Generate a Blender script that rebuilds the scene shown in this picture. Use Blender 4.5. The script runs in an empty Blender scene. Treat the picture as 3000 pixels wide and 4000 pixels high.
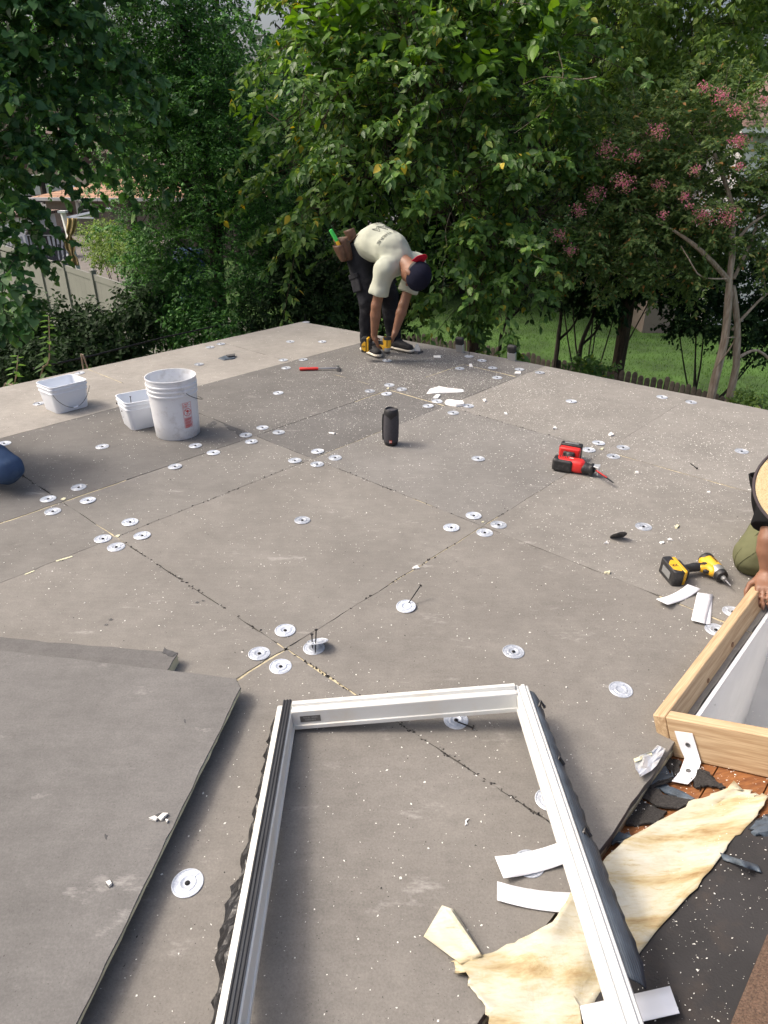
import bpy, bmesh, math, random
import numpy as np
from mathutils import Vector, Matrix
from mathutils.bvhtree import BVHTree
random.seed(11); RNG = np.random.default_rng(11)
SC = bpy.context.scene
COL = SC.collection

# ------------------------------------------------------------------ camera, sky, sun, exposure
CAM_H, CAM_PITCH, CAM_ROLL, CAM_F = 1.584, math.radians(27.9), math.radians(0.3), 2700.0
_fw = np.array([0, math.cos(CAM_PITCH), -math.sin(CAM_PITCH)]); _rt = np.array([1.0, 0, 0]); _up = np.cross(_rt, _fw)
CR = math.cos(CAM_ROLL)*_rt + math.sin(CAM_ROLL)*_up
CU = -math.sin(CAM_ROLL)*_rt + math.cos(CAM_ROLL)*_up
CC = np.array([0, 0, CAM_H])
cam = bpy.data.cameras.new('camera'); cam_o = bpy.data.objects.new('camera', cam); COL.objects.link(cam_o)
cam.sensor_fit = 'VERTICAL'; cam.sensor_height = 24.0; cam.lens = 24.0*CAM_F/4000.0
cam.clip_start = 0.02; cam.clip_end = 600
cam_o.matrix_world = Matrix(((CR[0], CU[0], -_fw[0], 0), (CR[1], CU[1], -_fw[1], 0), (CR[2], CU[2], -_fw[2], CAM_H), (0, 0, 0, 1)))
SC.camera = cam_o
SUN_EL = math.radians(50)
SUN_AZ_DIR = (-1.0, 0.12)                      # where the sun stands, seen from the roof: left and a touch ahead
world = bpy.data.worlds.new('World'); SC.world = world; world.use_nodes = True
wn = world.node_tree.nodes; wl = world.node_tree.links; wn.clear()
sky = wn.new('ShaderNodeTexSky'); sky.sky_type = 'NISHITA'; sky.sun_disc = False
sky.sun_elevation = SUN_EL; sky.sun_rotation = math.atan2(SUN_AZ_DIR[0], SUN_AZ_DIR[1])
sky.air_density = 0.9; sky.dust_density = 9.0; sky.ozone_density = 1.0
bg = wn.new('ShaderNodeBackground'); bg.inputs['Strength'].default_value = 0.15
wo = wn.new('ShaderNodeOutputWorld'); wl.new(sky.outputs[0], bg.inputs[0]); wl.new(bg.outputs[0], wo.inputs[0])
sun = bpy.data.lights.new('sun', 'SUN'); sun.energy = 1.0; sun.angle = math.radians(10); sun.color = (1.0, 0.94, 0.85)
sun_o = bpy.data.objects.new('sun', sun); COL.objects.link(sun_o)
_l = math.hypot(*SUN_AZ_DIR)
_sd = Vector((-SUN_AZ_DIR[0]/_l*math.cos(SUN_EL), -SUN_AZ_DIR[1]/_l*math.cos(SUN_EL), -math.sin(SUN_EL)))
sun_o.rotation_euler = _sd.to_track_quat('-Z', 'Y').to_euler()
SC.view_settings.view_transform = 'Standard'; SC.view_settings.look = 'None'
SC.view_settings.exposure = 0.70; SC.view_settings.gamma = 1.0
SC.render.engine = 'CYCLES'
SC.cycles.use_denoising = True
SC.cycles.max_bounces = 6; SC.cycles.diffuse_bounces = 3; SC.cycles.glossy_bounces = 3; SC.cycles.transmission_bounces = 4
SC.cycles.transparent_max_bounces = 6
SC.cycles.use_adaptive_sampling = True; SC.cycles.adaptive_threshold = 0.015

# ------------------------------------------------------------------ measuring: photograph pixel -> point on a plane of the place
def ray(px, py): return _fw + (px-1500)/CAM_F*CR + (2000-py)/CAM_F*CU
def G(px, py, z=0.0):
    d = ray(px, py); return CC + d*(z-CAM_H)/d[2]
def atY(px, py, Y):
    d = ray(px, py); return CC + d*Y/d[1]
KF = 1.80832
def GF(x, y, z=0.0): return G(x*KF, y*KF, z)
UH = np.array([.668, .744]); VH = np.array([-.744, .668]); OG = G(1117, 2535)[:2]
def W(u, v, z=0.0):
    p = OG + UH*u + VH*v; return np.array([p[0], p[1], z])
def uv(p):
    d = np.asarray(p)[:2] - OG; return float(d@UH), float(d@VH)
# the pitched shingle roof that meets the flat roof along v = -1.2
SV0, SZ0, SS = -1.2, -0.06, 0.395
SN = np.array([VH[0]*SS, VH[1]*SS, 1.0]); SN /= np.linalg.norm(SN)
SDOWN = np.array([VH[0], VH[1], -SS]); SDOWN /= np.linalg.norm(SDOWN)
UH3 = np.array([UH[0], UH[1], 0.0])
def slope_z(p): return SZ0 + SS*(SV0 - uv(p)[1])
def S(px, py, h=0.0):
    p0 = W(0, SV0, SZ0) + SN*h; d = ray(px, py); return CC + d*(SN@(p0-CC))/(SN@d)
def SF(x, y, h=0.0): return S(x*KF, y*KF, h)
def SL(u, w, h=0.0):                                # w metres up the pitched roof from the junction
    return W(u, SV0, SZ0) - SDOWN*w + SN*h

# ------------------------------------------------------------------ materials
MATS = {}
def new_mat(name):
    m = bpy.data.materials.new(name); m.use_nodes = True
    nt = m.node_tree; b = nt.nodes['Principled BSDF']; MATS[name] = m
    return m, nt, b
def N(nt, t, **k):
    n = nt.nodes.new(t)
    for a, v in k.items(): setattr(n, a, v)
    return n
def lin(c):
    return tuple(((x/255)/12.92 if x/255 <= .04045 else ((x/255+.055)/1.055)**2.4) for x in c)
def plain(name, col, rough=.6, metal=0.0, var=.12, scale=8.0, bump=0.0, bscale=60.0, spec=None, dirt=None, dscale=4.0, damt=.5, coat=0.0, detail=5.0):
    """one colour with soft mottling, fine relief and optional dirt patches"""
    m, nt, b = new_mat(name); L = nt.links
    tc = N(nt, 'ShaderNodeTexCoord')
    n1 = N(nt, 'ShaderNodeTexNoise'); n1.inputs['Scale'].default_value = scale; n1.inputs['Detail'].default_value = detail
    L.new(tc.outputs['Object'], n1.inputs['Vector'])
    r = N(nt, 'ShaderNodeValToRGB'); L.new(n1.outputs['Fac'], r.inputs['Fac'])
    c = np.array(col[:3])
    r.color_ramp.elements[0].position = .3; r.color_ramp.elements[1].position = .7
    r.color_ramp.elements[0].color = (*np.clip(c*(1-var), 0, 1), 1); r.color_ramp.elements[1].color = (*np.clip(c*(1+var), 0, 1), 1)
    out = r.outputs['Color']
    if dirt is not None:
        n2 = N(nt, 'ShaderNodeTexNoise'); n2.inputs['Scale'].default_value = dscale; n2.inputs['Detail'].default_value = 8; n2.inputs['Roughness'].default_value = .7
        L.new(tc.outputs['Object'], n2.inputs['Vector'])
        r2 = N(nt, 'ShaderNodeValToRGB'); r2.color_ramp.elements[0].position = .52; r2.color_ramp.elements[1].position = .72
        r2.color_ramp.elements[0].color = (0, 0, 0, 1); r2.color_ramp.elements[1].color = (damt, damt, damt, 1)
        L.new(n2.outputs['Fac'], r2.inputs['Fac'])
        mx = N(nt, 'ShaderNodeMix', data_type='RGBA'); L.new(r2.outputs['Color'], mx.inputs['Factor'])
        L.new(out, mx.inputs['A']); mx.inputs['B'].default_value = (*dirt, 1); out = mx.outputs['Result']
    L.new(out, b.inputs['Base Color'])
    b.inputs['Roughness'].default_value = rough; b.inputs['Metallic'].default_value = metal
    if spec is not None: b.inputs['Specular IOR Level'].default_value = spec
    if coat: b.inputs['Coat Weight'].default_value = coat
    if bump:
        n3 = N(nt, 'ShaderNodeTexNoise'); n3.inputs['Scale'].default_value = bscale; n3.inputs['Detail'].default_value = 4
        L.new(tc.outputs['Object'], n3.inputs['Vector'])
        bp = N(nt, 'ShaderNodeBump'); bp.inputs['Strength'].default_value = bump; bp.inputs['Distance'].default_value = .004
        L.new(n3.outputs['Fac'], bp.inputs['Height']); L.new(bp.outputs['Normal'], b.inputs['Normal'])
    return m

# ------------------------------------------------------------------ meshes
class MB:
    """collects shapes and builds them as ONE mesh object"""
    def __init__(s): s.v = []; s.f = []
    def add(s, verts, faces):
        o = len(s.v); s.v += [tuple(map(float, p)) for p in verts]; s.f += [tuple(i+o for i in f) for f in faces]; return s
    def box(s, c, d, R=None):
        c = np.array(c, float); hx, hy, hz = np.array(d, float)/2
        P = np.array([(x, y, z) for x in (-hx, hx) for y in (-hy, hy) for z in (-hz, hz)])
        if R is not None: P = P@np.array(R).T
        return s.add(P+c, [(0, 1, 3, 2), (4, 6, 7, 5), (0, 4, 5, 1), (2, 3, 7, 6), (0, 2, 6, 4), (1, 5, 7, 3)])
    def hexa(s, a, b):                              # two loops of equal length joined, capped
        n = len(a); o = [(i, (i+1) % n, n+(i+1) % n, n+i) for i in range(n)]
        return s.add(list(a)+list(b), o+[tuple(range(n))[::-1], tuple(range(n, 2*n))])
    def prism(s, prof, axis_o, ax, ay, an, t):      # 2-D outline extruded by t along an, centred
        o = np.array(axis_o, float); ax, ay, an = map(lambda q: np.array(q, float), (ax, ay, an))
        a = [o+ax*p[0]+ay*p[1]-an*t/2 for p in prof]; b = [q+an*t for q in a]
        return s.hexa(a, b)
    def tube(s, pts, rad, n=8, cap=True, flat=1.0):
        pts = [np.array(p, float) for p in pts]; k = len(pts)
        rad = [rad]*k if np.isscalar(rad) else list(rad)
        o = len(s.v); ref = None
        for i, p in enumerate(pts):
            t = pts[min(i+1, k-1)]-pts[max(i-1, 0)]; t = t/(np.linalg.norm(t)+1e-12)
            if ref is None:
                ref = np.cross(t, (0, 0, 1.0) if abs(t[2]) < .9 else (1.0, 0, 0))
            ref = ref-t*(ref@t); ref /= np.linalg.norm(ref)+1e-12
            bn = np.cross(t, ref)
            for j in range(n):
                a = 2*math.pi*j/n; s.v.append(tuple(p+rad[i]*(ref*math.cos(a)+bn*flat*math.sin(a))))
        for i in range(k-1):
            for j in range(n):
                s.f.append((o+i*n+j, o+i*n+(j+1) % n, o+(i+1)*n+(j+1) % n, o+(i+1)*n+j))
        if cap: s.f.append(tuple(o+j for j in range(n))[::-1]); s.f.append(tuple(o+(k-1)*n+j for j in range(n)))
        return s
    def lathe(s, prof, n=32, c=(0, 0, 0), axis=None, cap0=True, cap1=True):   # prof: (r, z) from first to last
        o = len(s.v); c = np.array(c, float)
        R = np.eye(3) if axis is None else np.array(Vector((0, 0, 1)).rotation_difference(Vector(axis)).to_matrix())
        for r, z in prof:
            for j in range(n):
                a = 2*math.pi*j/n; s.v.append(tuple(c+R@np.array([r*math.cos(a), r*math.sin(a), z])))
        k = len(prof)
        for i in range(k-1):
            for j in range(n):
                s.f.append((o+i*n+j, o+i*n+(j+1) % n, o+(i+1)*n+(j+1) % n, o+(i+1)*n+j))
        if cap0: s.f.append(tuple(o+j for j in range(n))[::-1])
        if cap1: s.f.append(tuple(o+(k-1)*n+j for j in range(n)))
        return s
    def grid(s, P):                                 # P[i][j] points
        o = len(s.v); a, b = len(P), len(P[0])
        for r in P:
            for p in r: s.v.append(tuple(map(float, p)))
        for i in range(a-1):
            for j in range(b-1):
                s.f.append((o+i*b+j, o+i*b+j+1, o+(i+1)*b+j+1, o+(i+1)*b+j))
        return s
    def mesh(s, name):
        me = bpy.data.meshes.new(name); me.from_pydata(s.v, [], s.f); me.update(); return me
    def build(s, name, m, parent=None, smooth=False, bevel=0.0, seg=2, solid=0.0, subsurf=0, recalc=True, angle=40):
        me = s.mesh(name)
        if recalc:
            bm = bmesh.new(); bm.from_mesh(me); bmesh.ops.recalc_face_normals(bm, faces=bm.faces); bm.to_mesh(me); bm.free()
        return obj(name, me, m, parent, smooth, bevel, seg, solid, subsurf, angle)
def obj(name, me, m, parent=None, smooth=False, bevel=0.0, seg=2, solid=0.0, subsurf=0, angle=40):
    o = bpy.data.objects.new(name, me); COL.objects.link(o)
    if m is not None and not me.materials: me.materials.append(MATS[m] if isinstance(m, str) else m)
    if parent is not None: o.parent = parent
    if smooth or bevel:
        me.polygons.foreach_set('use_smooth', [True]*len(me.polygons))
        try: me.set_sharp_from_angle(angle=math.radians(angle))
        except Exception: pass
    if solid:
        md = o.modifiers.new('solid', 'SOLIDIFY'); md.thickness = solid; md.offset = 0
    if bevel:
        md = o.modifiers.new('bevel', 'BEVEL'); md.width = bevel; md.segments = seg; md.limit_method = 'ANGLE'; md.angle_limit = math.radians(35); md.harden_normals = False
    if subsurf:
        md = o.modifiers.new('sub', 'SUBSURF'); md.levels = md.render_levels = subsurf
    return o
def tag(o, label=None, cat=None, group=None, kind=None):
    if label: o['label'] = label
    if cat: o['category'] = cat
    if group: o['group'] = group
    if kind: o['kind'] = kind
    return o
def thing(name, label, cat, loc=(0, 0, 0), rot=None, group=None):
    o = bpy.data.objects.new(name, None); COL.objects.link(o); o.empty_display_size = .05
    M = Matrix.Translation(Vector([float(x) for x in loc]))
    if rot is not None:
        M = M @ (Matrix.Rotation(rot, 4, 'Z') if np.isscalar(rot) else Matrix([[float(q) for q in r] for r in rot]).to_4x4())
    o.matrix_world = M
    return tag(o, label, cat, group)
def copy_tree(o, parent=None):
    c = o.copy(); COL.objects.link(c); c.parent = parent
    if parent is not None: c.matrix_parent_inverse = o.matrix_parent_inverse.copy()
    for ch in o.children: copy_tree(ch, c)
    return c
def frame(x, z):                                    # rotation matrix with columns x, y, z from an x axis and an approximate z
    x = np.array(x, float); x /= np.linalg.norm(x); z = np.array(z, float); z = z-x*(z@x); z /= np.linalg.norm(z)
    return np.stack([x, np.cross(z, x), z], 1)
def tri_mesh(name, V, T):
    me = bpy.data.meshes.new(name); V = np.ascontiguousarray(V, dtype=np.float32); T = np.ascontiguousarray(T, dtype=np.int32)
    me.vertices.add(len(V)); me.vertices.foreach_set('co', V.ravel())
    k = T.shape[1]; me.loops.add(T.size); me.loops.foreach_set('vertex_index', T.ravel())
    me.polygons.add(len(T)); me.polygons.foreach_set('loop_start', np.arange(0, T.size, k, dtype=np.int32))
    me.update(calc_edges=True); me.validate(); return me
def text_mesh(body, size, shear=0.0, bold=0.0, spacing=1.0):
    cu = bpy.data.curves.new('lettering', 'FONT'); cu.body = body; cu.size = size; cu.align_x = 'CENTER'; cu.align_y = 'CENTER'; cu.shear = shear; cu.offset = bold; cu.space_character = spacing
    cu.resolution_u = 3
    o = bpy.data.objects.new('lettering', cu); COL.objects.link(o)
    dg = bpy.context.evaluated_depsgraph_get(); me = bpy.data.meshes.new_from_object(o.evaluated_get(dg))
    bpy.data.objects.remove(o); bpy.data.curves.remove(cu); return me

# ------------------------------------------------------------------ rounded solids from distance fields (bodies, cloth, tools)
def smin(a, b, k):
    h = np.clip(.5+.5*(b-a)/k, 0, 1); return b*(1-h)+a*h-k*h*(1-h)
def sd_capsule(P, a, b, ra, rb, sq=None):
    a = np.array(a, np.float32); b = np.array(b, np.float32); ba = b-a
    t = np.clip(((P-a)@ba)/(ba@ba+1e-12), 0, 1)
    d = P-a-t[..., None]*ba
    if sq is not None:                               # flattened cross-section: shrink distance along axis sq[0] by factor sq[1]
        n = np.array(sq[0], np.float32); n = n/np.linalg.norm(n); c = d@n; d = d+(c*(sq[1]-1))[..., None]*n
    return np.sqrt((d*d).sum(-1))-(ra+(rb-ra)*t)
def sd_ell(P, c, R, r):                               # R columns = axes, r radii
    q = (P-np.array(c, np.float32))@np.array(R, np.float32); r = np.array(r, np.float32)
    k0 = np.sqrt(((q/r)**2).sum(-1)); k1 = np.sqrt(((q/r**2)**2).sum(-1))+1e-9
    return k0*(k0-1)/k1
def sd_box(P, c, R, h, rr):
    q = np.abs((P-np.array(c, np.float32))@np.array(R, np.float32))-(np.array(h, np.float32)-rr)
    return np.sqrt((np.maximum(q, 0)**2).sum(-1))+np.minimum(q.max(-1), 0)-rr
def sdf_mesh(name, prims, voxel, post=None, pad=.03):
    """prims: (kind, args, blend); blended together in order; returns a mesh made with surface nets"""
    lo = np.full(3, 1e9); hi = np.full(3, -1e9); bbs = []
    for kind, a, k in prims:
        if kind == 'cap': p = np.array([a[0], a[1]]); r = max(a[2], a[3])*(1.0 if len(a) < 5 or a[4] is None else max(1, 1/a[4][1])); l, h = p.min(0)-r, p.max(0)+r
        elif kind == 'ell': r = max(a[2]); l, h = np.array(a[0])-r, np.array(a[0])+r
        else: r = np.linalg.norm(a[2]); l, h = np.array(a[0])-r, np.array(a[0])+r
        bbs.append((l, h))
        if k is None or k >= 0: lo = np.minimum(lo, l); hi = np.maximum(hi, h)
    lo -= pad; hi += pad; n = np.ceil((hi-lo)/voxel).astype(int)+1
    ax = [(lo[i]+voxel*np.arange(n[i])).astype(np.float32) for i in range(3)]
    D = np.full(n, .25, np.float32)
    for (kind, a, k), (l, h) in zip(prims, bbs):
        sub = abs(k) if k is not None else .01
        i0 = np.maximum(((l-lo-sub-3*voxel)/voxel).astype(int), 0); i1 = np.minimum(((h-lo+sub+3*voxel)/voxel).astype(int)+2, n)
        if (i1 <= i0).any(): continue
        sl = tuple(slice(p, q) for p, q in zip(i0, i1))
        P = np.stack(np.meshgrid(*[ax[i][sl[i]] for i in range(3)], indexing='ij'), -1)
        d = sd_capsule(P, *a) if kind == 'cap' else sd_ell(P, *a) if kind == 'ell' else sd_box(P, *a)
        d = d.astype(np.float32)
        if k < 0: D[sl] = -smin(-D[sl], d, max(-k, 1e-4))      # carve
        else: D[sl] = smin(D[sl], d, max(k, 1e-4))
    if post is not None:
        P = np.stack(np.meshgrid(*ax, indexing='ij'), -1); D = post(P, D)
    I = D < 0
    c = np.zeros(np.array(n)-1, np.int8)
    corners = [(i, j, k) for i in (0, 1) for j in (0, 1) for k in (0, 1)]
    nn = np.array(n)-1
    for i, j, k in corners: c += I[i:i+nn[0], j:j+nn[1], k:k+nn[2]]
    act = (c > 0) & (c < 8); idx = np.argwhere(act)
    vid = -np.ones(nn, np.int32); vid[act] = np.arange(len(idx))
    acc = np.zeros((len(idx), 3)); cnt = np.zeros(len(idx))
    for a_ in corners:
        for d in range(3):
            if a_[d]: continue
            b_ = list(a_); b_[d] = 1
            va = D[idx[:, 0]+a_[0], idx[:, 1]+a_[1], idx[:, 2]+a_[2]]; vb = D[idx[:, 0]+b_[0], idx[:, 1]+b_[1], idx[:, 2]+b_[2]]
            cr = (va < 0) != (vb < 0); t = np.where(cr, va/np.where(cr, va-vb, 1), 0)
            p = np.tile(np.array(a_, float), (len(idx), 1)); p[:, d] = t
            acc += np.where(cr[:, None], p, 0); cnt += cr
    V = lo+(idx+acc/np.maximum(cnt, 1)[:, None])*voxel
    F = []
    for d in range(3):
        e, f = (d+1) % 3, (d+2) % 3
        A = I; sh = [slice(None)]*3; sh[d] = slice(0, -1); s2 = [slice(None)]*3; s2[d] = slice(1, None)
        X = A[tuple(sh)] != A[tuple(s2)]
        q = np.argwhere(X); q = q[(q[:, e] > 0) & (q[:, f] > 0) & (q[:, e] < nn[e]) & (q[:, f] < nn[f])]
        def at(de, df):
            r = q.copy(); r[:, e] -= de; r[:, f] -= df; return vid[r[:, 0], r[:, 1], r[:, 2]]
        quad = np.stack([at(0, 0), at(1, 0), at(1, 1), at(0, 1)], 1)
        flip = I[q[:, 0], q[:, 1], q[:, 2]]
        quad[~flip] = quad[~flip][:, ::-1]
        F.append(quad)
    F = np.concatenate(F); F = F[(F >= 0).all(1)]
    return tri_mesh(name, V, F)
def sdf_obj(name, prims, voxel, m, parent=None, post=None, smooth_it=3, pad=.03):
    me = sdf_mesh(name, prims, voxel, post, pad)
    me.polygons.foreach_set('use_smooth', [True]*len(me.polygons))
    o = obj(name, me, m, parent)
    if smooth_it:
        md = o.modifiers.new('smooth', 'SMOOTH'); md.factor = .5; md.iterations = smooth_it
    return o
def reparent(o, parent):
    """keeps the world place of a part built in world coordinates"""
    o.parent = parent; o.matrix_parent_inverse = parent.matrix_world.inverted(); return o
# ================================================================== ROOF MATERIALS
def board_material():
    m, nt, b = new_mat('board_facer'); L = nt.links
    tc = N(nt, 'ShaderNodeTexCoord'); oi = N(nt, 'ShaderNodeObjectInfo')
    def noise(scale, det=5, rough=.6, stretch=None):
        n = N(nt, 'ShaderNodeTexNoise'); n.inputs['Scale'].default_value = scale; n.inputs['Detail'].default_value = det; n.inputs['Roughness'].default_value = rough
        src = tc.outputs['Object']
        if stretch:
            mp = N(nt, 'ShaderNodeMapping'); mp.inputs['Rotation'].default_value = (0, 0, stretch[0]); mp.inputs['Scale'].default_value = (1, stretch[1], 1); L.new(src, mp.inputs['Vector']); src = mp.outputs['Vector']
        L.new(src, n.inputs['Vector']); return n.outputs['Fac']
    def ramp(f, a, b_, ca, cb):
        r = N(nt, 'ShaderNodeValToRGB'); e = r.color_ramp.elements; e[0].position = a; e[1].position = b_; e[0].color = (ca, ca, ca, 1); e[1].color = (cb, cb, cb, 1); L.new(f, r.inputs['Fac']); return r.outputs['Color']
    def mul(a, b_):
        x = N(nt, 'ShaderNodeMix', data_type='RGBA', blend_type='MULTIPLY'); x.inputs['Factor'].default_value = 1; L.new(a, x.inputs['A']); L.new(b_, x.inputs['B']); return x.outputs['Result']
    c = mul(oi.outputs['Color'], ramp(noise(2.2, 4), .3, .72, .84, 1.1))
    c = mul(c, ramp(noise(16, 6, .7), .3, .7, .9, 1.08))
    c = mul(c, ramp(noise(170, 3, .8), .25, .75, .80, 1.16))
    c = mul(c, ramp(noise(9, 5, .65, (.83, 6.0)), .35, .7, .95, 1.05))
    def over(base, fac, col):
        x = N(nt, 'ShaderNodeMix', data_type='RGBA'); L.new(fac, x.inputs['Factor']); L.new(base, x.inputs['A']); x.inputs['B'].default_value = (*col, 1); return x.outputs['Result']
    c = over(c, ramp(noise(3.5, 10, .74, (.5, 2.6)), .60, .74, 0, .42), (.62, .6, .57))        # pale dusty scuffs
    c = over(c, ramp(noise(230, 1, .5), .735, .77, 0, .8), (.05, .045, .04))                  # dark grit
    c = over(c, ramp(noise(3.1, 7, .7), .66, .8, 0, .22), (.07, .065, .06))                   # old stains
    L.new(c, b.inputs['Base Color']); b.inputs['Roughness'].default_value = .82; b.inputs['Specular IOR Level'].default_value = .25
    bp = N(nt, 'ShaderNodeBump'); bp.inputs['Strength'].default_value = .35; bp.inputs['Distance'].default_value = .002
    L.new(noise(220, 4, .7), bp.inputs['Height']); L.new(bp.outputs['Normal'], b.inputs['Normal'])
board_material()
plain('foam_yellow', (.50, .44, .29), .9, var=.2, scale=30, dirt=(.12, .09, .05), dscale=25, damt=.7)
plain('foam_pale', (.62, .60, .42), .9, var=.12, scale=30)
plain('fascia_paint', (.55, .53, .49), .7)
plain('house_brick', (.25, .12, .08), .9, scale=20, var=.3)
plain('chip_white', (.80, .79, .74), .8, var=.06)
plain('dark_grit', (.04, .037, .035), .9)
plain('torn_dark', (.07, .07, .072), .85, var=.25, scale=60)
plain('paper_white', (.82, .84, .87), .55, var=.03, scale=3)
plain('black_steel', (.012, .012, .013), .45, metal=.4)

# ================================================================== FLAT ROOF
WIDE = [('v', 0.0, -.35, .02, .006), ('u', 0.0, -.4, .05, .005), ('v', 1.70, -1.0, .35, .0055), ('u', 2.46, 1.18, 1.70, .007), ('u', 3.38, 1.2, 1.7, .009),
        ('u', 2.46, -.85, 0.0, .005), ('v', 0.0, .55, 1.35, .0032), ('v', 0.0, 1.6, 2.1, .002), ('v', 1.18, 1.25, 1.9, .003), ('u', 1.22, .2, .5, .002), ('u', 0.0, 1.12, 1.36, .0035), ('u', 2.46, 1.9, 2.5, .004), ('u', 1.22, -1.2, -.85, .006), ('v', 1.7, 2.1, 2.5, .005), ('v', 1.70, 2.9, 3.4, .006), ('u', 1.22, 3.3, 3.83, .005)]
deck = MB()
_c = [W(-4.2, -1.2), W(3.96, -1.2), W(3.72, 1.6), W(3.50, 3.81), W(-4.2, 3.81)]
deck.hexa([p+np.array([0, 0, -.032]) for p in _c], [p+np.array([0, 0, -.26]) for p in _c])
roof = tag(deck.build('flat_roof_deck', 'foam_yellow'), 'flat roof deck under grey insulation boards', kind='structure')
for _s, _f, _a, _b, _h in WIDE:                      # yellow foam standing in the wider joints
    q = [(_f-_h-.004, _a), (_f+_h+.004, _a), (_f+_h+.004, _b), (_f-_h-.004, _b)] if _s == 'u' else [(_a, _f-_h-.004), (_b, _f-_h-.004), (_b, _f+_h+.004), (_a, _f+_h+.004)]
    mb = MB(); mb.hexa([W(*c, -.030) for c in q], [W(*c, -.0022) for c in q]); mb.build('joint_foam', 'foam_yellow', roof)
hb = MB(); _w = [W(-4.1, -4), W(3.7, -4), W(3.5, 1.6), W(3.35, 3.65), W(-4.1, 3.65)]
_k = [W(-3.9, -3.8), W(3.5, -3.8), W(3.3, 1.5), W(3.15, 3.45), W(-3.9, 3.45)]
for _i in range(5):
    _j = (_i+1) % 5; _q = [_w[_i], _w[_j], _k[_j], _k[_i]]; hb.hexa([p+np.array([0, 0, -.27]) for p in _q], [p+np.array([0, 0, -2.9]) for p in _q])
tag(hb.build('house_walls', 'house_brick'), kind='structure')
def right_edge(v): return float(np.interp(v, [-1.2, -.5, 1.52, 3.79], [3.93, 3.89, 3.78, 3.52]))
US = [-3.66, -2.44, -1.22, 0.0, 1.22, 2.46, 9.0]; VS = [-1.2, 0.0, 1.18, 1.70, 2.80, 3.83]
GAPS = {}                                            # wider joints where yellow foam shows: (side, fixed, from, to, half gap)
def half_gap(side, fixed, t):
    g = .0017
    for s, f, a, b, h in WIDE:
        if s == side and abs(f-fixed) < .01 and a-.06 < t < b+.06:
            g = max(g, h*min(1, (t-a+.06)/.06, (b+.06-t)/.06))
    return g
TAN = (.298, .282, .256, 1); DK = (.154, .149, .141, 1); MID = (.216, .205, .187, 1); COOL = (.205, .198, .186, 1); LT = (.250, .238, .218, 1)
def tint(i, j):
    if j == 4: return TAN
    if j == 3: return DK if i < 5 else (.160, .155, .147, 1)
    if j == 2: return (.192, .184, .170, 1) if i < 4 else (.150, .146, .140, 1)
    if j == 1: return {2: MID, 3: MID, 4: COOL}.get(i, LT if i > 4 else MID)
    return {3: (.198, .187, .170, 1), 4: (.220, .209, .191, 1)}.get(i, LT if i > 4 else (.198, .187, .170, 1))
def wob(a, b, t): return .0016*math.sin(t*23.1+a*7+b*3)+.0011*math.sin(t*71.3+b*5)+random.uniform(-.0009, .0009)
boards = []
def add_board(u0, u1, v0, v1, col, ur=None):
    P = []; n = max(6, int((u1-u0)/.04)); 
    for k in range(n):
        t = u0+(u1-u0)*k/n; P.append((t, v0+half_gap('v', v0, t)+wob(u0, v0, t)))
    e = (lambda v: u1) if ur is None else ur
    n = max(6, int((v1-v0)/.04))
    for k in range(n):
        t = v0+(v1-v0)*k/n; P.append((e(t)-(half_gap('u', u1, t) if ur is None else 0)+wob(u1, v0, t), t))
    n = max(6, int((u1-u0)/.04)); ue = e(v1)
    for k in range(n):
        t = ue+(u0-ue)*k/n; P.append((t, v1-half_gap('v', v1, t)+wob(u0, v1, t)))
    n = max(6, int((v1-v0)/.04))
    for k in range(n):
        t = v1+(v0-v1)*k/n; P.append((u0+half_gap('u', u0, t)+wob(u0, v1, t), t))
    mb = MB(); dz = random.uniform(-.0012, .0012)
    mb.hexa([W(a, b, -.05) for a, b in P], [W(a, b, dz) for a, b in P])
    o = mb.build('insulation_board', 'board_facer', roof); 
    j = random.uniform(.965, 1.035); o.color = (col[0]*j, col[1]*j, col[2]*j, 1); boards.append(o); return o
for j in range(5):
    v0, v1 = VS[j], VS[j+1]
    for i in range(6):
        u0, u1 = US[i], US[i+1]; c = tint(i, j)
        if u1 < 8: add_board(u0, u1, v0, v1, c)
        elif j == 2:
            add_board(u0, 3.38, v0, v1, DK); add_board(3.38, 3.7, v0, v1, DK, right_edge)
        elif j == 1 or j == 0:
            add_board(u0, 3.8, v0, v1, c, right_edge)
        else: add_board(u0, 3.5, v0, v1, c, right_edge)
# drip edge and fascia round the flat roof
fa = MB()
for a, b in ((W(3.96, -1.2), W(3.80, 1.52)), (W(3.80, 1.52), W(3.54, 3.84)), (W(3.54, 3.845), W(-4.2, 3.845))):
    d = (b-a)/np.linalg.norm(b-a); nrm = np.array([d[1], -d[0], 0])*(-1 if uv(a+np.array([d[1], -d[0], 0])*.1)[1] < uv(a)[1]-.05 else 1)
    fa.hexa([a+np.array([0, 0, -.055]), b+np.array([0, 0, -.055]), b+np.array([0, 0, -.24]), a+np.array([0, 0, -.24])],
            [p+nrm*.02 for p in (a+np.array([0, 0, -.055]), b+np.array([0, 0, -.055]), b+np.array([0, 0, -.24]), a+np.array([0, 0, -.24]))])
tag(fa.build('fascia_board', 'fascia_paint'), kind='structure')
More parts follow.
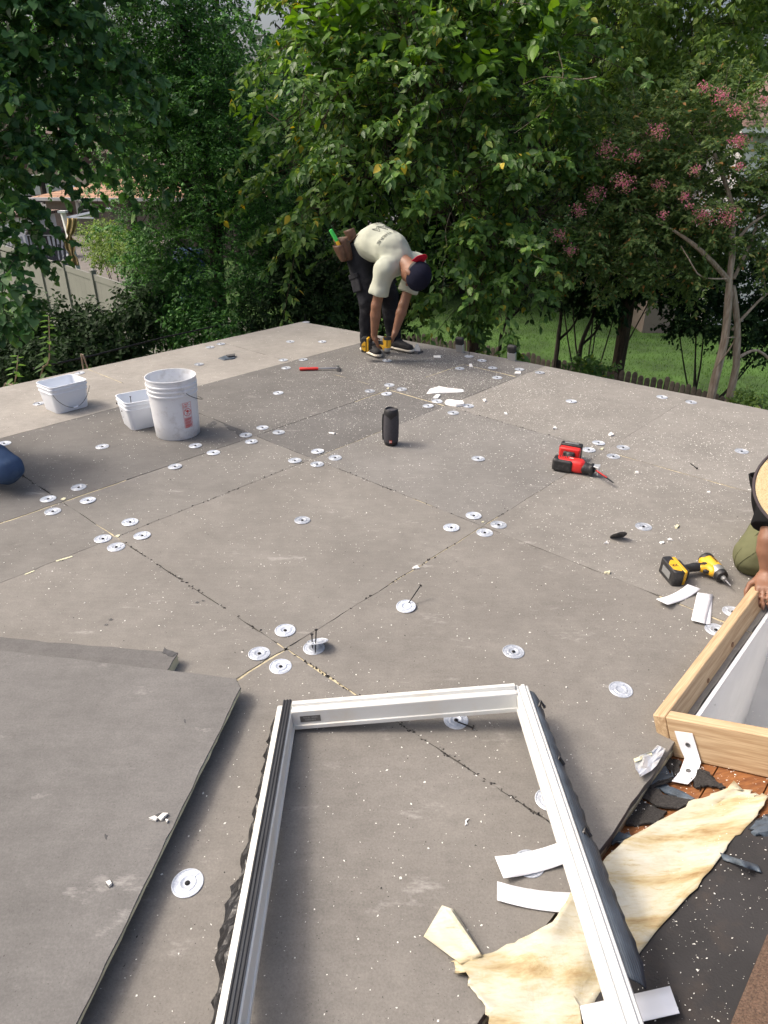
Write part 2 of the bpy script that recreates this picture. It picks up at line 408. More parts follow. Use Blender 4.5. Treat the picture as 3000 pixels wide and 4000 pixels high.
# torn facer: dark patch beside the round bucket, small scars
def patch(pts, h=.0016, m='torn_dark', name='torn_facer', par=roof, jag=.008, sub=5):
    P = []
    for i in range(len(pts)):
        a, b = np.array(pts[i]), np.array(pts[(i+1) % len(pts)])
        for k in range(sub): P.append(a+(b-a)*k/sub+np.append(RNG.normal(0, jag*.4, 2), 0))
    mb = MB(); mb.hexa([p+np.array([0, 0, -.0008]) for p in P], [p+np.array([0, 0, h]) for p in P]); return mb.build(name, m, par)
patch([GF(x, y) for x, y in ((461, 905), (500, 921), (536, 938), (530, 947), (515, 944), (508, 930), (497, 930), (482, 916))])
patch([GF(x, y) for x, y in ((447, 918), (462, 909), (470, 915), (455, 922))])
for x, y in ((426, 1302), (438, 1298), (240, 1339), (230, 1350)): patch([GF(x-5, y+1), GF(x, y-2), GF(x+5, y), GF(x+1, y+2)], jag=.003, sub=2)
# foam squeezed out of the joints
fo = MB()
for x, y, s in ((137, 1078, 6), (254, 1158, 6), (1043, 1128, 3), (838, 839, 3), (1300, 970, 4)):
    q = [GF(x-s, y+s*.3, 0), GF(x+s*.3, y+s*.5, 0), GF(x+s, y-s*.25, 0), GF(x+.1*s, y-s*.35, 0)]
    fo.hexa([p+np.array([0, 0, -.004]) for p in q], [p*np.array([1, 1, 0])+np.array([0, 0, .003+.003*random.random()]) for p in q])
for x0, y0, x1, y1 in ((122, 1213, 156, 1203), (54, 1242, 74, 1234)):
    for k in range(4):
        f = k/4; p, q_ = GF(x0+(x1-x0)*f, y0+(y1-y0)*f, 0), GF(x0+(x1-x0)*(f+.27), y0+(y1-y0)*(f+.27), 0); wd = VH*random.uniform(.004, .010); wd = np.append(wd, 0)
        fo.hexa([p-wd*.6+[0, 0, -.004], q_-wd*.4+[0, 0, -.004], q_+wd+[0, 0, -.004], p+wd*.8+[0, 0, -.004]], [p-wd*.5+[0, 0, .002], q_-wd*.3+[0, 0, .003], q_+wd*.8+[0, 0, .002], p+wd*.6+[0, 0, .0025]])
fo.build('joint_foam', 'foam_pale', roof)

# ================================================================== CRUMBS OF WHITE BOARD AND DARK GRIT
def crumbs(name, n, mat, size, dens, seed, flat=.45):
    r = np.random.default_rng(seed); P = []
    while len(P) < n:
        u = r.uniform(-1.3, 3.75, 4000); v = r.uniform(-1.18, 3.8, 4000); k = r.uniform(0, 1, 4000) < dens(u, v); P += list(zip(u[k], v[k]))
    P = np.array(P[:n]); X = OG+P[:, :1]*UH+P[:, 1:]*VH
    keep = P[:, 0] < np.interp(P[:, 1], [-1.2, 3.79], [3.9, 3.5])
    X = X[keep]; n = len(X); s = size(r, n); a = r.uniform(0, 6.28, n)
    base = np.array([(1, 0), (.1, .75), (-.9, .1), (-.05, -.7)])
    V = np.zeros((n, 5, 3)); el = r.uniform(.5, 1.0, n)
    for k in range(4):
        rr = s*r.uniform(.6, 1.2, n); x = base[k, 0]*rr; y = base[k, 1]*rr*el
        V[:, k, 0] = X[:, 0]+x*np.cos(a)-y*np.sin(a); V[:, k, 1] = X[:, 1]+x*np.sin(a)+y*np.cos(a); V[:, k, 2] = .001+s*r.uniform(0, .25, n)
    V[:, 4, :2] = X+r.normal(0, .2, (n, 2))*s[:, None]; V[:, 4, 2] = .0015+s*r.uniform(flat*.6, flat*1.6, n)
    T = np.array([(0, 1, 4), (1, 2, 4), (2, 3, 4), (3, 0, 4)])
    T = (np.arange(n)[:, None, None]*5+T).reshape(-1, 3)
    return obj(name, tri_mesh(name, V.reshape(-1, 3), T), mat)
def dens_white(u, v):
    d = .085+0*u
    d += .95*np.exp(-((u-3.05)**2/.30+(v-1.85)**2/.40))              # under the bent worker
    d += .40*np.exp(-((u-2.4)**2/.9+(v-1.6)**2/.4))
    d += .60*np.exp(-((v-1.18)/.022)**2)*((u > 1.0) & (u < 3.4))     # swept along a joint
    d += .30*np.exp(-((v-1.7)/.022)**2)*(u > 1.2)
    d += .42*np.exp(-((u-2.6)**2/.5+(v+.45)**2/.35))                 # by the saw and the kneeling worker
    d += .38*np.exp(-((u-3.1)**2/.7+(v-.8)**2/.4)) + .12*((u > 1.2) & (v < 1.2))
    d *= .45+1.1*(np.sin(u*9.1+2*np.sin(v*5.3))*np.sin(v*8.3+1.7*np.sin(u*6.1))*.5+.5)     # drifts and bare spots
    return d*np.where((v > 2.8), .35, 1)
def szw(r, n): return np.clip(r.lognormal(-6.35, .5, n), .0008, .0055)
tag(crumbs('white_crumbs', 26000, 'chip_white', szw, dens_white, 5), 'tiny white foam crumbs scattered all over the grey roof boards', 'crumbs', kind='stuff')
tag(crumbs('dark_grit', 3800, 'dark_grit', lambda r, n: np.clip(r.lognormal(-6.5, .45, n), .0007, .006), lambda u, v: .3+0*u, 8), 'fine dark grit strewn over the roof boards', 'grit', kind='stuff')
# dark crumbs lying in the joints
jg = MB()
def joint_bits(a, b, n, s=.006):
    for _ in range(n):
        t = random.random(); p = np.array(a)+(np.array(b)-np.array(a))*t+np.append(RNG.normal(0, .004, 2), 0); k = s*random.uniform(.4, 1.4)
        an = random.uniform(0, 3.1); dx = np.array([math.cos(an), math.sin(an), 0]); dy = np.array([-dx[1], dx[0], 0])
        jg.add([p+dx*k, p+dy*k*.5, p-dx*k, p-dy*k*.5, p+np.array([0, 0, k*.6])], [(0, 1, 4), (1, 2, 4), (2, 3, 4), (3, 0, 4)])
joint_bits(W(0, -.05), W(0, -1.15), 150); joint_bits(W(0, .1), W(0, 1.1), 70); joint_bits(W(1.22, .1), W(1.22, 1.1), 40); joint_bits(W(0, 1.18), W(1.2, 1.18), 40)
joint_bits(W(0, 1.75), W(0, 2.7), 40); joint_bits(W(.3, 0), W(1, 0), 22, .008); joint_bits(W(1.3, 0), W(2.4, 0), 16); joint_bits(W(2.46, .1), W(2.46, 1.1), 40)
tag(jg.build('joint_debris', 'dark_grit'), 'dark broken facer bits along the board joints', 'debris', kind='stuff')

# ================================================================== PITCHED ROOF AT THE RIGHT
def wood(name, c0, c1, scale=6, stretch=14, rough=.65, axis=0, knots=True):
    m, nt, b = new_mat(name); L = nt.links; tc = N(nt, 'ShaderNodeTexCoord'); mp = N(nt, 'ShaderNodeMapping')
    sc = [stretch, stretch, stretch]; sc[axis] = 1.0; mp.inputs['Scale'].default_value = sc; L.new(tc.outputs['Object'], mp.inputs['Vector'])
    n1 = N(nt, 'ShaderNodeTexNoise'); n1.inputs['Scale'].default_value = scale; n1.inputs['Detail'].default_value = 7; n1.inputs['Distortion'].default_value = .6; L.new(mp.outputs['Vector'], n1.inputs['Vector'])
    wv = N(nt, 'ShaderNodeTexNoise'); wv.inputs['Scale'].default_value = scale*3.1; wv.inputs['Detail'].default_value = 3
    L.new(mp.outputs['Vector'], wv.inputs['Vector'])
    mx = N(nt, 'ShaderNodeMix', data_type='FLOAT'); mx.inputs['Factor'].default_value = .45; L.new(n1.outputs['Fac'], mx.inputs['A']); L.new(wv.outputs['Fac'], mx.inputs['B'])
    r = N(nt, 'ShaderNodeValToRGB'); e = r.color_ramp.elements; e[0].position = .34; e[1].position = .66; e[0].color = (*c0, 1); e[1].color = (*c1, 1)
    L.new(mx.outputs['Result'], r.inputs['Fac']); L.new(r.outputs['Color'], b.inputs['Base Color']); b.inputs['Roughness'].default_value = rough
    bp = N(nt, 'ShaderNodeBump'); bp.inputs['Strength'].default_value = .25; bp.inputs['Distance'].default_value = .002; L.new(n1.outputs['Fac'], bp.inputs['Height']); L.new(bp.outputs['Normal'], b.inputs['Normal'])
wood('lumber', (.34, .215, .11), (.58, .44, .275), scale=4, stretch=22); wood('old_sheathing', (.11, .034, .010), (.28, .115, .035), scale=3)
wood('lumber_end', (.36, .23, .11), (.60, .42, .23), scale=14, stretch=1.0)
plain('felt_black', (.022, .021, .022), .85, var=.3, scale=7, bump=.4, bscale=160, dirt=(.06, .045, .035), dscale=9, damt=.5)
plain('bitumen', (.010, .010, .011), .35, var=.3, scale=30, bump=.8, bscale=70)
plain('slate_blue', (.075, .098, .125), .5, var=.3, scale=22, bump=.5, bscale=120, dirt=(.02, .02, .022), dscale=14, damt=.8)
plain('shingle_black', (.028, .026, .025), .95, var=.45, scale=180, bump=.6, bscale=300)
plain('shingle_brown', (.10, .062, .042), .95, var=.5, scale=220, bump=.8, bscale=320, dirt=(.20, .15, .11), dscale=260, damt=.7)
CU0 = float((S(2629, 2957)-W(0, SV0, SZ0))[:2]@UH); CWN = float(-(S(2629, 2957)-W(0, SV0, SZ0))@SDOWN)   # near corner of the skylight opening
pitched = None
for (u0, u1, w0, w1) in ((-3.5, CU0+.045, 0, 3.2), (CU0+1.205, 4.2, 0, 3.2), (CU0+.045, CU0+1.205, CWN+.935, 3.2)):
    pr_ = MB(); a0 = [SL(u0, w0, -.03), SL(u1, w0, -.03), SL(u1, w1, -.03), SL(u0, w1, -.03)]
    pr_.hexa(a0, [p+np.array([0, 0, -.12]) for p in a0]); o = tag(pr_.build('pitched_roof', 'old_sheathing'), kind='structure'); pitched = pitched or o
for k in range(9):                                   # sheathing planks run along the roof, cut at the opening
    w0 = -.005+.140*k; e = .0022
    for u0, u1 in (((-3.4, CU0+.04), (CU0+1.21, 4.1)) if w0+.14 < CWN+1.0 else ((-3.4, 4.1),)):
        mb = MB(); a = [SL(u0, w0+e, -.028), SL(u1, w0+e, -.028), SL(u1, w0+.140-e, -.028), SL(u0, w0+.140-e, -.028)]
        mb.hexa(a, [p+SN*.026 for p in a]); o = mb.build('sheathing_plank', 'old_sheathing', pitched)
def slope_sheet(poly, h, t, m, name, par=pitched, sub=6, jag=.004):
    P = []
    for i in range(len(poly)):
        a, b = np.array(poly[i]), np.array(poly[(i+1) % len(poly)])
        for k in range(sub): P.append(a+(b-a)*k/sub+(RNG.normal(0, jag, 2) if k else 0))
    mb = MB(); mb.hexa([SL(p[0], p[1], h) for p in P], [SL(p[0], p[1], h+t) for p in P]); return mb.build(name, m, par)
slope_sheet([(-3.3, .06), (.05, .05), (.16, .16), (.30, .27), (.36, .31), (CU0-.01, .33), (CU0-.01, .46), (-3.3, .46)], .001, .003, 'felt_black', 'felt_underlayment', sub=14, jag=.003)
# courses of brown shingles above the felt
for r in range(5):
    w0 = .412+.143*r
    for k in range(-4, 8):
        u0 = k*.32+(.11 if r % 2 else 0)+random.uniform(-.01, .01); mb = MB(); e = .003
        if u0+.32 > CU0 and u0 < CU0+1.25 and w0 < CWN+1.0: continue
        a = [SL(u0+e, w0, .010+.002*random.random()), SL(u0+.32-e, w0, .010+.002*random.random()), SL(u0+.32-e, w0+.2, .006), SL(u0+e, w0+.2, .006)]
        mb.hexa([p-SN*.005 for p in a], a); mb.build('shingle', 'shingle_brown', pitched)
# white crumbs on the felt and on the planks
cr = MB()
for _ in range(1500):
    u, w = random.uniform(-.55, .8), random.uniform(.0, .44); s = min(.004, random.lognormvariate(-6.6, .5)); an = random.uniform(0, 6.3)
    p = SL(u, w, .006+s*.2); d1 = UH3*math.cos(an)-SDOWN*math.sin(an); d2 = np.cross(SN, d1)
    cr.add([p+d1*s, p+d2*s*.6, p-d1*s*.8, p-d2*s*.5, p+SN*s*.6], [(0, 1, 4), (1, 2, 4), (2, 3, 4), (3, 0, 4)])
tag(cr.build('white_crumbs', 'chip_white'), 'white crumbs sprinkled over the black felt at the lower right', 'crumbs', kind='stuff')

# ================================================================== LOOSE BOARDS AT THE LEFT
def slab(pts, z0, z1, m, name, jag=.002, sub=26, par=None):
    P = []
    for i in range(len(pts)):
        a, b = np.array(pts[i][:2]), np.array(pts[(i+1) % len(pts)][:2])
        for k in range(sub): P.append(a+(b-a)*k/sub+RNG.normal(0, jag, 2)*(1 if k else .3))
    mb = MB(); mb.hexa([(p[0], p[1], z0) for p in P], [(p[0], p[1], z1) for p in P]); return mb.build(name, m, par), P
t = thing('loose_board', 'thick grey insulation board lying under the thin loose board at left', 'board')
e0 = GF(383, 1411, .043); e1 = GF(0, 1377, .043); d = (e1-e0)/np.linalg.norm(e1-e0); nrm = np.array([d[1], -d[0], 0]); nrm = nrm if nrm[1] < 0 else -nrm
q = [e0, e0+d*1.22, e0+d*1.22+nrm*1.0, e0+nrm*1.0]
o, P = slab(q, .0005, .038, 'foam_pale', 'foam_core', par=t); o2, _ = slab(q, .038, .043, 'board_facer', 'facer', par=t, jag=.003); o2.color = (.136, .132, .128, 1)
patch([GF(355, 1400, .043), GF(383, 1411, .043), GF(372, 1420, .043), GF(352, 1410, .043)], par=t, jag=.004)
t = thing('loose_board', 'large thin grey board lying loose across the lower left corner', 'board')
c0 = GF(528, 1468, .06); c1 = GF(165, 2212, .06); c1 = c0+(c1-c0)*1.25; c2 = GF(0, 1404, .06); dv = (c2-c0)/np.linalg.norm(c2-c0)
q = [c0, c0+dv*1.6, c1+dv*1.6, c1]; ca = c0+dv*.03; cb = c0+(c1-c0)*.03; q = [cb, ca]+q[1:]
o, P = slab(q, .044, .054, 'foam_pale', 'foam_core', par=t, jag=.0007, sub=40); o2, _ = slab(q, .054, .060, 'board_facer', 'facer', par=t, jag=.0012, sub=40); o2.color = (.160, .156, .150, 1)
up_board = t
for (pts) in (((320, 1768), (343, 1757), (366, 1756), (360, 1768), (345, 1776), (335, 1766)), ((228, 1905), (240, 1900), (244, 1914), (237, 1920), (230, 1912)), ((396, 1553), (402, 1555), (400, 1563)), ((226, 1800), (232, 1806), (229, 1815))):
    patch([GF(x, y, .060) for x, y in pts], h=.001, par=t, jag=.002, sub=3)
for pts in (((322, 1769), (334, 1762), (341, 1768), (336, 1773)), ((340, 1766), (352, 1757), (364, 1757), (356, 1765), (348, 1772)), ((357, 1769), (364, 1771), (360, 1777)), ((229, 1906), (238, 1902), (242, 1910), (236, 1914))):
    P = [GF(x, y, .0645) for x, y in pts]; mb = MB(); mb.hexa([p-np.array([0, 0, .003]) for p in P], [p+np.array([0, 0, random.uniform(0, .006)]) for p in P]); mb.build('torn_flap', 'chip_white', t)
# ================================================================== INSULATION PLATES AND SCREWS
def plate_mat():
    m, nt, b = new_mat('galvanized'); L = nt.links; tc = N(nt, 'ShaderNodeTexCoord'); n = N(nt, 'ShaderNodeTexVoronoi'); n.inputs['Scale'].default_value = 160; L.new(tc.outputs['Object'], n.inputs['Vector'])
    r = N(nt, 'ShaderNodeValToRGB'); r.color_ramp.elements[0].color = (.44, .48, .54, 1); r.color_ramp.elements[1].color = (.66, .70, .76, 1); L.new(n.outputs['Distance'], r.inputs['Fac']); oi = N(nt, 'ShaderNodeObjectInfo'); mr = N(nt, 'ShaderNodeMapRange'); mr.inputs['To Min'].default_value = .74; mr.inputs['To Max'].default_value = 1.12; L.new(oi.outputs['Random'], mr.inputs['Value']); vm = N(nt, 'ShaderNodeVectorMath', operation='SCALE'); L.new(r.outputs['Color'], vm.inputs[0]); L.new(mr.outputs['Result'], vm.inputs['Scale']); L.new(vm.outputs['Vector'], b.inputs['Base Color'])
    b.inputs['Metallic'].default_value = .35; b.inputs['Roughness'].default_value = .42
plate_mat()
plain('steel_grey', (.20, .20, .20), .4, metal=.8)
def plate_mesh():
    mb = MB(); mb.lathe([(.0385, .0004), (.0385, .0018), (.0372, .0026), (.0350, .0026), (.0338, .0009), (.0325, .0008), (.0312, .0017), (.0225, .0013), (.0205, .0030), (.0170, .0032), (.0140, .0012), (.0085, .0002)], 40, cap0=True, cap1=True)
    for k in range(3):
        a = 2*math.pi*k/3; R = np.array(Matrix.Rotation(a, 3, 'Z')); mb.box(R@np.array([.0268, 0, .0022]), (.0125, .0032, .0018), R)
    return mb.mesh('disc')
PLATE_ME = plate_mesh()
PLATE_ME.materials.append(MATS['galvanized'])
for p in PLATE_ME.polygons: p.use_smooth = True
PLATE_ME.set_sharp_from_angle(angle=math.radians(25))
def screw_prof(L): return [(.0001, 0), (.0022, .012), (.0024, L-.004), (.0032, L-.003), (.0062, L-.0022), (.0066, L), (.0042, L+.0018), (.0001, L+.002)]
HEAD = MB().lathe([(.0064, .0002), (.0066, .0022), (.0045, .0042), (.0012, .0043)], 10).mesh('screw_head'); HEAD.materials.append(MATS['black_steel'])
LONG = MB().lathe(screw_prof(.095), 8).mesh('screw'); LONG.materials.append(MATS['black_steel'])
GP = 'insulation plates fixed to the roof boards'
def plate(pos, label, screw=True, rot=None, R=None):
    t = thing('insulation_plate', label, 'plate', pos, R if R is not None else frame((math.cos(q_ := random.uniform(0, 6.28)), math.sin(q_), random.gauss(0, .012)), (random.gauss(0, .012), random.gauss(0, .012), 1)), GP)
    obj('disc', PLATE_ME, None, t)
    if screw: obj('screw_head', HEAD, None, t)
    return t
Q4 = ('farthest', 'leftmost', 'rightmost', 'nearest')
PL = [  # (x, y, label) in the 1659-wide view
 (9, 958, 'metal plate at the left frame edge above the blue-jeaned knee'), (221, 965, 'lone metal plate on the dark board between the jeans and the round bucket'),
 (422, 963, 'metal plate just in front of the round white bucket'), (461, 978, 'metal plate right of the one just in front of the round bucket'), (378, 1008, 'metal plate on the joint nearest below the round bucket'),
 (531, 940, 'farther of two plates touching the torn dark corner'), (543, 954, 'nearer of two plates beside the torn dark corner'), (567, 924, 'farthest plate of the group right of the torn dark corner'), (602, 934, 'rightmost plate of the group right of the torn dark corner'),
 (601, 849, 'lone metal plate between the round bucket and the hammer'), (612, 778, 'plate on the pale strip left of the hammer head end, topmost of three'), (655, 777, 'plate directly above the red hammer handle'), (618, 795, 'plate just left of the red hammer handle'),
 (430, 787, 'lone plate on the pale strip above the round bucket rim'), (454, 750, 'left of two plates along the far left roof edge'), (477, 743, 'right of two plates along the far left roof edge'),
 (627, 738, 'left of two plates on the pale strip below the far corner'), (696, 738, 'right of two plates on the pale strip below the far corner'),
 (841, 832, 'farthest plate of the four below the bent worker'), (868, 841, 'rightmost plate of the four below the bent worker'), (799, 845, 'leftmost plate of the four below the bent worker'), (835, 851, 'nearest plate of the four below the bent worker'),
 (925, 877, 'plate left of the white broken slab'), (944, 867, 'plate behind the white broken slab, by the small white chunk'), (979, 892, 'plate in front of the white broken slab'), (1012, 877, 'plate at the right end of the white broken slab'),
 (993, 796, 'plate on the left end of the thick yellow joint'), (1041, 779, 'plate above the yellow joint, between the ladder rails'), (1064, 795, 'plate just above the middle of the thick yellow joint'), (1122, 798, 'plate at the right end of the thick yellow joint'), (1074, 816, 'plate just below the middle of the thick yellow joint'),
 (1166, 805, 'plate by the roof edge right of the ladder'), (1234, 867, 'lone plate on the pale board behind the red saw'), (1430, 858, 'left of two plates near the right roof edge'), (1493, 869, 'right of two plates near the right roof edge'),
 (1293, 957, 'farthest plate of the four beside the red saw'), (1272, 972, 'plate nearest to the red saw battery'), (1325, 986, 'nearest plate of the four beside the red saw'), (1346, 967, 'rightmost plate of the four beside the red saw'),
 (1602, 975, 'lone plate among crumbs left of the straw hat'), (1033, 991, 'lone plate between the black speaker and the red saw'),
 (686, 975, 'farthest plate of the four left of the speaker'), (637, 995, 'leftmost plate of the four left of the speaker'), (685, 1003, 'nearest plate of the four left of the speaker'), (724, 989, 'rightmost plate of the four left of the speaker'),
 (653, 1124, 'lone plate in the middle of the board below the speaker'), (1023, 1114, 'farthest plate of the four at the centre joint crossing'), (975, 1140, 'leftmost plate of the four at the centre joint crossing'), (1077, 1134, 'rightmost plate of the four at the centre joint crossing'), (1047, 1151, 'nearest plate of the four at the centre joint crossing'),
 (1390, 1138, 'bright plate lying right of the tipped dark disc'), (1583, 1322, 'plate right of the white paper strips beside the timber curb'), (1546, 1361, 'plate half under the lower white paper strips'),
 (616, 1362, 'farthest plate of the three near the loose board corner'), (560, 1412, 'leftmost plate of the three near the loose board corner'), (606, 1440, 'nearest plate of the three near the loose board corner'),
 (1109, 1408, 'lone plate behind the white skylight frame'), (1341, 1490, 'large bright plate left of the timber curb'), (405, 1908, 'largest plate in the foreground between loose board and skylight frame'),
 (1186, 1728, 'plate half hidden under the right rail of the skylight frame'), (1143, 1866, 'plate covered by the upper white strip inside the frame'),
 (170, 1053, 'farthest plate of the four right of the jeans'), (104, 1078, 'leftmost plate of the four right of the jeans'), (190, 1081, 'rightmost plate of the four right of the jeans'), (114, 1105, 'nearest plate of the four right of the jeans'),
 (281, 1128, 'farthest plate of the four in the left middle'), (222, 1164, 'leftmost plate of the four in the left middle'), (307, 1157, 'rightmost plate of the four in the left middle'), (251, 1182, 'nearest plate of the four in the left middle'),
 (84, 872, 'plate half hidden behind the empty square tub'), (172, 806, 'plate just beyond the empty square tub by the roof edge'), (985, 1556, 'plate under the far rail of the skylight frame')]
for x, y, l in PL: plate(GF(x, y, .0012)+np.array([0, 0, 0]), l, screw=(x, y) not in ((1341, 1490),))
def screw_at(base, top, label, L=None):
    base, top = np.array(base), np.array(top); d = (top-base); t = thing('roofing_screw', label, 'screw', base, frame(np.cross(d, (.3, .9, .2)), d), 'loose roofing screws')
    o = obj('shank', LONG, None, t); o.scale = (1, 1, np.linalg.norm(d)/.095); return t
plate(GF(661, 696, .0012), 'plate at the far roof corner with an upright screw', screw=False); p = GF(661, 696, .001); screw_at(p, p+np.array([-.01, 0, .075]), 'upright screw standing at the far roof corner')
plate(GF(1013, 770, .0012), 'plate by the left ladder rail with an upright screw', screw=False); p = GF(1013, 770, .001); screw_at(p, p+np.array([.004, 0, .08]), 'upright screw standing in a plate by the ladder')
plate(GF(836, 779, .0012), 'plate being fastened under the bent worker\'s driver', screw=False)
plate(GF(877, 1310, .006), 'plate with a leaning screw, alone in front of the centre crossing', screw=False, R=frame((1, 0, .04), (0, -.08, 1))); p = GF(879, 1308, .004); screw_at(p, p+np.array([.055, .055, .058]), 'black screw leaning out of a lone plate')
plate(GF(678, 1400, .0012), 'lower plate of the two stacked beside the three plates', screw=False)
plate(GF(686, 1386, .028), 'tipped upper plate of the two stacked ones', screw=False, R=frame((1, 0, .12), (0.05, .42, 1)))
p = GF(675, 1402, .002); screw_at(p, p+np.array([0, .005, .062]), 'left of two screws standing in the stacked plates')
p = GF(681, 1413, .002); screw_at(p, p+np.array([.004, .03, .085]), 'right of two screws standing in the stacked plates')
plate(GF(1336, 1156, .022), 'dark tipped disc standing on its edge', screw=False, R=frame((1, .1, .05), (-.1, -.86, -.62)))
for ch in COL.objects:
    if ch.name.startswith('disc') and ch.parent is not None and ch.parent['label'].startswith('dark tipped'):
        ch.data = PLATE_ME.copy(); ch.data.materials[0] = MATS['steel_grey']
screw_at(GF(1490, 1000, .004), GF(1506, 1012, .006), 'short black screw lying near the straw hat')
screw_at(GF(985, 1558, .012), GF(1022, 1572, .008), 'black screw poking out from under the frame\'s far rail')

# ================================================================== TIMBER CURB OF THE SKYLIGHT OPENING
cb0 = S(2629, 2957); cu_, cw_ = uv(cb0)[0], 0
CW0 = float(-(cb0-W(0, SV0, SZ0))@SDOWN)             # place on the pitched roof of the curb's near corner
t = thing('skylight_curb', 'new timber curb of two-by-six boards around the skylight opening', 'curb', cb0)
def cbox(u0, u1, w0, w1, h0, h1): # box in pitched-roof coordinates
    a = [SL(u0, w0, h0), SL(u1, w0, h0), SL(u1, w1, h0), SL(u0, w1, h0)]; return a, [p+SN*(h1-h0) for p in a]
for (u0, u1, w0, w1, mm) in ((cu_-.0, cu_+1.25, CW0-.038, CW0, 'lumber'), (cu_, cu_+.038, CW0+.0015, CW0+.95, 'lumber'), (cu_+1.212, cu_+1.25, CW0+.0015, CW0+.95, 'lumber'), (cu_, cu_+1.25, CW0+.9515, CW0+.99, 'lumber')):
    a, b = cbox(u0, u1, w0, w1, .001, .140); mb = MB()
    long_u = (u1-u0) > .2
    R = frame(UH3 if long_u else -SDOWN, SN); c = (np.mean(a, 0)+np.mean(b, 0))/2
    mb.box((0, 0, 0), ((u1-u0) if long_u else (w1-w0), (w1-w0) if long_u else (u1-u0), .139)); o = mb.build('curb_board', mm, t, bevel=.004)
    o.matrix_local = t.matrix_world.inverted() @ (Matrix.Translation(Vector(c)) @ Matrix([list(r) for r in R]).to_4x4())
plain('knot_brown', (.16, .075, .03), .7, var=.35, scale=60)
for f, hgt, r in ((.30, .075, .010), (.52, .082, .012), (.72, .05, .006), (.15, .045, .007), (.64, .035, .005)):
    mb = MB(); P = [SL(cu_+f*1.1+r*1.1*math.cos(a), CW0+.0006, hgt+r*math.sin(a)*.75) for a in np.linspace(0, 6.28, 11)[:-1]]
    mb.hexa(P, [p-SDOWN*.0008 for p in P]); reparent(mb.build('knot', 'knot_brown'), t)
plain('shaft_white', (.74, .75, .76), .7, var=.04)
mb = MB()                                            # white light shaft inside the curb
for a, b in (((cu_+.06, CW0+.02), (cu_+.06, CW0+.93)), ((cu_+.06, CW0+.02), (cu_+1.2, CW0+.02)), ((cu_+1.2, CW0+.02), (cu_+1.2, CW0+.93)), ((cu_+.06, CW0+.93), (cu_+1.2, CW0+.93))):
    p0, p1 = SL(*a, .055), SL(*b, .055); p2, p3 = SL(*b, .042)*np.array([1, 1, 1]), SL(*a, .042)
    nrm = np.cross(p1-p0, (0, 0, 1.)); nrm /= np.linalg.norm(nrm)
    mb.hexa([p0, p1, p1+nrm*.012, p0+nrm*.012], [np.array([*p[:2], -.8]) for p in (p0, p1, p1+nrm*.012, p0+nrm*.012)])
P = [SL(cu_+.03, CW0+.0), SL(cu_+1.24, CW0+.0), SL(cu_+1.24, CW0+.96), SL(cu_+.03, CW0+.96)]; mb.hexa([np.array([*p[:2], -.801]) for p in P], [np.array([*p[:2], -.83]) for p in P])
tag(mb.build('light_shaft', 'shaft_white'), 'white lined light shaft below the timber curb', kind='structure')
# metal strip bent over the near board
def near_face(px, py):                              # hit on the near face of the curb
    n = UH3*-1; p0 = SL(cu_-.0015, CW0, 0); d = ray(px, py); return CC+d*(n@(p0-CC))/(n@d)
plain('strip_white', (.78, .80, .84), .5, var=.03, scale=4)
def strip_mesh(rows, thick=.0016):
    mb = MB(); mb.grid(rows); return mb
t6 = thing('paper_strip', 'white strip bent down the curb face and screwed on twice', 'strip', S(2730, 2990), None, 'white paper-like strips')
def near_px(x, y): return near_face(2200+x*.4823, 2400+y*.4823)
def low_px(x, y, h): return S(2200+x*.4823, 2400+y*.4823, h)
rows = [[near_px(905, 940), near_px(978, 950), near_px(1050, 960)], [near_px(930, 1020), near_px(1000, 1030), near_px(1075, 1040)], [near_px(958, 1095), near_px(1030, 1106), near_px(1098, 1120)],
        [low_px(985, 1165, .012), low_px(1050, 1180, .012), low_px(1115, 1195, .012)], [low_px(955, 1245, .006), low_px(1025, 1260, .006), low_px(1095, 1275, .006)], [low_px(920, 1305, .008), low_px(988, 1318, .008), low_px(1057, 1330, .008)], [low_px(880, 1350, .016), low_px(945, 1363, .013), low_px(1010, 1375, .012)]]
rows = [[p+(-UH3*.003 if i < 3 else 0) for p in r] for i, r in enumerate(rows)]
reparent(strip_mesh(rows).build('sheet', 'strip_white', solid=.0016), t6)
for p, n in ((near_px(1014, 1050)-UH3*.004, -UH3), (low_px(1013, 1265, .0095), SN)):
    mb = MB(); mb.lathe([(.0075, 0), (.007, .0016), (.003, .0022), (.0025, .001), (.0001, .0008)], 14, c=p, axis=n); reparent(mb.build('screw_head', 'steel_grey'), t6)

# ================================================================== WHITE STRIPS LYING ABOUT
def near_hit(px, py, h=.003):
    a, b = G(px, py, h), S(px, py, h); return a if np.linalg.norm(a-CC) < np.linalg.norm(b-CC) else b
def loose_strip(c, label, curl=.02, n=7, base=.003, mid=0.0):
    """c: corners in photograph pixels, start-left, start-right, end-right, end-left; ends curl up"""
    A = [near_hit(*p, base) for p in c]; t = thing('paper_strip', label, 'strip', np.mean(A, 0), None, 'white paper-like strips'); rows = []
    for i in range(n):
        f = i/(n-1); up = curl*(2*f-1)**2+mid*(1-(2*f-1)**2); px0 = np.array(c[0])*(1-f)+np.array(c[3])*f; px1 = np.array(c[1])*(1-f)+np.array(c[2])*f
        if len(c) > 4: px0 = px0+np.array(c[4])*(1-(2*f-1)**2); px1 = px1+np.array(c[4])*(1-(2*f-1)**2)
        rows.append([near_hit(*(px0*(1-g)+px1*g), base+up) for g in (0, .33, .67, 1)])
    reparent(strip_mesh(rows).build('sheet', 'strip_white', smooth=True, solid=.0014), t); return t
loose_strip([(2563, 2340), (2608, 2362), (2736, 2300), (2686, 2282), (6, 8)], 'curled white strip left of the timber curb, pointing at the driver', .022)
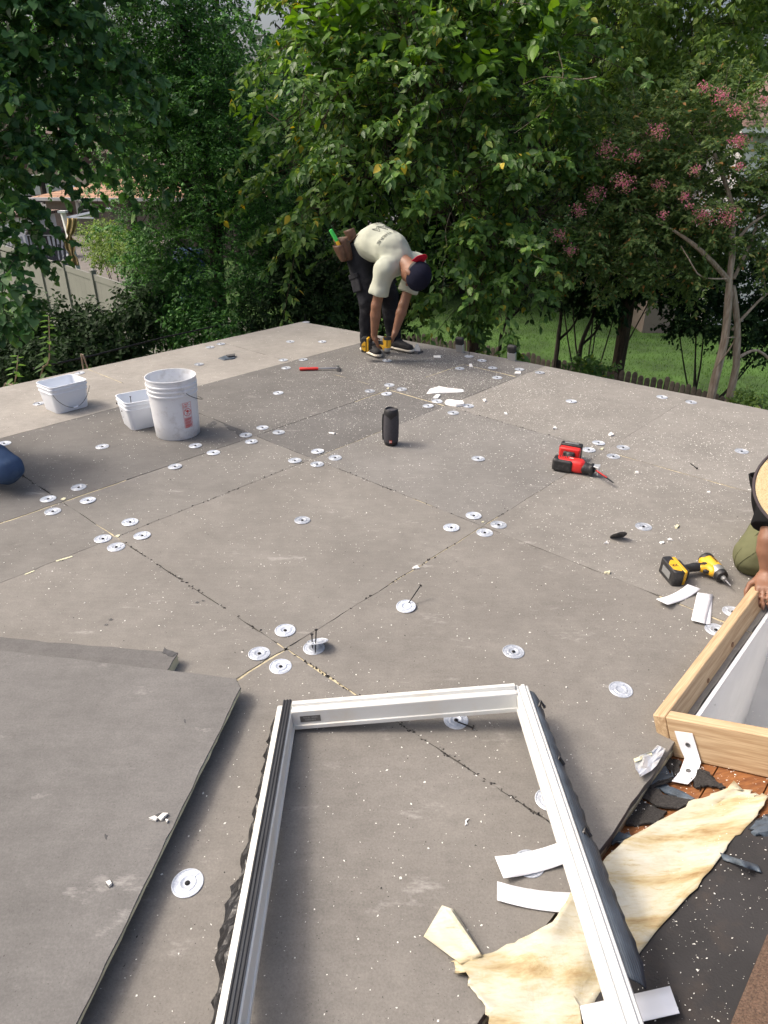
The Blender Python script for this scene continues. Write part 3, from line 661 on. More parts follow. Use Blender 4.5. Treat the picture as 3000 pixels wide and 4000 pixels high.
loose_strip([(2758, 2318), (2784, 2324), (2776, 2438), (2745, 2436)], 'lower white strip of the pair by the curb, mostly covered', .003)
loose_strip([(2724, 2314), (2783, 2322), (2753, 2436), (2700, 2422)], 'upper white strip of the pair by the curb', .006, base=.007)
loose_strip([(1933, 3346), (1967, 3430), (2245, 3355), (2215, 3277), (6, 12)], 'upper white strip reaching under the frame\'s right rail', .016, base=.006)
loose_strip([(1942, 3443), (1942, 3516), (2290, 3567), (2280, 3486), (-4, 14)], 'lower white strip reaching under the frame\'s right rail', .004, base=.006)
loose_strip([(2265, 3930), (2290, 4040), (2655, 3958), (2617, 3852)], 'white strip crossing under the frame in the lower right corner', .004, base=.026)

# ================================================================== SKYLIGHT FRAME
plain('vinyl_white', (.65, .66, .635), .42, var=.05, scale=5, dirt=(.55, .42, .24), dscale=7, damt=.25)
def gasket_mat():
    m, nt, b = new_mat('rubber_gasket'); L = nt.links; tc = N(nt, 'ShaderNodeTexCoord'); mp = N(nt, 'ShaderNodeMapping'); mp.inputs['Scale'].default_value = (60, 1.5, 1); L.new(tc.outputs['Object'], mp.inputs['Vector'])
    n = N(nt, 'ShaderNodeTexNoise'); n.inputs['Scale'].default_value = 3; n.inputs['Detail'].default_value = 5; L.new(mp.outputs['Vector'], n.inputs['Vector']); r = N(nt, 'ShaderNodeValToRGB'); r.color_ramp.elements[0].position = .35; r.color_ramp.elements[1].position = .75
    r.color_ramp.elements[0].color = (.009, .010, .013, 1); r.color_ramp.elements[1].color = (.040, .046, .056, 1); L.new(n.outputs['Fac'], r.inputs['Fac']); L.new(r.outputs['Color'], b.inputs['Base Color']); b.inputs['Roughness'].default_value = .65
gasket_mat()
FW, FL = .775, 1.42
fx = np.array([1.0, .028, .088]); fx /= np.linalg.norm(fx); fyv = np.array([.0, 1.0, -.098]); fz = np.cross(fx, fyv)
FR = frame(fx, fz); FO = np.array([-.322, 1.598, .003])
sf = thing('skylight_frame', 'white skylight sash frame with black gasket lying on the roof', 'skylight frame', FO, FR)
def rail(prof, p0, p1, side, name='rail', m='vinyl_white'):   # prof (across, up) ; side: unit vector of 'across'
    p0, p1, side = map(lambda q: np.array(q, float), (p0, p1, side)); z = np.array([0, 0, 1.])
    mb = MB(); mb.hexa([p0+side*a+z*b for a, b in prof], [p1+side*a+z*b for a, b in prof]); return mb.build(name, m, sf, bevel=.0012, seg=1)
side_prof = [(0, 0), (.054, 0), (.054, .012), (.050, .012), (.050, .056), (.046, .060), (.019, .060), (.017, .055), (.004, .055), (.0, .050)]
rail(side_prof, (0, 0, 0), (0, -FL, 0), (1, 0, 0))
rprof = [(0, 0), (.046, 0), (.046, .012), (.043, .012), (.043, .054), (.039, .060), (.033, .060), (.0315, .0555), (.024, .0555), (.0225, .061), (.012, .061), (.0105, .055), (.003, .055), (.0, .051)]
rail(rprof, (FW, 0.0, 0), (FW, -FL, 0), (-1, 0, 0))
fprof = [(0, 0), (.052, 0), (.052, .014), (.047, .014), (.047, .062), (.043, .065), (.034, .065), (.032, .061), (.022, .061), (.020, .072), (.006, .072), (.0, .066)]
rail(fprof, (.0505, -.0005, .0), (FW-.0435, -.0005, .0), (0, -1, 0)); rail(fprof, (.0505, -FL+.0005, .0), (FW-.0435, -FL+.0005, .0), (0, 1, 0))
mb = MB()                                            # ribbed black gasket on the left rail
gp = [(.0195, .0602)]+[(.0195+.026*k/12, .0610+(.0052 if k % 4 in (1, 2) else .0030)) for k in range(13)]+[(.0455, .0602)]
mb.hexa([np.array([a, .012, b]) for a, b in gp], [np.array([a, -FL, b]) for a, b in gp]); mb.build('gasket', 'rubber_gasket', sf)
mb = MB(); mb.box((.105, -.0476, .034), (.062, .0012, .022)); nm = mb.build('nameplate', 'steel_grey', sf)
plain('etched_light', (.55, .55, .53), .6)
for k, (s, zz) in enumerate((('MODEL  SERIES', .0385), ('FIXED 0815', .0305))):
    me = text_mesh(s, .0065); o = obj('lettering', me, 'etched_light', nm); o.location = (.105, -.0486, zz); o.rotation_euler = (math.pi/2, 0, 0)
# ragged black bitumen along the left rail
mb = MB(); n = 90; up = []; dn = []
for i in range(n):
    y = -.02-i*(FL-.04)/n; w = .006+.006*(i/n)+.007*abs(math.sin(i*.9)+math.sin(i*2.3)*.6)+(.018 if 36 < i < 50 else 0)+(.006 if 30 < i < 34 else 0)+random.uniform(0, .003)
    up.append([(-.0008, y, .034+.004*math.sin(i*.7)), (-.004-w*.35, y, .024+.006*math.sin(i*1.7)), (-.006-w*.75, y+.004*math.sin(i), .012), (-w-.008, y, .001)])
mb.grid(up); mb.build('bitumen_edge', 'bitumen', sf, solid=.003)
# blue-black ribbed flashing along the right rail
def flash_mat():
    m, nt, b = new_mat('ribbed_flashing'); L = nt.links; tc = N(nt, 'ShaderNodeTexCoord'); wv = N(nt, 'ShaderNodeTexWave', wave_type='BANDS', bands_direction='X'); wv.inputs['Scale'].default_value = 60; wv.inputs['Distortion'].default_value = 1.5; L.new(tc.outputs['Object'], wv.inputs['Vector'])
    n = N(nt, 'ShaderNodeTexNoise'); n.inputs['Scale'].default_value = 18; n.inputs['Detail'].default_value = 6; L.new(tc.outputs['Object'], n.inputs['Vector']); r = N(nt, 'ShaderNodeValToRGB'); r.color_ramp.elements[0].position = .3; r.color_ramp.elements[1].position = .75
    r.color_ramp.elements[0].color = (.034, .044, .057, 1); r.color_ramp.elements[1].color = (.085, .108, .138, 1); L.new(n.outputs['Fac'], r.inputs['Fac']); L.new(r.outputs['Color'], b.inputs['Base Color']); b.inputs['Roughness'].default_value = .55
    bp = N(nt, 'ShaderNodeBump'); bp.inputs['Strength'].default_value = .4; bp.inputs['Distance'].default_value = .002; L.new(wv.outputs['Fac'], bp.inputs['Height']); L.new(bp.outputs['Normal'], b.inputs['Normal'])
flash_mat()
mb = MB(); g = []; n = 60
for i in range(n):
    f = i/(n-1); y = -.02-f*.87; w = .020+.022*f+.0015*math.sin(i*.5)+.0015*math.sin(i*1.7)+random.uniform(-.0012, .0012)
    if i > n-4: w *= .7+.3*(n-i)/4
    g.append([(FW+.0008, y, .048), (FW+.004+w*.35, y, .042-.006*f+.001*math.sin(i*.37)), (FW+.004+w*.7, y, .030-.004*f+.001*math.sin(i*.53+1)), (FW+.004+w, y+.004*math.sin(i*1.9), .016+.002*math.sin(i*.7))])
mb.grid(g); mb.build('flashing_flap', 'ribbed_flashing', sf, smooth=True, solid=.004)
for f, zz in ((-.09, .052), (-.31, .04), (-.55, .046)): mb = MB(); mb.tube([(FW+.012, f, zz-.008), (FW+.02, f+.01, zz+.004), (FW+.03, f-.004, zz-.012)], .005, 6); mb.build('tar_lump', 'bitumen', sf)

# ================================================================== YELLOWED OLD FLASHING SHEET
def sheet_mat():
    m, nt, b = new_mat('yellowed_sheet'); L = nt.links; tc = N(nt, 'ShaderNodeTexCoord')
    def noise(s, d, st=None):
        n = N(nt, 'ShaderNodeTexNoise'); n.inputs['Scale'].default_value = s; n.inputs['Detail'].default_value = d; n.inputs['Roughness'].default_value = .65; n.inputs['Distortion'].default_value = .5
        mp = N(nt, 'ShaderNodeMapping'); mp.inputs['Rotation'].default_value = (0, 0, -.85); mp.inputs['Scale'].default_value = st or (1, 1, 1); L.new(tc.outputs['Object'], mp.inputs['Vector']); L.new(mp.outputs['Vector'], n.inputs['Vector']); return n.outputs['Fac']
    def ramp(f, *st):
        r = N(nt, 'ShaderNodeValToRGB'); e = r.color_ramp.elements
        while len(e) < len(st): e.new(.5)
        for k, (p, c) in enumerate(st): e[k].position = p; e[k].color = (*c, 1)
        L.new(f, r.inputs['Fac']); return r.outputs['Color']
    base = ramp(noise(3.2, 6, (1, 3.5, 1)), (.36, (.55, .54, .46)), (.50, (.53, .49, .37)), (.58, (.46, .38, .22)), (.67, (.30, .20, .09)))
    strk = ramp(noise(30, 9, (1, 4, 1)), (.45, (1, 1, 1)), (.60, (.92, .88, .78)), (.72, (.66, .52, .34)))
    x = N(nt, 'ShaderNodeMix', data_type='RGBA', blend_type='MULTIPLY'); x.inputs['Factor'].default_value = .8; L.new(base, x.inputs['A']); L.new(strk, x.inputs['B']); L.new(x.outputs['Result'], b.inputs['Base Color'])
    b.inputs['Roughness'].default_value = .5
    wv = N(nt, 'ShaderNodeTexWave', wave_type='BANDS', bands_direction='X'); wv.inputs['Scale'].default_value = 120; wv.inputs['Distortion'].default_value = 2.5
    mp = N(nt, 'ShaderNodeMapping'); mp.inputs['Rotation'].default_value = (0, 0, .7); L.new(tc.outputs['Object'], mp.inputs['Vector']); L.new(mp.outputs['Vector'], wv.inputs['Vector'])
    bp = N(nt, 'ShaderNodeBump'); bp.inputs['Strength'].default_value = .18; bp.inputs['Distance'].default_value = .001; L.new(wv.outputs['Fac'], bp.inputs['Height'])
    b2 = N(nt, 'ShaderNodeBump'); b2.inputs['Strength'].default_value = .4; b2.inputs['Distance'].default_value = .010; L.new(noise(14, 6), b2.inputs['Height']); L.new(bp.outputs['Normal'], b2.inputs['Normal']); L.new(b2.outputs['Normal'], b.inputs['Normal'])
sheet_mat()
ys = thing('flashing_sheet', 'crumpled yellow stained flashing sheet under the skylight frame', 'sheet', S(2500, 3500))
RL = [((2873, 3070), (3000, 3112)), ((2770, 3105), (2935, 3205)), ((2650, 3160), (2830, 3325)), ((2400, 3310), (2660, 3530)), ((2240, 3470), (2480, 3735)), ((2160, 3600), (2350, 3870)), ((2010, 3680), (2250, 4010)), ((1890, 3730), (2090, 4090)), ((1765, 3752), (1925, 3975))]
rows = []; n = 46; m_ = 16
for i in range(n):
    f = i/(n-1)*(len(RL)-1); k = min(int(f), len(RL)-2); f -= k
    a = np.array(RL[k][0])*(1-f)+np.array(RL[k+1][0])*f; b = np.array(RL[k][1])*(1-f)+np.array(RL[k+1][1])*f; r = []
    for j in range(m_):
        g = j/(m_-1); q = a*(1-g)+b*g; s = i/(n-1)
        h = .008+.003*math.sin(9*g+14*s)+.002*math.sin(23*s-11*g)+.0015*math.sin(41*s+17*g)+.006*(s < .2)*math.sin(5*g+2)+.018*max(0, math.sin(math.pi*(s-.45)/.35))*(1-g)*(.45 < s < .8)
        if j in (0, m_-1): q = q+RNG.normal(0, 4, 2)
        if i in (0, n-1): q = q+RNG.normal(0, 9, 2)
        r.append(near_hit(q[0], q[1], max(.004, h)))
    rows.append(r)
mb = MB(); mb.grid(rows); reparent(mb.build('sheet', 'yellowed_sheet', smooth=True, solid=.0016), ys)
mb = MB(); rows = []                                 # folded tail on the boards
for i in range(12):
    f = i/11; a = np.array((1655, 3658))*(1-f)+np.array((1800, 3765))*f; b = np.array((1727, 3536))*(1-f)+np.array((1885, 3735))*f; c = np.array((1775, 3553))*(1-f)+np.array((1878, 3725))*f
    m1 = (a+b)/2
    rows.append([near_hit(*a, .006+.01*f), near_hit(*m1, .010+.004*math.sin(7*f)), near_hit(*b, .022-.01*f), near_hit(*(c*.6+b*.4), .034-.018*f), near_hit(*c, .012)])
mb.grid(rows); reparent(mb.build('folded_tail', 'yellowed_sheet', smooth=True, solid=.0016), ys)
mb = MB(); P = [near_hit(x, y, .016) for x, y in ((1912, 3962), (1946, 3924), (2080, 3950), (2235, 3885), (2262, 3930), (2280, 4060), (1900, 4060))]
mb.hexa(P, [p+np.array([0, 0, .002]) for p in P]); reparent(mb.build('torn_corner', 'yellowed_sheet'), ys)
# silver foil scrap at the curb corner
plain('foil_silver', (.72, .74, .77), .28, metal=.55, var=.1, scale=30, bump=.8, bscale=40)
fs = thing('foil_scrap', 'crumpled silver foil scrap at the corner of the curb', 'foil', near_hit(2540, 2960))
rows = []
for i, (a, b) in enumerate((((2568, 2910), (2600, 2925)), ((2545, 2935), (2585, 2955)), ((2500, 2950), (2565, 2990)), ((2478, 2975), (2545, 3010)), ((2484, 3005), (2510, 3030)), ((2495, 3020), (2500, 3034)))):
    rows.append([near_hit(*(np.array(a)*(1-g)+np.array(b)*g), .012+.014*math.sin(i*1.9+g*4)**2) for g in (0, .25, .5, .75, 1)])
mb = MB(); mb.grid(rows); reparent(mb.build('foil', 'foil_silver', solid=.001), fs)
mb = MB(); rows = [[near_hit(*(np.array(a)*(1-g)+np.array(b)*g), .02+.006*math.sin(g*6)) for g in (0, .33, .67, 1)] for a, b in (((2475, 2965), (2545, 2938)), ((2480, 2978), (2548, 2948)))]
mb.grid(rows); reparent(mb.build('torn_edge', 'foam_pale', solid=.002), fs)
# torn shingle scraps between boards and curb
def scrap(pts, h, t_, m, label, name='shingle_scrap', wx=(0, 0)):
    A = [S(2200+x*.4823, 2400+y*.4823, h) for x, y in pts]; P = []
    for i in range(len(A)):
        for k in range(5): P.append(A[i]+(A[(i+1) % len(A)]-A[i])*k/5+(RNG.normal(0, .0038, 3) if k else 0))
    t = thing(name, label, 'shingle scrap', np.mean(A, 0), None, 'torn shingle scraps beside the curb'); mb = MB(); mb.hexa([p-SN*t_ for p in P], P); reparent(mb.build('scrap', m), t); return t
scrap([(560, 1390), (700, 1215), (830, 1230), (890, 1290), (885, 1320), (700, 1385)], .012, .004, 'slate_blue', 'blue grey shingle scrap under the silver foil')
scrap([(560, 1385), (720, 1380), (890, 1312), (895, 1335), (730, 1405), (570, 1410)], .017, .005, 'shingle_black', 'thin black shingle strip below the blue grey scrap')
scrap([(520, 1440), (640, 1390), (860, 1465), (1040, 1500), (1030, 1540), (820, 1560), (640, 1480)], .014, .005, 'shingle_black', 'long black shingle scrap left of the yellow sheet')
scrap([(640, 1400), (800, 1350), (880, 1395), (1110, 1520), (1050, 1560), (860, 1455)], .009, .004, 'slate_blue', 'blue grey scrap with chips beside the orange sheathing')
scrap([(430, 1600), (520, 1480), (640, 1500), (840, 1590), (780, 1680), (560, 1700), (400, 1660)], .008, .006, 'shingle_black', 'rough black shingle scrap at the board edge')
scrap([(280, 1800), (330, 1740), (520, 1760), (570, 1800), (480, 1850), (280, 1850)], .011, .004, 'slate_blue', 'blue grey scrap beside the frame\'s right rail')
scrap([(1040, 1320), (1110, 1240), (1190, 1285), (1300, 1390), (1270, 1415), (1150, 1385), (1080, 1400)], .009, .005, 'shingle_black', 'black shingle scrap on the orange sheathing right of the bent strip')
scrap([(800, 1190), (870, 1160), (960, 1190), (930, 1290), (890, 1300)], .008, .004, 'shingle_black', 'small black scrap behind the bent strip at the curb')
scrap([(1660, 1640), (1560, 1670), (1500, 1740), (1560, 1780), (1800, 1800), (1800, 1660)], .012, .004, 'slate_blue', 'blue grey scrap at the right frame edge beside the felt')
t = thing('membrane_scrap', 'small curled dark scrap lying on the black felt', 'scrap', S(2880, 3370)); rows = []
for i in range(14):
    f = i/13; a = np.array((2818, 3345))*(1-f)+np.array((2968, 3395))*f; rows.append([near_hit(a[0]+d*.5, a[1]+d, .010+.032*math.exp(-((f-.55)/.18)**2)) for d in (-14, 0, 14)])
mb = MB(); mb.grid(rows); reparent(mb.build('strip', 'slate_blue', smooth=True, solid=.003), t)
# ================================================================== GROUND, FENCES, LADDER
GZ = -2.9
def ground_mat():
    m, nt, b = new_mat('lawn'); L = nt.links; tc = N(nt, 'ShaderNodeTexCoord')
    n = N(nt, 'ShaderNodeTexNoise'); n.inputs['Scale'].default_value = .9; n.inputs['Detail'].default_value = 8; n.inputs['Roughness'].default_value = .7; L.new(tc.outputs['Object'], n.inputs['Vector'])
    r = N(nt, 'ShaderNodeValToRGB'); e = r.color_ramp.elements; e[0].position = .38; e[1].position = .62; e[0].color = (.030, .066, .012, 1); e[1].color = (.068, .15, .024, 1); L.new(n.outputs['Fac'], r.inputs['Fac'])
    n2 = N(nt, 'ShaderNodeTexNoise'); n2.inputs['Scale'].default_value = 30; n2.inputs['Detail'].default_value = 4; L.new(tc.outputs['Object'], n2.inputs['Vector'])
    r2 = N(nt, 'ShaderNodeValToRGB'); r2.color_ramp.elements[0].color = (.5, .5, .5, 1); r2.color_ramp.elements[1].color = (1.3, 1.3, 1.2, 1); L.new(n2.outputs['Fac'], r2.inputs['Fac'])
    x = N(nt, 'ShaderNodeMix', data_type='RGBA', blend_type='MULTIPLY'); x.inputs['Factor'].default_value = 1; L.new(r.outputs['Color'], x.inputs['A']); L.new(r2.outputs['Color'], x.inputs['B']); L.new(x.outputs['Result'], b.inputs['Base Color']); b.inputs['Roughness'].default_value = .95
ground_mat()
plain('earth', (.055, .042, .03), .95, var=.4, scale=3)
mb = MB(); mb.add([(-250, -60, GZ), (250, -60, GZ), (250, 400, GZ), (-250, 400, GZ)], [(0, 1, 2, 3)]); tag(mb.build('ground', 'lawn'), kind='structure')
mb = MB(); P = [(-14, 4.5), (-3, 9), (1.0, 13.0), (2.2, 12.9), (5.6, 9.2), (7.5, 6), (4, 3), (0, 7), (-14, 0)]
mb.add([(x, y, GZ+.006) for x, y in P], [tuple(range(len(P)))]); tag(mb.build('earth_bed', 'earth'), kind='structure')
def leaf_mat(name, stops, rough=.42, trans=.28, spec=.35):
    m, nt, b = new_mat(name); L = nt.links; ge = N(nt, 'ShaderNodeNewGeometry'); r = N(nt, 'ShaderNodeValToRGB'); e = r.color_ramp.elements
    while len(e) < len(stops): e.new(.5)
    for k, (p, c) in enumerate(stops): e[k].position = p; e[k].color = (*c, 1)
    oi = N(nt, 'ShaderNodeObjectInfo'); ad = N(nt, 'ShaderNodeMath', operation='ADD'); fr = N(nt, 'ShaderNodeMath', operation='FRACT')
    L.new(ge.outputs['Random Per Island'], ad.inputs[0]); L.new(oi.outputs['Random'], ad.inputs[1]); L.new(ad.outputs[0], fr.inputs[0]); L.new(fr.outputs[0], r.inputs['Fac'])
    L.new(r.outputs['Color'], b.inputs['Base Color']); b.inputs['Roughness'].default_value = rough; b.inputs['Specular IOR Level'].default_value = spec
    tr = N(nt, 'ShaderNodeBsdfTranslucent'); hs = N(nt, 'ShaderNodeHueSaturation'); hs.inputs['Value'].default_value = 1.6; hs.inputs['Saturation'].default_value = 1.15; hs.inputs['Hue'].default_value = .485; L.new(r.outputs['Color'], hs.inputs['Color']); L.new(hs.outputs['Color'], tr.inputs['Color'])
    mx = N(nt, 'ShaderNodeMixShader'); mx.inputs[0].default_value = trans; L.new(b.outputs[0], mx.inputs[1]); L.new(tr.outputs[0], mx.inputs[2])
    L.new(mx.outputs[0], nt.nodes['Material Output'].inputs['Surface']); return m
leaf_mat('leaf_mulberry', [(0, (0.051, 0.117, 0.030)), (.35, (0.085, 0.175, 0.041)), (.7, (0.122, 0.230, 0.053)), (.94, (0.178, 0.301, 0.067)), (.982, (0.299, 0.356, 0.081)), (.997, (0.632, 0.483, 0.069))], rough=.42, trans=.36)
leaf_mat('leaf_lime', [(0, (.07, .16, .025)), (.5, (.12, .25, .035)), (1, (.18, .33, .05))], rough=.4, trans=.35)
leaf_mat('leaf_holly', [(0, (0.033, 0.086, 0.026)), (.5, (0.056, 0.159, 0.040)), (.85, (0.092, 0.246, 0.048)), (1, (0.135, 0.319, 0.066))], rough=.55, trans=.2, spec=.2)
leaf_mat('leaf_dark', [(0, (0.011, 0.026, 0.011)), (.5, (0.019, 0.044, 0.015)), (1, (0.036, 0.076, 0.024))], rough=.65, trans=.2, spec=.15)
leaf_mat('leaf_catalpa', [(0, (0.034, 0.095, 0.038)), (.5, (0.061, 0.153, 0.052)), (.9, (0.096, 0.225, 0.064)), (1, (0.161, 0.294, 0.064))], rough=.45)
leaf_mat('leaf_crape', [(0, (0.072, 0.129, 0.041)), (.5, (0.129, 0.209, 0.064)), (.88, (0.193, 0.282, 0.089)), (.965, (0.274, 0.306, 0.097)), (.992, (0.547, 0.274, 0.097))], rough=.5, trans=.32, spec=.25)
leaf_mat('leaf_right', [(0, (0.098, 0.172, 0.044)), (.5, (0.155, 0.247, 0.060)), (.9, (0.218, 0.333, 0.081)), (1, (0.322, 0.402, 0.103))], rough=.45, trans=.38)
leaf_mat('petal_pink', [(0, (.62, .22, .28)), (.28, (.70, .32, .36)), (.42, (.85, .20, .40)), (.60, (.44, .27, .18)), (.78, (.34, .30, .14)), (1, (.15, .20, .07))], rough=.7, trans=.4)
leaf_mat('grass_blade', [(0, (0.037, 0.087, 0.012)), (.6, (0.062, 0.143, 0.019)), (1, (0.099, 0.174, 0.031))], rough=.6, trans=.3)
leaf_mat('grass_tuft', [(0, (.03, .06, .018)), (.6, (.05, .09, .03)), (1, (.10, .13, .05))], rough=.6, trans=.2)
def bark(name, a, b_): 
    m, nt, b = new_mat(name); L = nt.links; tc = N(nt, 'ShaderNodeTexCoord'); mp = N(nt, 'ShaderNodeMapping'); mp.inputs['Scale'].default_value = (9, 9, 1.4); L.new(tc.outputs['Object'], mp.inputs['Vector'])
    n = N(nt, 'ShaderNodeTexNoise'); n.inputs['Scale'].default_value = 4; n.inputs['Detail'].default_value = 8; L.new(mp.outputs['Vector'], n.inputs['Vector']); r = N(nt, 'ShaderNodeValToRGB'); r.color_ramp.elements[0].position = .35; r.color_ramp.elements[1].position = .7
    r.color_ramp.elements[0].color = (*a, 1); r.color_ramp.elements[1].color = (*b_, 1); L.new(n.outputs['Fac'], r.inputs['Fac']); L.new(r.outputs['Color'], b.inputs['Base Color']); b.inputs['Roughness'].default_value = .9
    bp = N(nt, 'ShaderNodeBump'); bp.inputs['Strength'].default_value = .6; bp.inputs['Distance'].default_value = .02; L.new(n.outputs['Fac'], bp.inputs['Height']); L.new(bp.outputs['Normal'], b.inputs['Normal'])
bark('bark_dark', (.018, .014, .011), (.06, .048, .038)); bark('bark_smooth', (.30, .225, .16), (.55, .45, .35)); bark('bark_brown', (.045, .03, .02), (.11, .078, .052))

SHAPES = {  # outline half (x along the leaf, half width), fold depth along midrib
 'oval': ([(0, 0), (.45, .5), (1, 0)], .10), 'ovate': ([(0, 0), (.14, .34), (.36, .5), (.70, .30), (1, 0)], .09), 'heart': ([(0, 0), (-.06, .30), (.24, .54), (.60, .36), (1, 0)], .07), 'lance': ([(0, 0), (.35, .5), (.7, .36), (1, 0)], .08)}
def leaf_arrays(P, A, Nn, Ln, Wd, shape, curl=.18):
    prof, fold = SHAPES[shape]; n = len(P); A = A/np.linalg.norm(A, axis=1)[:, None]; Nn = Nn-A*(Nn*A).sum(1)[:, None]; Nn /= np.linalg.norm(Nn, axis=1)[:, None]+1e-9; B = np.cross(Nn, A)
    loc = []                                         # base, (left, mid, right)*, tip
    inner = prof[1:-1]; loc.append((0, 0, 0))
    for x, h in inner: loc += [(x, h, 0), (x, 0, -fold), (x, -h, 0)]
    loc.append((1, 0, 0)); loc = np.array(loc); k = len(loc)
    V = np.empty((n, k, 3), np.float32)
    for i, (x, y, z) in enumerate(loc): V[:, i] = P+A*(x*Ln)[:, None]+B*(y*Wd)[:, None]+Nn*((z*Wd)-(curl*x*x*Ln))[:, None]
    T = []; m = len(inner)
    T += [(0, 1, 2), (0, 2, 3)]
    for i in range(m-1):
        a = 1+3*i; b = a+3; T += [(a, b, b+1), (a, b+1, a+1), (a+1, b+1, b+2), (a+1, b+2, a+2)]
    a = 1+3*(m-1); T += [(a, k-1, a+1), (a+1, k-1, a+2)]
    if m == 1: T = [(0, 1, 4), (0, 4, 3)]; V[:, 2] = V[:, 0]; 
    T = (np.arange(n)[:, None, None]*k+np.array(T)).reshape(-1, 3); return V.reshape(-1, 3), T
def twig_leaves(blobs, n_twig, per, length, width, tw_len, droop, hang, seed, shell=.45, cam_bias=0.0):
    """leaves set along short twigs that fill a set of balls; returns leaf position, axis, normal, length, width and twig segments"""
    r = np.random.default_rng(seed); C = np.array([b[:3] for b in blobs]); R = np.array([b[3] for b in blobs]); w = R**2.2; w = w/w.sum()
    k = r.choice(len(R), n_twig, p=w); d = r.normal(size=(n_twig, 3)); d /= np.linalg.norm(d, axis=1)[:, None]
    if cam_bias: d[:, 1] -= cam_bias*r.uniform(0, 1, n_twig); d /= np.linalg.norm(d, axis=1)[:, None]
    rr = R[k]*(shell+(1.05-shell)*r.uniform(0, 1, n_twig)**.6)*(1+.12*r.normal(size=n_twig)); st = C[k]+d*rr[:, None]*np.array([1, 1, .92])
    t = d*.6+r.normal(size=(n_twig, 3))*.45; t[:, 2] -= droop; t /= np.linalg.norm(t, axis=1)[:, None]
    tl = tw_len*r.uniform(.5, 1.3, n_twig); f = np.linspace(.1, 1, per)
    side = np.cross(t, r.normal(size=(n_twig, 3))); side /= np.linalg.norm(side, axis=1)[:, None]
    P = st[:, None]+t[:, None]*(tl[:, None]*f)[..., None]; P[..., 2] -= .25*droop*(tl[:, None]*f**2)
    sg = np.where(np.arange(per) % 2, 1., -1.)[None, :, None]
    A = t[:, None]*.55+side[:, None]*sg*.8+r.normal(size=(n_twig, per, 3))*.25; A[..., 2] -= hang
    Nn = r.normal(size=(n_twig, per, 3))*.42+np.array([-.12, -.25, .9]); P += r.normal(size=P.shape)*tw_len*.05
    n = n_twig*per; q = r.uniform(.55, 1.15, n); return P.reshape(n, 3), A.reshape(n, 3), Nn.reshape(n, 3), length*q, width*q*r.uniform(.85, 1.15, n), (st, st+t*tl[:, None])
def sprays(blobs, n_spray, twigs_per, per, length, width, sp_len, tw_len, arch, hang, seed, up_lean=.25, spread=.55):
    """leafy branches: each spray is an arching axis that carries side twigs set with leaves, so that the crown breaks into clumps with gaps"""
    r = np.random.default_rng(seed); C = np.array([b[:3] for b in blobs]); Rr = np.array([b[3] for b in blobs]); w = Rr**2; w = w/w.sum()
    k = r.choice(len(Rr), n_spray, p=w); d = r.normal(size=(n_spray, 3)); d[:, 1] -= .35; d /= np.linalg.norm(d, axis=1)[:, None]
    st = C[k]+d*(Rr[k]*r.uniform(.15, .8, n_spray))[:, None]; ax = d*.9+r.normal(size=(n_spray, 3))*.3; ax[:, 2] += up_lean; ax /= np.linalg.norm(ax, axis=1)[:, None]
    sl_ = sp_len*r.uniform(.5, 1.25, n_spray)*np.clip(Rr[k]/np.median(Rr), .45, 1.2)
    f = np.linspace(.12, 1, twigs_per); B0 = st[:, None]+ax[:, None]*(sl_[:, None]*f)[..., None]; B0[..., 2] -= arch*sl_[:, None]*f**2
    tng = ax[:, None]-np.array([0, 0, 1.])*(2*arch*f)[None, :, None]; tng = tng/np.linalg.norm(tng, axis=2)[..., None]
    sd = np.cross(tng, np.array([0, 0, 1.])+.25*r.normal(size=(n_spray, 1, 3))); sd /= np.linalg.norm(sd, axis=2)[..., None]+1e-9; sg = np.where(np.arange(twigs_per) % 2, 1., -1.)[None, :, None]
    td = tng*.65+sd*sg*spread*1.3+r.normal(size=(n_spray, twigs_per, 3))*.22; td /= np.linalg.norm(td, axis=2)[..., None]
    tl = tw_len*r.uniform(.5, 1.2, (n_spray, twigs_per))*(1.1-.5*f)[None]; g = np.linspace(.15, 1, per)
    P = B0[:, :, None]+td[:, :, None]*(tl[..., None]*g)[..., None]; P[..., 2] -= .3*arch*tl[..., None]*g**2
    s2 = np.cross(td, r.normal(size=td.shape)*.5+np.array([0, 0, 1.])); s2 /= np.linalg.norm(s2, axis=2)[..., None]+1e-9; sg2 = np.where(np.arange(per) % 2, 1., -1.)[None, None, :, None]
    A = td[:, :, None]*.6+s2[:, :, None]*sg2*.7+r.normal(size=P.shape)*.28; A[..., 2] -= hang*r.uniform(.3, 1.4, P.shape[:3])
    Nn = r.normal(size=P.shape)*.38+np.array([-.15, -.2, .95]); n = n_spray*twigs_per*per; q = r.uniform(.5, 1.15, n)
    return P.reshape(n, 3), A.reshape(n, 3), Nn.reshape(n, 3), length*q, width*q*r.uniform(.85, 1.15, n), (st, B0[:, -1])
def pxblobs(L): return [(*atY(a, b, y), r) for a, b, y, r in L]
def foliage_obj(name, arr, shape, mat, parent, curl=.18):
    V, T = leaf_arrays(*arr[:5], shape, curl); o = obj(name, tri_mesh(name, V, T), mat); o['kind'] = 'stuff'; return reparent(o, parent)
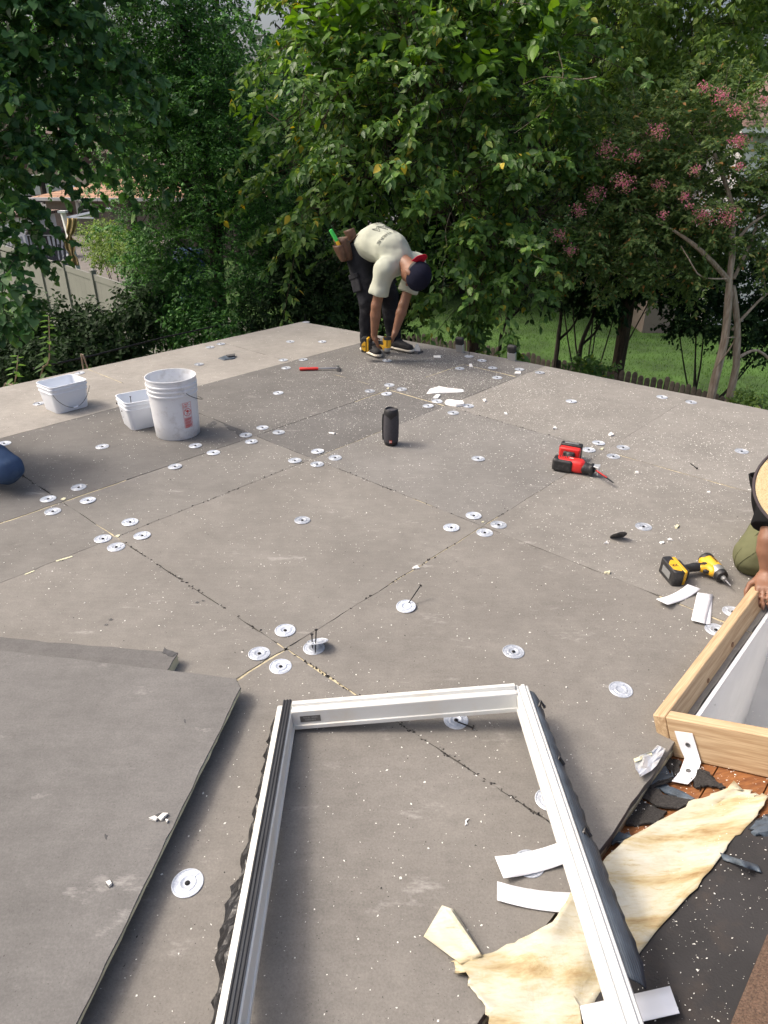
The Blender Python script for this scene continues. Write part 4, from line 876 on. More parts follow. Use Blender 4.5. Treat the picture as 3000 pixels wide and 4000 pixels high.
def limbs(paths, mat, parent, name='trunk', n=8):
    mb = MB()
    for pts, r0, r1 in paths:
        pts = [np.array(p, float) for p in pts]; q = []                       # smooth the path and roughen it a little
        for i in range(len(pts)-1):
            for f in np.linspace(0, 1, 5)[:-1]: 
                p0 = pts[max(i-1, 0)]; p1, p2 = pts[i], pts[i+1]; p3 = pts[min(i+2, len(pts)-1)]
                q.append(.5*(2*p1+(p2-p0)*f+(2*p0-5*p1+4*p2-p3)*f*f+(-p0+3*p1-3*p2+p3)*f**3)+RNG.normal(0, .12*r1, 3))
        q.append(pts[-1]); mb.tube(q, list(np.linspace(r0, r1, len(q))*(1+RNG.normal(0, .05, len(q)))), n)
    return reparent(mb.build(name, mat, smooth=True), parent)
def twigs(seg, parent, mat, every=6, r=.006):
    mb = MB(); a, b = seg
    for i in range(0, len(a), every):
        m_ = (a[i]+b[i])/2; mb.tube([a[i]-(b[i]-a[i])*.8, m_, b[i]], [r, r*.7, r*.35], 3, cap=False)
    o = mb.build('twigs', mat); o['kind'] = 'stuff'; return reparent(o, parent)
def to_ground(p): return np.array([p[0], p[1], GZ])

# ---- mulberry in the middle, bright and nearest
B = pxblobs([(1300, 150, 9.6, .75), (1330, 430, 9.0, .75), (1130, 640, 9.2, .5), (1080, 480, 9.3, .3), (1230, 830, 9.2, .62), (1500, 600, 9.0, .85), (1700, 380, 9.0, .95), (1740, 780, 8.8, .85), (1900, 980, 8.6, .62), (2000, 600, 9.2, .85), (2090, 830, 9.0, .62),
             (1640, 1050, 9.0, .52), (1830, 1130, 8.5, .42), (2060, 1110, 8.7, .48), (2100, 250, 9.6, .95), (1900, 60, 9.6, .95), (1560, 80, 10, .95), (1420, -150, 9.8, .9), (1900, -300, 10, 1.2), (1350, 1000, 9.6, .4), (1960, 1260, 8.2, .22), (2025, 1370, 7.4, .13)])
mul = thing('mulberry_tree', 'bright broad-leaved tree overhanging the roof edge behind the bent worker', 'tree', to_ground(atY(1850, 1300, 11)))
arr = sprays(B, 470, 10, 7, .105, .060, .80, .24, .40, .5, 21)
b0 = mul.matrix_world.translation; tb = np.array(b0)
vis = np.argsort(np.linalg.norm(arr[0]-CC, axis=1))[:240]; rest = np.setdiff1d(np.arange(len(arr[0])), vis)
foliage_obj('foliage', [a[rest] for a in arr[:5]], 'ovate', 'leaf_mulberry', mul)
V, T = leaf_arrays(np.zeros((1, 3)), np.array([[1., 0, 0]]), np.array([[0, 0, 1.]]), np.array([1.0]), np.array([.68]), 'ovate'); LEAF1 = tri_mesh('leaf', V, T); LEAF1.materials.append(MATS['leaf_mulberry'])
for i in vis:
    o = obj('leaf', LEAF1, None); R = frame(arr[1][i], arr[2][i]); M = Matrix.Translation(Vector(arr[0][i])) @ Matrix([list(x) for x in R]).to_4x4() @ Matrix.Scale(float(arr[3][i]), 4); o.parent = mul; o.matrix_parent_inverse = mul.matrix_world.inverted(); o.matrix_basis = M
limbs([([tb, atY(1845, 1400, 11), atY(1858, 1200, 10.8), atY(1900, 950, 10.2), atY(1850, 600, 10), atY(1800, 100, 10)], .13, .05), ([atY(1870, 1100, 10.6), atY(1700, 800, 10), atY(1500, 450, 9.6)], .07, .02), ([atY(1880, 1000, 10.4), atY(2050, 750, 10), atY(2150, 400, 9.8)], .06, .02), ([atY(1500, 700, 9.8), atY(1250, 700, 9.4)], .03, .012), ([atY(1860, 1050, 10.4), atY(1990, 930, 9.2), atY(2010, 1180, 8.6)], .03, .008)], 'bark_brown', mul)
twigs(arr[5], mul, 'bark_brown', 1, .006)
top = twig_leaves(pxblobs([(1270, 120, 9.0, .25), (1390, 180, 8.9, .2), (1010, 470, 9.0, .16), (1290, 330, 8.8, .2), (1440, 60, 8.9, .25), (2050, 150, 8.9, .3), (1900, 300, 8.7, .25), (1730, 250, 8.7, .2)]), 120, 8, .15, .10, .35, -.5, .15, 22, shell=.2)
foliage_obj('young_shoots', top, 'ovate', 'leaf_lime', mul)
# ---- light green climbers hanging in front of it
for i, (path, lab) in enumerate(([((2180, 200), (2200, 290), (2170, 360), (2130, 430), (2010, 520)), 'lime green climber with fine leaflets high in the mulberry'], [((1760, 830), (1740, 900), (1745, 980), (1715, 1060), (1708, 1040)), 'lime green climber hanging right of the bent worker'], [((2330, 300), (2260, 310), (2130, 300), (2040, 330)), 'lime green climber reaching left toward the mulberry crown'])):
    pts = [atY(x, y, 8.35) for x, y in path]; t = thing('climbing_vine', lab, 'vine', pts[-1], None, 'climbers in the mulberry'); limbs([(pts, .006, .002)], 'bark_smooth', t, 'stem', 4)
    r = np.random.default_rng(40+i); Q = []; AX = []
    for a, b in zip(pts[:-1], pts[1:]):
        for f in np.linspace(0, 1, 5):
            p = a+(b-a)*f; d = r.normal(size=3); d[2] = -.3; d /= np.linalg.norm(d)
            for s in np.linspace(.03, .2, 6):
                sd = np.cross(d, (0, 0, 1.)); 
                for sg in (-1, 1): Q.append(p+d*s); AX.append(d*.5+sd*sg+r.normal(size=3)*.1)
    n = len(Q); foliage_obj('leaflets', [np.array(Q), np.array(AX), r.normal(size=(n, 3))*.3+np.array([0, -.3, .9]), np.full(n, .055), np.full(n, .022)], 'lance', 'leaf_lime', t)
# ---- small-leaved dark evergreen at the left of the middle
B = pxblobs([(480, 80, 11.5, 1.0), (660, 160, 11.2, .85), (600, 420, 11, .9), (850, 430, 11, .85), (420, 450, 11.5, .6), (560, 640, 11, .55), (760, 700, 10.8, .8), (980, 680, 10.8, .65), (1080, 900, 10.6, .55), (870, 980, 10.4, .7), (660, 930, 10.6, .55), (1000, 1120, 10.2, .55), (780, 1150, 10.2, .5), (880, 330, 11.5, .5), (1000, 520, 11.2, .5), (620, 1080, 10.2, .42), (590, 850, 11, .36), (520, 1060, 10.6, .26), (880, 1250, 9.8, .35), (520, -250, 11.5, 1.2)])
hol = thing('evergreen_tree', 'dense dark evergreen with small leaves left of the mulberry', 'tree', to_ground(atY(850, 1200, 11)))
arr = sprays(B, 1150, 11, 10, .054, .030, .75, .24, .25, .15, 31); foliage_obj('foliage', arr, 'oval', 'leaf_holly', hol)
tb = np.array(hol.matrix_world.translation)
limbs([([tb, atY(850, 1100, 11), atY(830, 800, 11), atY(760, 400, 11.2), atY(700, 0, 11.5)], .12, .05), ([atY(840, 950, 11), atY(950, 700, 11), atY(1000, 450, 11.2)], .05, .02), ([atY(835, 850, 11), atY(650, 600, 11), atY(560, 400, 11.2)], .05, .02), ([atY(845, 1050, 11), atY(700, 950, 10.8)], .03, .012)], 'bark_dark', hol); twigs(arr[5], hol, 'bark_dark', 4, .005)
# ---- heart-leaved tree in the upper left corner
B = pxblobs([(40, 180, 8.2, .75), (230, 60, 8.6, .75), (340, 300, 9, .55), (90, 430, 8.2, .5), (290, 490, 8.7, .36), (-40, 620, 7.8, .32), (190, 570, 8.4, .22), (40, 760, 7.8, .14), (330, 590, 8.8, .2), (20, 880, 7.3, .24), (130, 930, 7.6, .15), (30, 1060, 7.1, .22), (30, 690, 7.8, .2), (420, 540, 9.2, .36), (30, 960, 7.4, .16), (10, 1180, 7.0, .12), (90, 900, 7.5, .13), (-60, 1000, 7.3, .3), (-150, 300, 8, .9), (100, -200, 8.6, 1.0)])
cat_ = thing('redbud_tree', 'dark tree with heart-shaped leaves filling the upper left corner', 'tree', to_ground(atY(-150, 700, 9)))
arr = sprays(B, 260, 8, 6, .095, .09, .62, .25, .4, .6, 41); foliage_obj('foliage', arr, 'heart', 'leaf_catalpa', cat_)
tb = np.array(cat_.matrix_world.translation); limbs([([tb, atY(-130, 900, 9), atY(-40, 500, 9), atY(150, 150, 9)], .10, .04), ([atY(-60, 600, 9), atY(150, 380, 8.6), atY(330, 330, 8.8)], .035, .012), ([atY(-100, 850, 8.8), atY(60, 820, 7.9), atY(140, 880, 7.7)], .014, .005)], 'bark_dark', cat_); twigs(arr[5], cat_, 'bark_dark', 2, .005)
# ---- crape myrtle with pink flowers at the right
B = pxblobs([(2330, 640, 9.4, .42), (2520, 540, 9.6, .5), (2740, 560, 9.6, .5), (2640, 780, 9.3, .5), (2420, 820, 9.3, .45), (2830, 400, 9.8, .32), (2890, 760, 9.4, .42), (2290, 930, 9.1, .36), (2540, 960, 9.2, .42), (2780, 900, 9.2, .36), (2230, 1010, 9.1, .26), (2960, 950, 9.2, .3), (2420, 1040, 9.3, .36), (3100, 760, 9.5, .45), (2650, 1050, 9.4, .3)])
cra = thing('crape_myrtle', 'crape myrtle with fading pink flower heads at the right roof edge', 'tree', to_ground(atY(2800, 1560, 8.8)))
arr = sprays(B, 560, 10, 10, .062, .031, .55, .2, .2, .2, 51); foliage_obj('foliage', arr, 'lance', 'leaf_crape', cra)
tb = np.array(cra.matrix_world.translation); f_ = atY(2850, 1100, 8.8)
limbs([([tb, atY(2775, 1560, 8.8), atY(2830, 1330, 8.8), f_, atY(2860, 930, 8.9), atY(2855, 780, 9.1), atY(2790, 600, 9.3)], .065, .022), ([f_, atY(2760, 1000, 8.7), atY(2690, 940, 8.7), atY(2620, 895, 8.7)], .034, .016), ([tb+np.array([.12, .05, 0]), atY(2850, 1560, 8.9), atY(2880, 1320, 8.9), atY(2860, 1120, 8.85)], .055, .04), ([atY(2860, 960, 8.9), atY(2930, 880, 9), atY(2990, 840, 9)], .022, .012), ([atY(2865, 1090, 8.9), atY(2950, 900, 9.1), atY(2980, 700, 9.3)], .025, .01),
       ([atY(2840, 1090, 8.7), atY(2740, 1080, 8.6), atY(2690, 1010, 8.6), atY(2660, 960, 8.7)], .010, .005), ([atY(2860, 1290, 8.9), atY(2960, 1180, 9), atY(3060, 1100, 9.1)], .02, .01), ([atY(2785, 1450, 8.8), atY(2870, 1330, 8.6), atY(2840, 1320, 8.5)], .012, .006), ([atY(2880, 1400, 8.9), atY(2960, 1370, 9), atY(3050, 1450, 9)], .022, .014), ([atY(2620, 895, 8.7), atY(2480, 830, 8.9)], .01, .004)], 'bark_smooth', cra)
twigs(arr[5], cra, 'bark_smooth', 3, .004)
FLW = [(2575, 530, 1), (2360, 590, 1), (2480, 605, 1.1), (2705, 665, 0.8), (2440, 720, 1.2), (2330, 745, 1.1), (2265, 815, 1), (2190, 920, 1.1), (2230, 970, 1.2), (2750, 355, 0.7), (2830, 380, 1.1), (2880, 430, 1), (2880, 545, 1), (2905, 560, 1), (2600, 835, 0.7), (2670, 770, 0.7), (2740, 840, 1.1), (2840, 840, 1.5), (2695, 805, 0.6), (2990, 390, 0.8), (2890, 640, 0.7), (2580, 725, 0.7)]
for i, (x, y, s) in enumerate(FLW):                   # each flower head is a part
    r = np.random.default_rng(600+i); c = atY(x, y, 8.40+.1*r.normal()); s = s*random.uniform(.8, 1.2); n = int(120*s*s+26); d = r.normal(size=(n, 3)); d /= np.linalg.norm(d, axis=1)[:, None]; Q = c+d*(.115*s*r.uniform(.15, 1, n)[:, None])*np.array([1.1, .9, .8])+r.normal(size=(1, 3))*.02
    V, T = leaf_arrays(Q, r.normal(size=(n, 3)), r.normal(size=(n, 3))+d, np.full(n, .019), np.full(n, .016), 'oval', .1); o = obj('flower_head', tri_mesh('flower_head', V, T), 'petal_pink'); o['kind'] = 'stuff'; reparent(o, cra)
# ---- bright tree filling the upper right corner
B = pxblobs([(2380, 130, 11.2, .9), (2700, 120, 11.2, 1.0), (2960, 130, 11.5, .5), (2480, 370, 10.8, .6), (2720, 330, 11, .55), (2330, -250, 11.4, 1.1), (2800, -300, 11.4, 1.2), (2250, 480, 10.9, .5), (3150, 50, 11.5, .9)])
rt = thing('broadleaf_tree', 'light green broad-leaved tree in the upper right corner', 'tree', to_ground(atY(2500, 900, 12)))
arr = sprays(B, 380, 10, 7, .105, .055, .80, .26, .4, .5, 61); foliage_obj('foliage', arr, 'ovate', 'leaf_right', rt); tb = np.array(rt.matrix_world.translation)
limbs([([tb, atY(2500, 900, 12), atY(2520, 500, 12), atY(2600, 100, 11.8)], .13, .05), ([atY(2510, 600, 12), atY(2700, 350, 11.6), atY(2850, 200, 11.5)], .05, .02), ([atY(2510, 650, 12), atY(2350, 350, 11.6), atY(2300, 100, 11.5)], .05, .02)], 'bark_brown', rt); twigs(arr[5], rt, 'bark_brown', 2, .006)
# ---- shrubs
def shrub(name, label, blobs, n, per, Ln, Wd, shape, mat, seed, tl=.2, stems=4, group='shrubs below the roof edge'):
    B = pxblobs(blobs); c = np.mean([b[:3] for b in B], 0); t = thing(name, label, 'shrub', (c[0], c[1], GZ), None, group)
    a = twig_leaves(B, n, per, Ln, Wd, tl, .1, .25, seed, shell=.3); foliage_obj('foliage', a, shape, mat, t)
    limbs([([np.array([c[0]+random.uniform(-.25, .25), c[1]+random.uniform(-.2, .2), GZ]), np.array([(c[0]+b[0])/2, (c[1]+b[1])/2, (GZ+b[2])/2-.1]), np.array(b[:3])], .022, .007) for b in B[:stems+4]], 'bark_dark', t, 'stems', 5); return t
shrub('camellia_shrub', 'dark glossy shrub in front of the pale fence at the left', [(60, 1290, 9.4, .30), (210, 1270, 9.4, .32), (360, 1290, 9.4, .32), (150, 1390, 9, .40), (330, 1370, 9, .40), (20, 1420, 8.6, .36), (490, 1310, 9.2, .36), (545, 1190, 9.6, .26), (60, 1510, 8, .36), (230, 1450, 8.4, .36), (430, 1400, 8.8, .38)], 2600, 8, .075, .042, 'lance', 'leaf_dark', 71)
shrub('privet_shrub', 'dark small-leaved shrub right of the pale fence below the evergreen', [(640, 1240, 9.8, .36), (760, 1300, 9.5, .36), (600, 1190, 10, .26), (900, 1330, 9.2, .3), (690, 1130, 10, .36)], 1700, 9, .055, .03, 'oval', 'leaf_holly', 72)
shrub('ivy_thicket', 'dark thicket behind the bent worker\'s legs', [(1080, 1230, 9.4, .38), (1220, 1180, 9.6, .4), (1330, 1240, 9.2, .36), (1500, 1250, 9.4, .34), (1180, 1060, 10, .45), (1450, 1120, 10, .42), (1600, 1120, 10, .34)], 2300, 9, .07, .042, 'oval', 'leaf_dark', 73)
shrub('laurel_shrub', 'dark leafy shrub on the lawn left of the crape myrtle trunk', [(2190, 1080, 12, .42), (2330, 1100, 12, .42), (2230, 980, 12.4, .55), (2450, 1060, 12, .5), (2600, 1060, 12.2, .55), (2340, 1200, 11.8, .2)], 1500, 8, .10, .06, 'ovate', 'leaf_dark', 74)
shrub('hedge_shrub', 'dark shrub behind the crape myrtle trunk at the right edge', [(2760, 1130, 12, .45), (2930, 1120, 12, .55), (2720, 1020, 12.4, .5), (2980, 1330, 11.6, .40), (2720, 1230, 11.6, .30), (2850, 1270, 11.4, .36), (3070, 1230, 11.6, .5), (2650, 1270, 11.8, .22), (2850, 1000, 12.5, .5)], 1500, 8, .09, .05, 'lance', 'leaf_dark', 75)
shrub('seedling_bush', 'small leafy bush in front of the picket fence', [(2300, 1440, 9.6, .16), (2360, 1450, 9.6, .12), (2260, 1425, 9.8, .1)], 110, 7, .07, .04, 'ovate', 'leaf_mulberry', 76, tl=.12, stems=1)
shrub('corner_weed', 'light green weed at the right end of the picket fence', [(2900, 1575, 8.6, .14), (2960, 1590, 8.4, .12)], 80, 7, .07, .035, 'ovate', 'leaf_right', 77, tl=.12, stems=1)
shrub('fern_bush', 'yellow green bush beside the white post and burlap', [(370, 925, 21, .42), (430, 930, 20.6, .45), (400, 990, 20.4, .40), (480, 980, 19.5, .45), (550, 1010, 19, .45)], 1300, 9, .07, .035, 'lance', 'leaf_right', 78)
# slim young trees rising from the lawn
for i, (pp, lab) in enumerate((([(2160, 1480, 12), (2180, 1330, 12), (2190, 1180, 12), (2140, 1000, 12.2)], 'thin dark trunk left of the ornamental grass'),
        ([(2250, 1500, 11.8), (2270, 1350, 11.8), (2320, 1220, 11.8), (2360, 1050, 12)], 'dark leaning trunk nearest the ornamental grass'),
        ([(1950, 1370, 10.6), (1975, 1260, 10.6), (2010, 1180, 10.6), (1960, 1060, 10.6)], 'thin crooked stem right of the mulberry trunk'))):
    P = [atY(*q) for q in pp]; t = thing('young_tree', lab, 'tree', to_ground(P[0]), None, 'young trees on the lawn'); limbs([([to_ground(P[0])]+P, .055 if i < 2 else .03, .02), ([P[1], P[1]+np.array([.25, 0, .3]), P[1]+np.array([.4, .1, .8])], .025, .01), ([P[2], P[2]+np.array([-.25, 0, .2]), P[2]+np.array([-.35, .1, .6])], .018, .008)], 'bark_dark', t)
    a = twig_leaves([(*P[3], .4), (*(P[2]+np.array([.3, 0, .2])), .3)], 110, 7, .1, .055, .25, .3, .4, 80+i); foliage_obj('foliage', a, 'ovate', 'leaf_dark', t)
# saplings at the left roof edge, leaf by leaf
V, T = leaf_arrays(np.zeros((1, 3)), np.array([[1., 0, 0]]), np.array([[0, 0, 1.]]), np.array([1.0]), np.array([.42]), 'lance', .12); LEAF2 = tri_mesh('leaf', V, T); LEAF2.materials.append(MATS['leaf_mulberry']); LEAF3 = LEAF2.copy(); LEAF3.materials[0] = MATS['leaf_lime']
def sapling(base, tip, Y, n, ln, label, lime=.3):
    b, p = atY(*base, Y), atY(*tip, Y); t = thing('sapling', label, 'sapling', to_ground(b), None, 'saplings at the left roof edge'); limbs([([to_ground(b), b, (b+p)/2+np.array([.03, 0, 0]), p], .012, .004)], 'bark_smooth', t, 'stem', 5)
    for i in range(n):
        f = i/(n-1); q = b+(p-b)*f; a = i*2.4; R = frame((math.cos(a), math.sin(a)*.8, .1-.7*(1-f)), (0, -.2, 1)); s = ln*(1.15-.55*f)*random.uniform(.85, 1.15)
        o = obj('leaf', LEAF3 if f > 1-lime else LEAF2, None); o.parent = t; o.matrix_parent_inverse = t.matrix_world.inverted(); o.matrix_basis = Matrix.Translation(Vector(q)) @ Matrix([list(x) for x in R]).to_4x4() @ Matrix.Scale(float(s), 4)
sapling((170, 1560), (190, 1235), 6.4, 44, .13, 'tall sapling with drooping leaves at the left roof edge', .28)
sapling((20, 1600), (70, 1390), 6.2, 26, .12, 'shorter sapling at the far left frame edge', .4)
sapling((330, 1470), (335, 1425), 5.9, 5, .07, 'tiny seedling peeking over the left roof edge', 1.0)
# ---- tall dark trees far behind, each with a trunk and a crown
for i, (x, y, Y, r, mat, n) in enumerate([(60, 250, 17, 2.3, 'leaf_dark', 900), (380, 60, 19, 2.2, 'leaf_dark', 900), (700, 400, 18, 1.6, 'leaf_dark', 600), (1100, 620, 17, 1.5, 'leaf_holly', 900), (1450, 420, 16, 2.2, 'leaf_dark', 1500), (1830, 500, 16.5, 2.2, 'leaf_dark', 1500), (2150, 700, 16, 2.0, 'leaf_dark', 1400), (2300, 150, 18, 2.6, 'leaf_dark', 1300), (2620, 560, 17, 2.2, 'leaf_dark', 1400), (2950, 100, 18, 2.3, 'leaf_dark', 900), (1620, -150, 18, 2.6, 'leaf_dark', 1300), (1150, 60, 20, 1.2, 'leaf_dark', 40), (850, 60, 20, 1.2, 'leaf_dark', 40), (1800, 900, 16.5, 1.5, 'leaf_dark', 1100), (1300, 880, 16, 1.5, 'leaf_dark', 1000), (2950, 1010, 17.5, 1.0, 'leaf_dark', 500), (2450, 950, 17, 1.4, 'leaf_dark', 900)]):
    Y, r = (Y*1.5, r*1.5) if i else (46, 6); c = atY(x, y, Y); lab = ['dark tall tree behind the heart-leaved tree', 'tall dark tree behind the evergreen top', 'dark tree in the gap above the brown roof', 'dark tree behind the left end of the mulberry', 'tall dark tree behind the middle of the mulberry', 'dark tree behind the right half of the mulberry', 'dark tree between mulberry and crape myrtle', 'tall dark tree behind the upper right corner', 'dark tree behind the crape myrtle', 'tall dark tree at the top right corner', 'tallest dark tree at the top centre', 'thin-crowned tree against the pale sky left of centre', 'sparse tree top against the sky above the evergreen', 'low dark tree behind the climber', 'low dark tree behind the bent worker', 'low dark tree by the white house at the right', 'low dark tree behind the crape myrtle foliage'][i]
    t = thing('background_tree', lab, 'tree', (c[0], c[1], GZ), None, 'tall trees in the background')
    r_ = np.random.default_rng(900+i); bl = [(*(c+r_.normal(size=3)*np.array([.55, .5, .6])*r), r*r_.uniform(.35, .62)) for _ in range(9)]
    a = twig_leaves(bl, n, 12, .22, .125, .7, .3, .4, 910+i, shell=.3); foliage_obj('foliage', a, 'oval', mat, t)
    limbs([([(c[0], c[1], GZ), (c[0]+.2, c[1], (GZ+c[2])/2), c, c+np.array([.2, 0, r])], .2, .06)]+[([c-np.array([0, 0, r*.5]), np.array(b[:3])], .07, .02) for b in bl[:6]], 'bark_dark', t)
# ---- grass
r = np.random.default_rng(3); n = 42000; X = np.stack([r.uniform(-1, 12, n), r.uniform(10.5, 24, n), np.full(n, GZ)], 1); d = r.normal(size=(n, 3))*.35; d[:, 2] = 1; h = r.uniform(.03, .075, n); sd = np.cross(d, r.normal(size=(n, 3))); sd /= np.linalg.norm(sd, axis=1)[:, None]; w = .006
V = np.stack([X-sd*w, X+sd*w, X+d*h[:, None]], 1); tag(obj('lawn_grass', tri_mesh('lawn_grass', V.reshape(-1, 3), np.arange(3*n).reshape(-1, 3)), 'grass_blade'), 'short green lawn grass beyond the picket fence', 'grass', kind='stuff')
t = thing('ornamental_grass', 'arching clump of ornamental grass on the lawn', 'grass clump', to_ground(atY(2440, 1330, 13.5))); c = np.array(t.matrix_world.translation); mb = MB()
for i in range(420):
    a = random.uniform(0, 6.28); L_ = random.uniform(.5, 1.0); d = np.array([math.cos(a), math.sin(a), 0]); s = np.array([-d[1], d[0], 0])*.005; q = [c+d*L_*f*(.25+.75*f)*.95+np.array([0, 0, L_*1.15*(f-.62*f*f)]) for f in (0, .3, .6, .85, 1)]
    o_ = len(mb.v); mb.v += [tuple(p+s*k*(1-.2*j)) for j, p in enumerate(q) for k in (-1, 1)]; mb.f += [(o_+2*j, o_+2*j+1, o_+2*j+3, o_+2*j+2) for j in range(4)]
o = mb.build('blades', 'grass_tuft', recalc=False); o['kind'] = 'stuff'; reparent(o, t)

# ---- picket fence
plain('weathered_wood', (.085, .072, .06), .9, var=.4, scale=14, bump=.5, bscale=40)
pf = thing('picket_fence', 'low weathered grey picket fence along the lawn beyond the roof', 'fence', G(2300, 1440, -1.75)*np.array([1, 1, 0])+np.array([0, 0, GZ]))
PT = [(1560, 1300), (1663, 1310), (2089, 1386), (2360, 1450), (2613, 1474), (2866, 1555), (3000, 1600)]; PW = [G(x, y, -1.72) for x, y in PT]; PW[3] = G(2360, 1440, -1.72)
def pick_mesh():
    mb = MB(); mb.prism([(-.043, -1.17), (.043, -1.17), (.043, -.05), (.022, -.008), (-.022, -.008), (-.043, -.05)], (0, 0, 0), (1, 0, 0), (0, 0, 1), (0, 1, 0), .018); me = mb.mesh('picket'); me.materials.append(MATS['weathered_wood']); return me
PK = pick_mesh(); L_ = [0]
for a, b in zip(PW[:-1], PW[1:]): L_.append(L_[-1]+np.linalg.norm((b-a)[:2]))
s = 0
while s < L_[-1]:
    x = np.interp(s, L_, [p[0] for p in PW]); y = np.interp(s, L_, [p[1] for p in PW]); x2 = np.interp(s+.05, L_, [p[0] for p in PW]); y2 = np.interp(s+.05, L_, [p[1] for p in PW])
    o = obj('picket', PK, None); o.parent = pf; o.matrix_parent_inverse = pf.matrix_world.inverted(); o.location = (x, y, -1.72+random.uniform(-.05, .04)); o.rotation_euler = (random.uniform(-.02, .02), random.uniform(-.03, .03), math.atan2(y2-y, x2-x)+random.uniform(-.04, .04)); s += .103
for zz in (-2.05, -2.6):
    mb = MB()
    for a, b in zip(PW[:-1], PW[1:]):
        d = (b-a)/np.linalg.norm(b-a); nn = np.array([-d[1], d[0], 0])*.04; p, q = a*np.array([1, 1, 0]), b*np.array([1, 1, 0]); p[2] = q[2] = zz; mb.hexa([p+nn, q+nn, q+nn+[0, 0, .09], p+nn+[0, 0, .09]], [p+nn*1.9, q+nn*1.9, q+nn*1.9+[0, 0, .09], p+nn*1.9+[0, 0, .09]])
    reparent(mb.build('fence_rail', 'weathered_wood'), pf)
# ---- ladder leaning on the roof edge
plain('aluminium', (.52, .53, .54), .4, metal=.7, var=.06); plain('rubber_black', (.02, .02, .021), .7)
a, b = GF(990, 762), GF(1102, 780); e = (b-a)/np.linalg.norm(b-a); out = np.array([-e[1], e[0], 0]); out = out if out[1] > 0 else -out
ld = thing('ladder', 'aluminium ladder with black end caps leaning on the far roof edge', 'ladder', np.append((a+b)[:2]/2+out[:2]*.75, GZ))
for q in (a, b):
    tp = q+np.array([0, 0, .07])+out*.02; bt = np.append((q+out*.8)[:2], GZ); R = frame(e, tp-bt); mb = MB(); mb.box((tp+bt)/2, (.072, .030, np.linalg.norm(tp-bt)), R); reparent(mb.build('rail', 'aluminium', bevel=.004), ld)
    mb = MB(); mb.box(tp+R[:, 2]*.03, (.078, .046, .07), R); reparent(mb.build('end_cap', 'rubber_black', bevel=.018, seg=3), ld)
for k in range(10):
    f = .05+k*.095; p = [np.append((q+out*.8)[:2], GZ)*(1-f)+(q+np.array([0, 0, .085])+out*.02)*f for q in (a, b)]; mb = MB(); mb.tube(p, .014, 8); reparent(mb.build('rung', 'aluminium'), ld)
# ================================================================== NEIGHBOURS: VINYL FENCE, PATIO, HOUSES, CAR
plain('vinyl_fence', (.205, .205, .185), .6, var=.05, scale=2)
FP = [(-120, 930), (39, 965), (130, 990), (228, 1016), (335, 1046), (447, 1083), (529, 1112), (640, 1150), (760, 1195), (930, 1262)]
FWp = [G(x, y, -1.05) for x, y in FP]
vf = thing('vinyl_fence', 'tall pale vinyl privacy fence running toward the roof at left', 'fence', np.append(FWp[3][:2], GZ))
a, b = FWp[1], FWp[-2]; dd = (b-a)[:2]/np.linalg.norm((b-a)[:2]); LEN = np.linalg.norm((b-a)[:2]); st = a[:2]-dd*3.0; k = 0; sd = np.array([-dd[1], dd[0]])
while k*1.83 < LEN+5:
    p = st+dd*1.83*k; mb = MB(); mb.box((*p, GZ+.95), (.115, .115, 1.9), frame((*dd, 0), (0, 0, 1))); po = reparent(mb.build('post', 'vinyl_fence'), vf)
    mb = MB(); mb.box((*p, GZ+1.915), (.14, .14, .028), frame((*dd, 0), (0, 0, 1))); mb.hexa([np.array([p[0]+x*.05, p[1]+y*.05, GZ+1.93]) for x, y in ((-1, -1), (1, -1), (1, 1), (-1, 1))], [np.array([p[0]+x*.01, p[1]+y*.01, GZ+1.965]) for x, y in ((-1, -1), (1, -1), (1, 1), (-1, 1))]); reparent(mb.build('post_cap', 'vinyl_fence'), vf)
    c = p+dd*.915; R = frame((*dd, 0), (0, 0, 1)); mb = MB(); mb.box((*c, GZ+1.77), (1.712, .05, .14), R); reparent(mb.build('top_rail', 'vinyl_fence'), vf); mb = MB(); mb.box((*c, GZ+.12), (1.712, .05, .14), R); reparent(mb.build('bottom_rail', 'vinyl_fence'), vf)
    for j in range(6):
        q = p+dd*(.06+.0285*0+.285*j+.143); mb = MB(); mb.box((*q, GZ+.945), (.281, .022, 1.508), R); reparent(mb.build('panel_board', 'vinyl_fence'), vf)
    k += 1
# white post with beam and burlap
plain('white_paint', (.74, .75, .76), .5, var=.04); plain('burlap', (.42, .31, .14), .95, var=.25, scale=14, bump=.6, bscale=120)
Yp = 19.0; base = atY(305, 1040, Yp); topp = atY(246, 832, Yp)
t = thing('pergola_post', 'white pergola post with a pale beam beside the patio chairs', 'post', np.array([base[0], base[1], GZ])); topv = np.array([topp[0], topp[1], topp[2]]); bt = np.array([base[0]+.1, base[1], GZ])
mb = MB(); mb.tube([bt, topv], .072, 4); reparent(mb.build('post', 'white_paint'), t); mb = MB(); mb.box(topv+[0, 0, .03], (.19, .19, .05)); reparent(mb.build('post_cap', 'white_paint'), t)
mb = MB(); mb.tube([atY(262, 853, Yp), atY(430, 816, Yp+2)], .045, 4); reparent(mb.build('beam', 'white_paint'), t); mb = MB(); mb.tube([atY(262, 852, Yp), atY(365, 853, Yp+.5)], .022, 4); reparent(mb.build('rail', 'white_paint'), t)
t = thing('burlap_curtain', 'tan burlap curtain tied along the white pergola post', 'curtain', atY(290, 1040, Yp-.1)); mb = MB(); rows = []
for i in range(30):
    f = i/29; y = 852+185*f; cx = 282+8*f-14*math.sin(3.1*f)**2; hw = 17*(1-.72*math.exp(-((f-.38)/.06)**2)-.62*math.exp(-((f-.75)/.06)**2))+2; rows.append([atY(cx+hw*g, y, Yp-.12-.05*math.sin(6*g+3*f)) for g in np.linspace(-1, 1, 11)])
